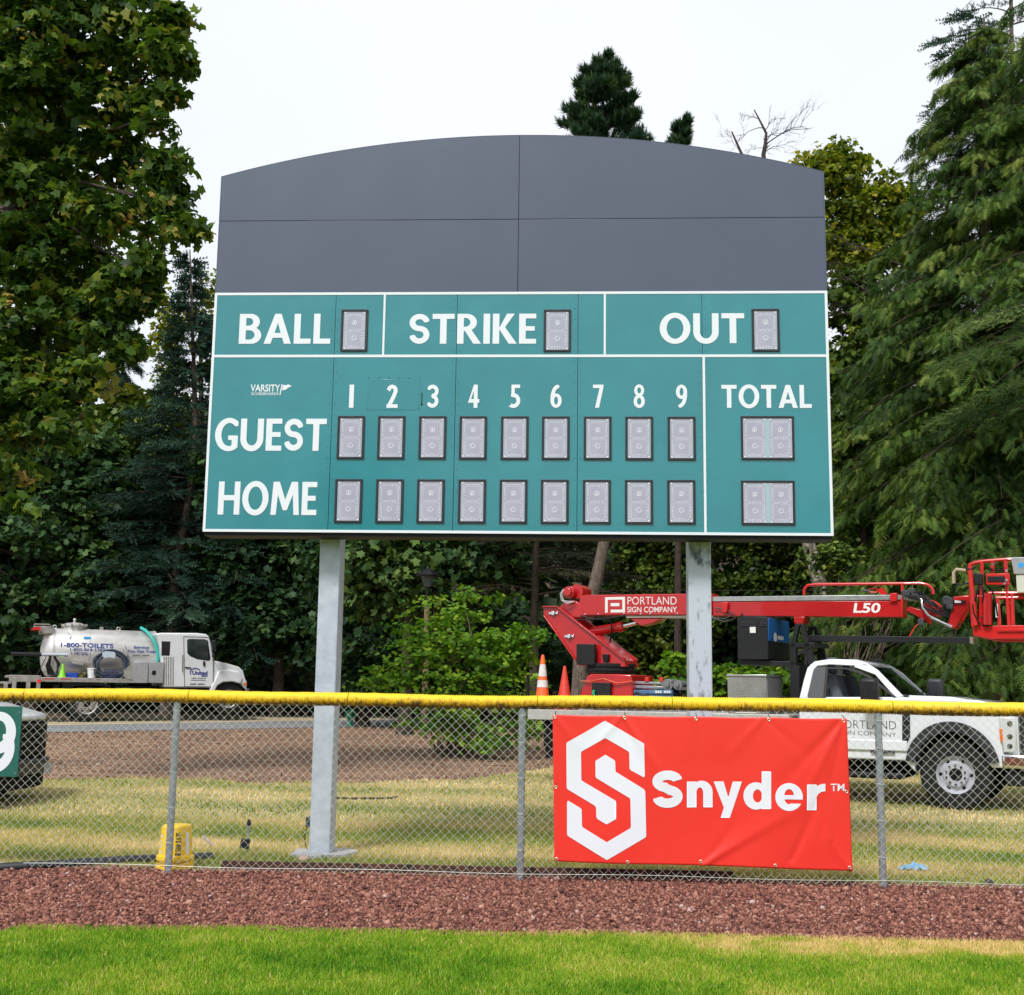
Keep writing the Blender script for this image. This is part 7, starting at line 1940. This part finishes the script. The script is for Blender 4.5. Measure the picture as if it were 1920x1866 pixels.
shrub('small bright leafed sapling left of the right column', 1255, 24, ((1265,1240,24,30,18),(1250,1275,24,38,20),(1240,1300,24,45,15)), 46, 14, .24, .14, 'vine', (.62, .16), 3)
shrub('bright green shrub between the right column and the diamond plate box', 1370, 25, ((1350,1250,25,25,18),(1370,1270,25,45,20),(1420,1265,25.5,50,22),(1480,1275,26,40,20),(1360,1300,25,40,20)), 110, 18, .28, .14, 'vine', (.58, .18), 5)
shrub('dark green shrub over the hood of the boom truck', 1660, 31, ((1640,1210,31,60,40),(1700,1230,31,60,40),(1610,1260,31,60,35),(1560,1230,31,50,35),(1730,1270,31,60,30)), 210, 20, .42, .16, 'ivy', (.36, .18), 6, OVAL, 'leafy_shrub')
shrub('shrub with oval leaves under the lower right corner of the scoreboard', 1590, 29, ((1570,1050,30,50,35),(1620,1060,30,50,45),(1600,1110,30,70,30),(1650,1110,30,50,30)), 170, 20, .42, .17, 'ivy', (.5, .2), 5, OVAL, 'leafy_shrub')

# ---- right side conifers
Yc = 24.0; b = base_at(1850, Yc)
conifer('cedar_tree', 'big western cedar with hanging sprays rising beside the right edge of the scoreboard', 'tree', b, U(1845, 35, Yc), 2.2, 3.5, 330, 'cedar', 'cedar', 2.5, .24, .42, .245, (.50,.26), barkm=m_bark,
        low=lambda q: .10+.92*(1-q)**.62, jitter=.30, clip=lambda P: P[:, 0] < 9.4)
b = base_at(2030, 22.5)
conifer('cedar_tree', 'second cedar at the right frame edge with low sweeping branches', 'tree', b, U(2040, -250, 22.5), 2.6, 3.2, 260, 'cedar', 'cedar', 2.2, .30, .40, .24, (.44,.24), barkm=m_bark, low=lambda q: .25+.85*(1-q)**.7, clip=lambda P: (P[:, 0] < 8.9) & (P[:, 2] < 16.5))
Yf = 26.5; b = base_at(1925, Yf)
conifer('fir_tree', 'tall dark fir at the upper right corner with one bough against the sky', 'tree', b, U(1892, -330, Yf), 7.0, 2.0, 74, 'fir', 'spruce', 3.2, .14, .34, .30, (.60,.22), barkm=m_bark, low=lambda q: .75+.35*(1-q), clip=lambda P: (P[:, 0] < 9.8) & (P[:, 2] > 9) & (P[:, 2] < 17),
        path=[b, U(1915, 900, Yf), U(1905, 500, Yf), U(1897, 100, Yf), U(1892, -330, Yf)])
Yf = 19.5; b = base_at(2150, Yf)
conifer('fir_tree', 'fir with pale tipped boughs reaching in from the right frame edge at mid height', 'tree', b, U(2150, 530, Yf), U(2150, 790, Yf)[2], 3.7, 9, 'fir', 'fir', 8.5, .22, .26, .15, (.60,.22), barkm=m_bark, low=lambda q: 1.0-.75*abs(q-.45), az=lambda: R.normal(math.pi, .45), clip=lambda P: P[:, 0] < 7.6)
b = base_at(1740, 34)
conifer('cedar_tree', 'farther cedar filling the woods right of the scoreboard', 'tree', b, U(1745, 430, 34), 1.0, 3.8, 230, 'cedar', 'cedar', .85, .25, .42, .55, (.30,.2), clip=lambda P: P[:, 0] < 14)
b = base_at(1905, 31)
conifer('cedar_tree', 'dark cedar low behind the crane basket', 'tree', b, U(1920, 600, 31), 1.0, 3.8, 200, 'cedar', 'cedar', .85, .25, .42, .52, (.28,.18), clip=lambda P: P[:, 0] < 15)
b = base_at(1990, 35)
conifer('cedar_tree', 'tall dark cedar closing the sky at the right frame edge', 'tree', b, U(1990, -100, 35), 5.0, 4.2, 160, 'cedar', 'cedar', 1.2, .25, .42, .6, (.30,.18), clip=lambda P: (P[:, 0] < 17) & (P[:, 2] < 24))
# ---- far woods: nobody could count them
N = 17000
x = R.uniform(-34, 34, N); y = R.uniform(49, 64, N); hh = 9.5+2.5*vnoise(x, y, .12, 77)+1.5*vnoise(x, y, .5, 78)
z = terrain(x, y)+hh*R.random(N)**.8
P = np.stack([x, y, z], 1); cl = .3+.25*vnoise(x+z, y+z, 1.0, 79)+R.normal(0, .12, N)
v, f, ti = scatter(OVAL[0]*np.array([1.3,1,1])-np.array([0,.45,0]), OVAL[1], P, rot_from_axes(R.normal(0, .6, (N, 3))+np.array([0, -.5, .8]), R.uniform(0, 6.28, N)), R.uniform(.55, 1.05, N), np.clip(cl, 0, 1))
o = np_mesh('far_woods', v, f, LM['far'], tint=ti); tag(o, 'dense dark woods behind the trees', 'woods', kind='stuff')
# undergrowth along the edge of the woods
N = 8000
x = R.uniform(-20, 16, N); y = np.where(x < 3, 37.0, 31.0)+R.uniform(0, 5, N)+np.where(x < -5.5, 5.0, 0)
z = terrain(x, y)+1.5*R.random(N)*(.5+vnoise(x, y, .5, 80))
P = np.stack([x, y, z], 1)
v, f, ti = scatter(STAR[0]-np.array([0,.45,0]), STAR[1], P, rot_from_axes(R.normal(0, .6, (N, 3))+np.array([0, -.3, .9]), R.uniform(0, 6.28, N)), R.uniform(.16, .32, N), np.clip(.35+R.normal(0, .15, N), 0, 1))
o = np_mesh('undergrowth', v, f, LM['far'], tint=ti); tag(o, 'low dark undergrowth along the foot of the woods', 'undergrowth', kind='stuff')

# woods across the field, behind the camera: what the glossy scoreboard reflects
N = 5000
x = R.uniform(-60, 60, N); y = R.uniform(-62, -54, N); hh = 7+4*vnoise(x, y*0, .09, 91)+2.5*vnoise(x, y*0, .4, 92)
z = hh*R.random(N)**.8
v, f, ti = scatter(STAR[0]-np.array([0,.45,0]), STAR[1], np.stack([x, y, z], 1), rot_from_axes(R.normal(0, .6, (N, 3))+np.array([0, .6, .7]), R.uniform(0, 6.28, N)), R.uniform(1.2, 2.2, N), np.clip(.35+R.normal(0, .15, N), 0, 1))
o = np_mesh('woods_across_the_field', v, f, LM['far'], tint=ti); tag(o, 'belt of dark woods on the far side of the ball field', 'woods', kind='stuff')

# one tall spruce across the field: the dark patch mirrored low in the scoreboard's left
_P = U(690, 862, YB); _d = _P-np.array([0, 0, CAMZ]); _k = 34.0/_d[1]
_top = _P+np.array([_d[0], -_d[1], _d[2]])*_k
conifer('spruce_tree', 'tall dark spruce across the ball field that the scoreboard mirrors', 'tree', (_top[0], _top[1], 0), (_top[0], _top[1], _top[2]+1.0), 1.0, 3.4, 110, 'spruce', 'spruce', .5, .2, .2, 1.1, (.3,.15))
# ================================================================== pieces that stand apart become parts of their own
def split_islands(names):
    for o in [o for o in COL.objects if o.type == 'MESH' and o.name.split('.')[0] in names and o.get('kind') != 'stuff']:
        me = o.data; par = list(range(len(me.vertices)))
        def find(a):
            while par[a] != a: par[a] = par[par[a]]; a = par[a]
            return a
        for e in me.edges:
            a, b = find(e.vertices[0]), find(e.vertices[1])
            if a != b: par[a] = b
        groups = {}
        for p in me.polygons: groups.setdefault(find(p.vertices[0]), []).append(p)
        if len(groups) < 2: continue
        base = o.name.split('.')[0]
        for k, ps in enumerate(groups.values()):
            idx = {}; vs = []; fs = []
            for p in ps:
                f = []
                for vi in p.vertices:
                    if vi not in idx: idx[vi] = len(vs); vs.append(tuple(me.vertices[vi].co))
                    f.append(idx[vi])
                fs.append(f)
            m2 = bpy.data.meshes.new(base); m2.from_pydata(vs, [], fs); m2.update()
            for mt in me.materials: m2.materials.append(mt)
            m2.shade_smooth(); m2.set_sharp_from_angle(angle=math.radians(40))
            if k == 0: o.data = m2; continue
            c = o.copy(); c.data = m2; COL.objects.link(c); c.parent = o.parent
for o in bpy.data.objects:
    pass
split_islands({'cab_frame','roof_light','rear_wall','window_seal','lamp_cell','cross_member','roller','red_clamp','boom_bolt','joystick','basket_bolt','basket_post','basket_rail','valve_bank','side_rib',
  'hydraulic_hose','basket_hose','front_lamps','clamp','ladder_rack','outlet','sign_bolts','support_frame','rear_rack','lamp_guard','pipe_stay','cable_loop','wheel_nuts','bezel_screws','hatch_screws','guard_rail','flange','lift_cylinder','logo_word_','branches_'})
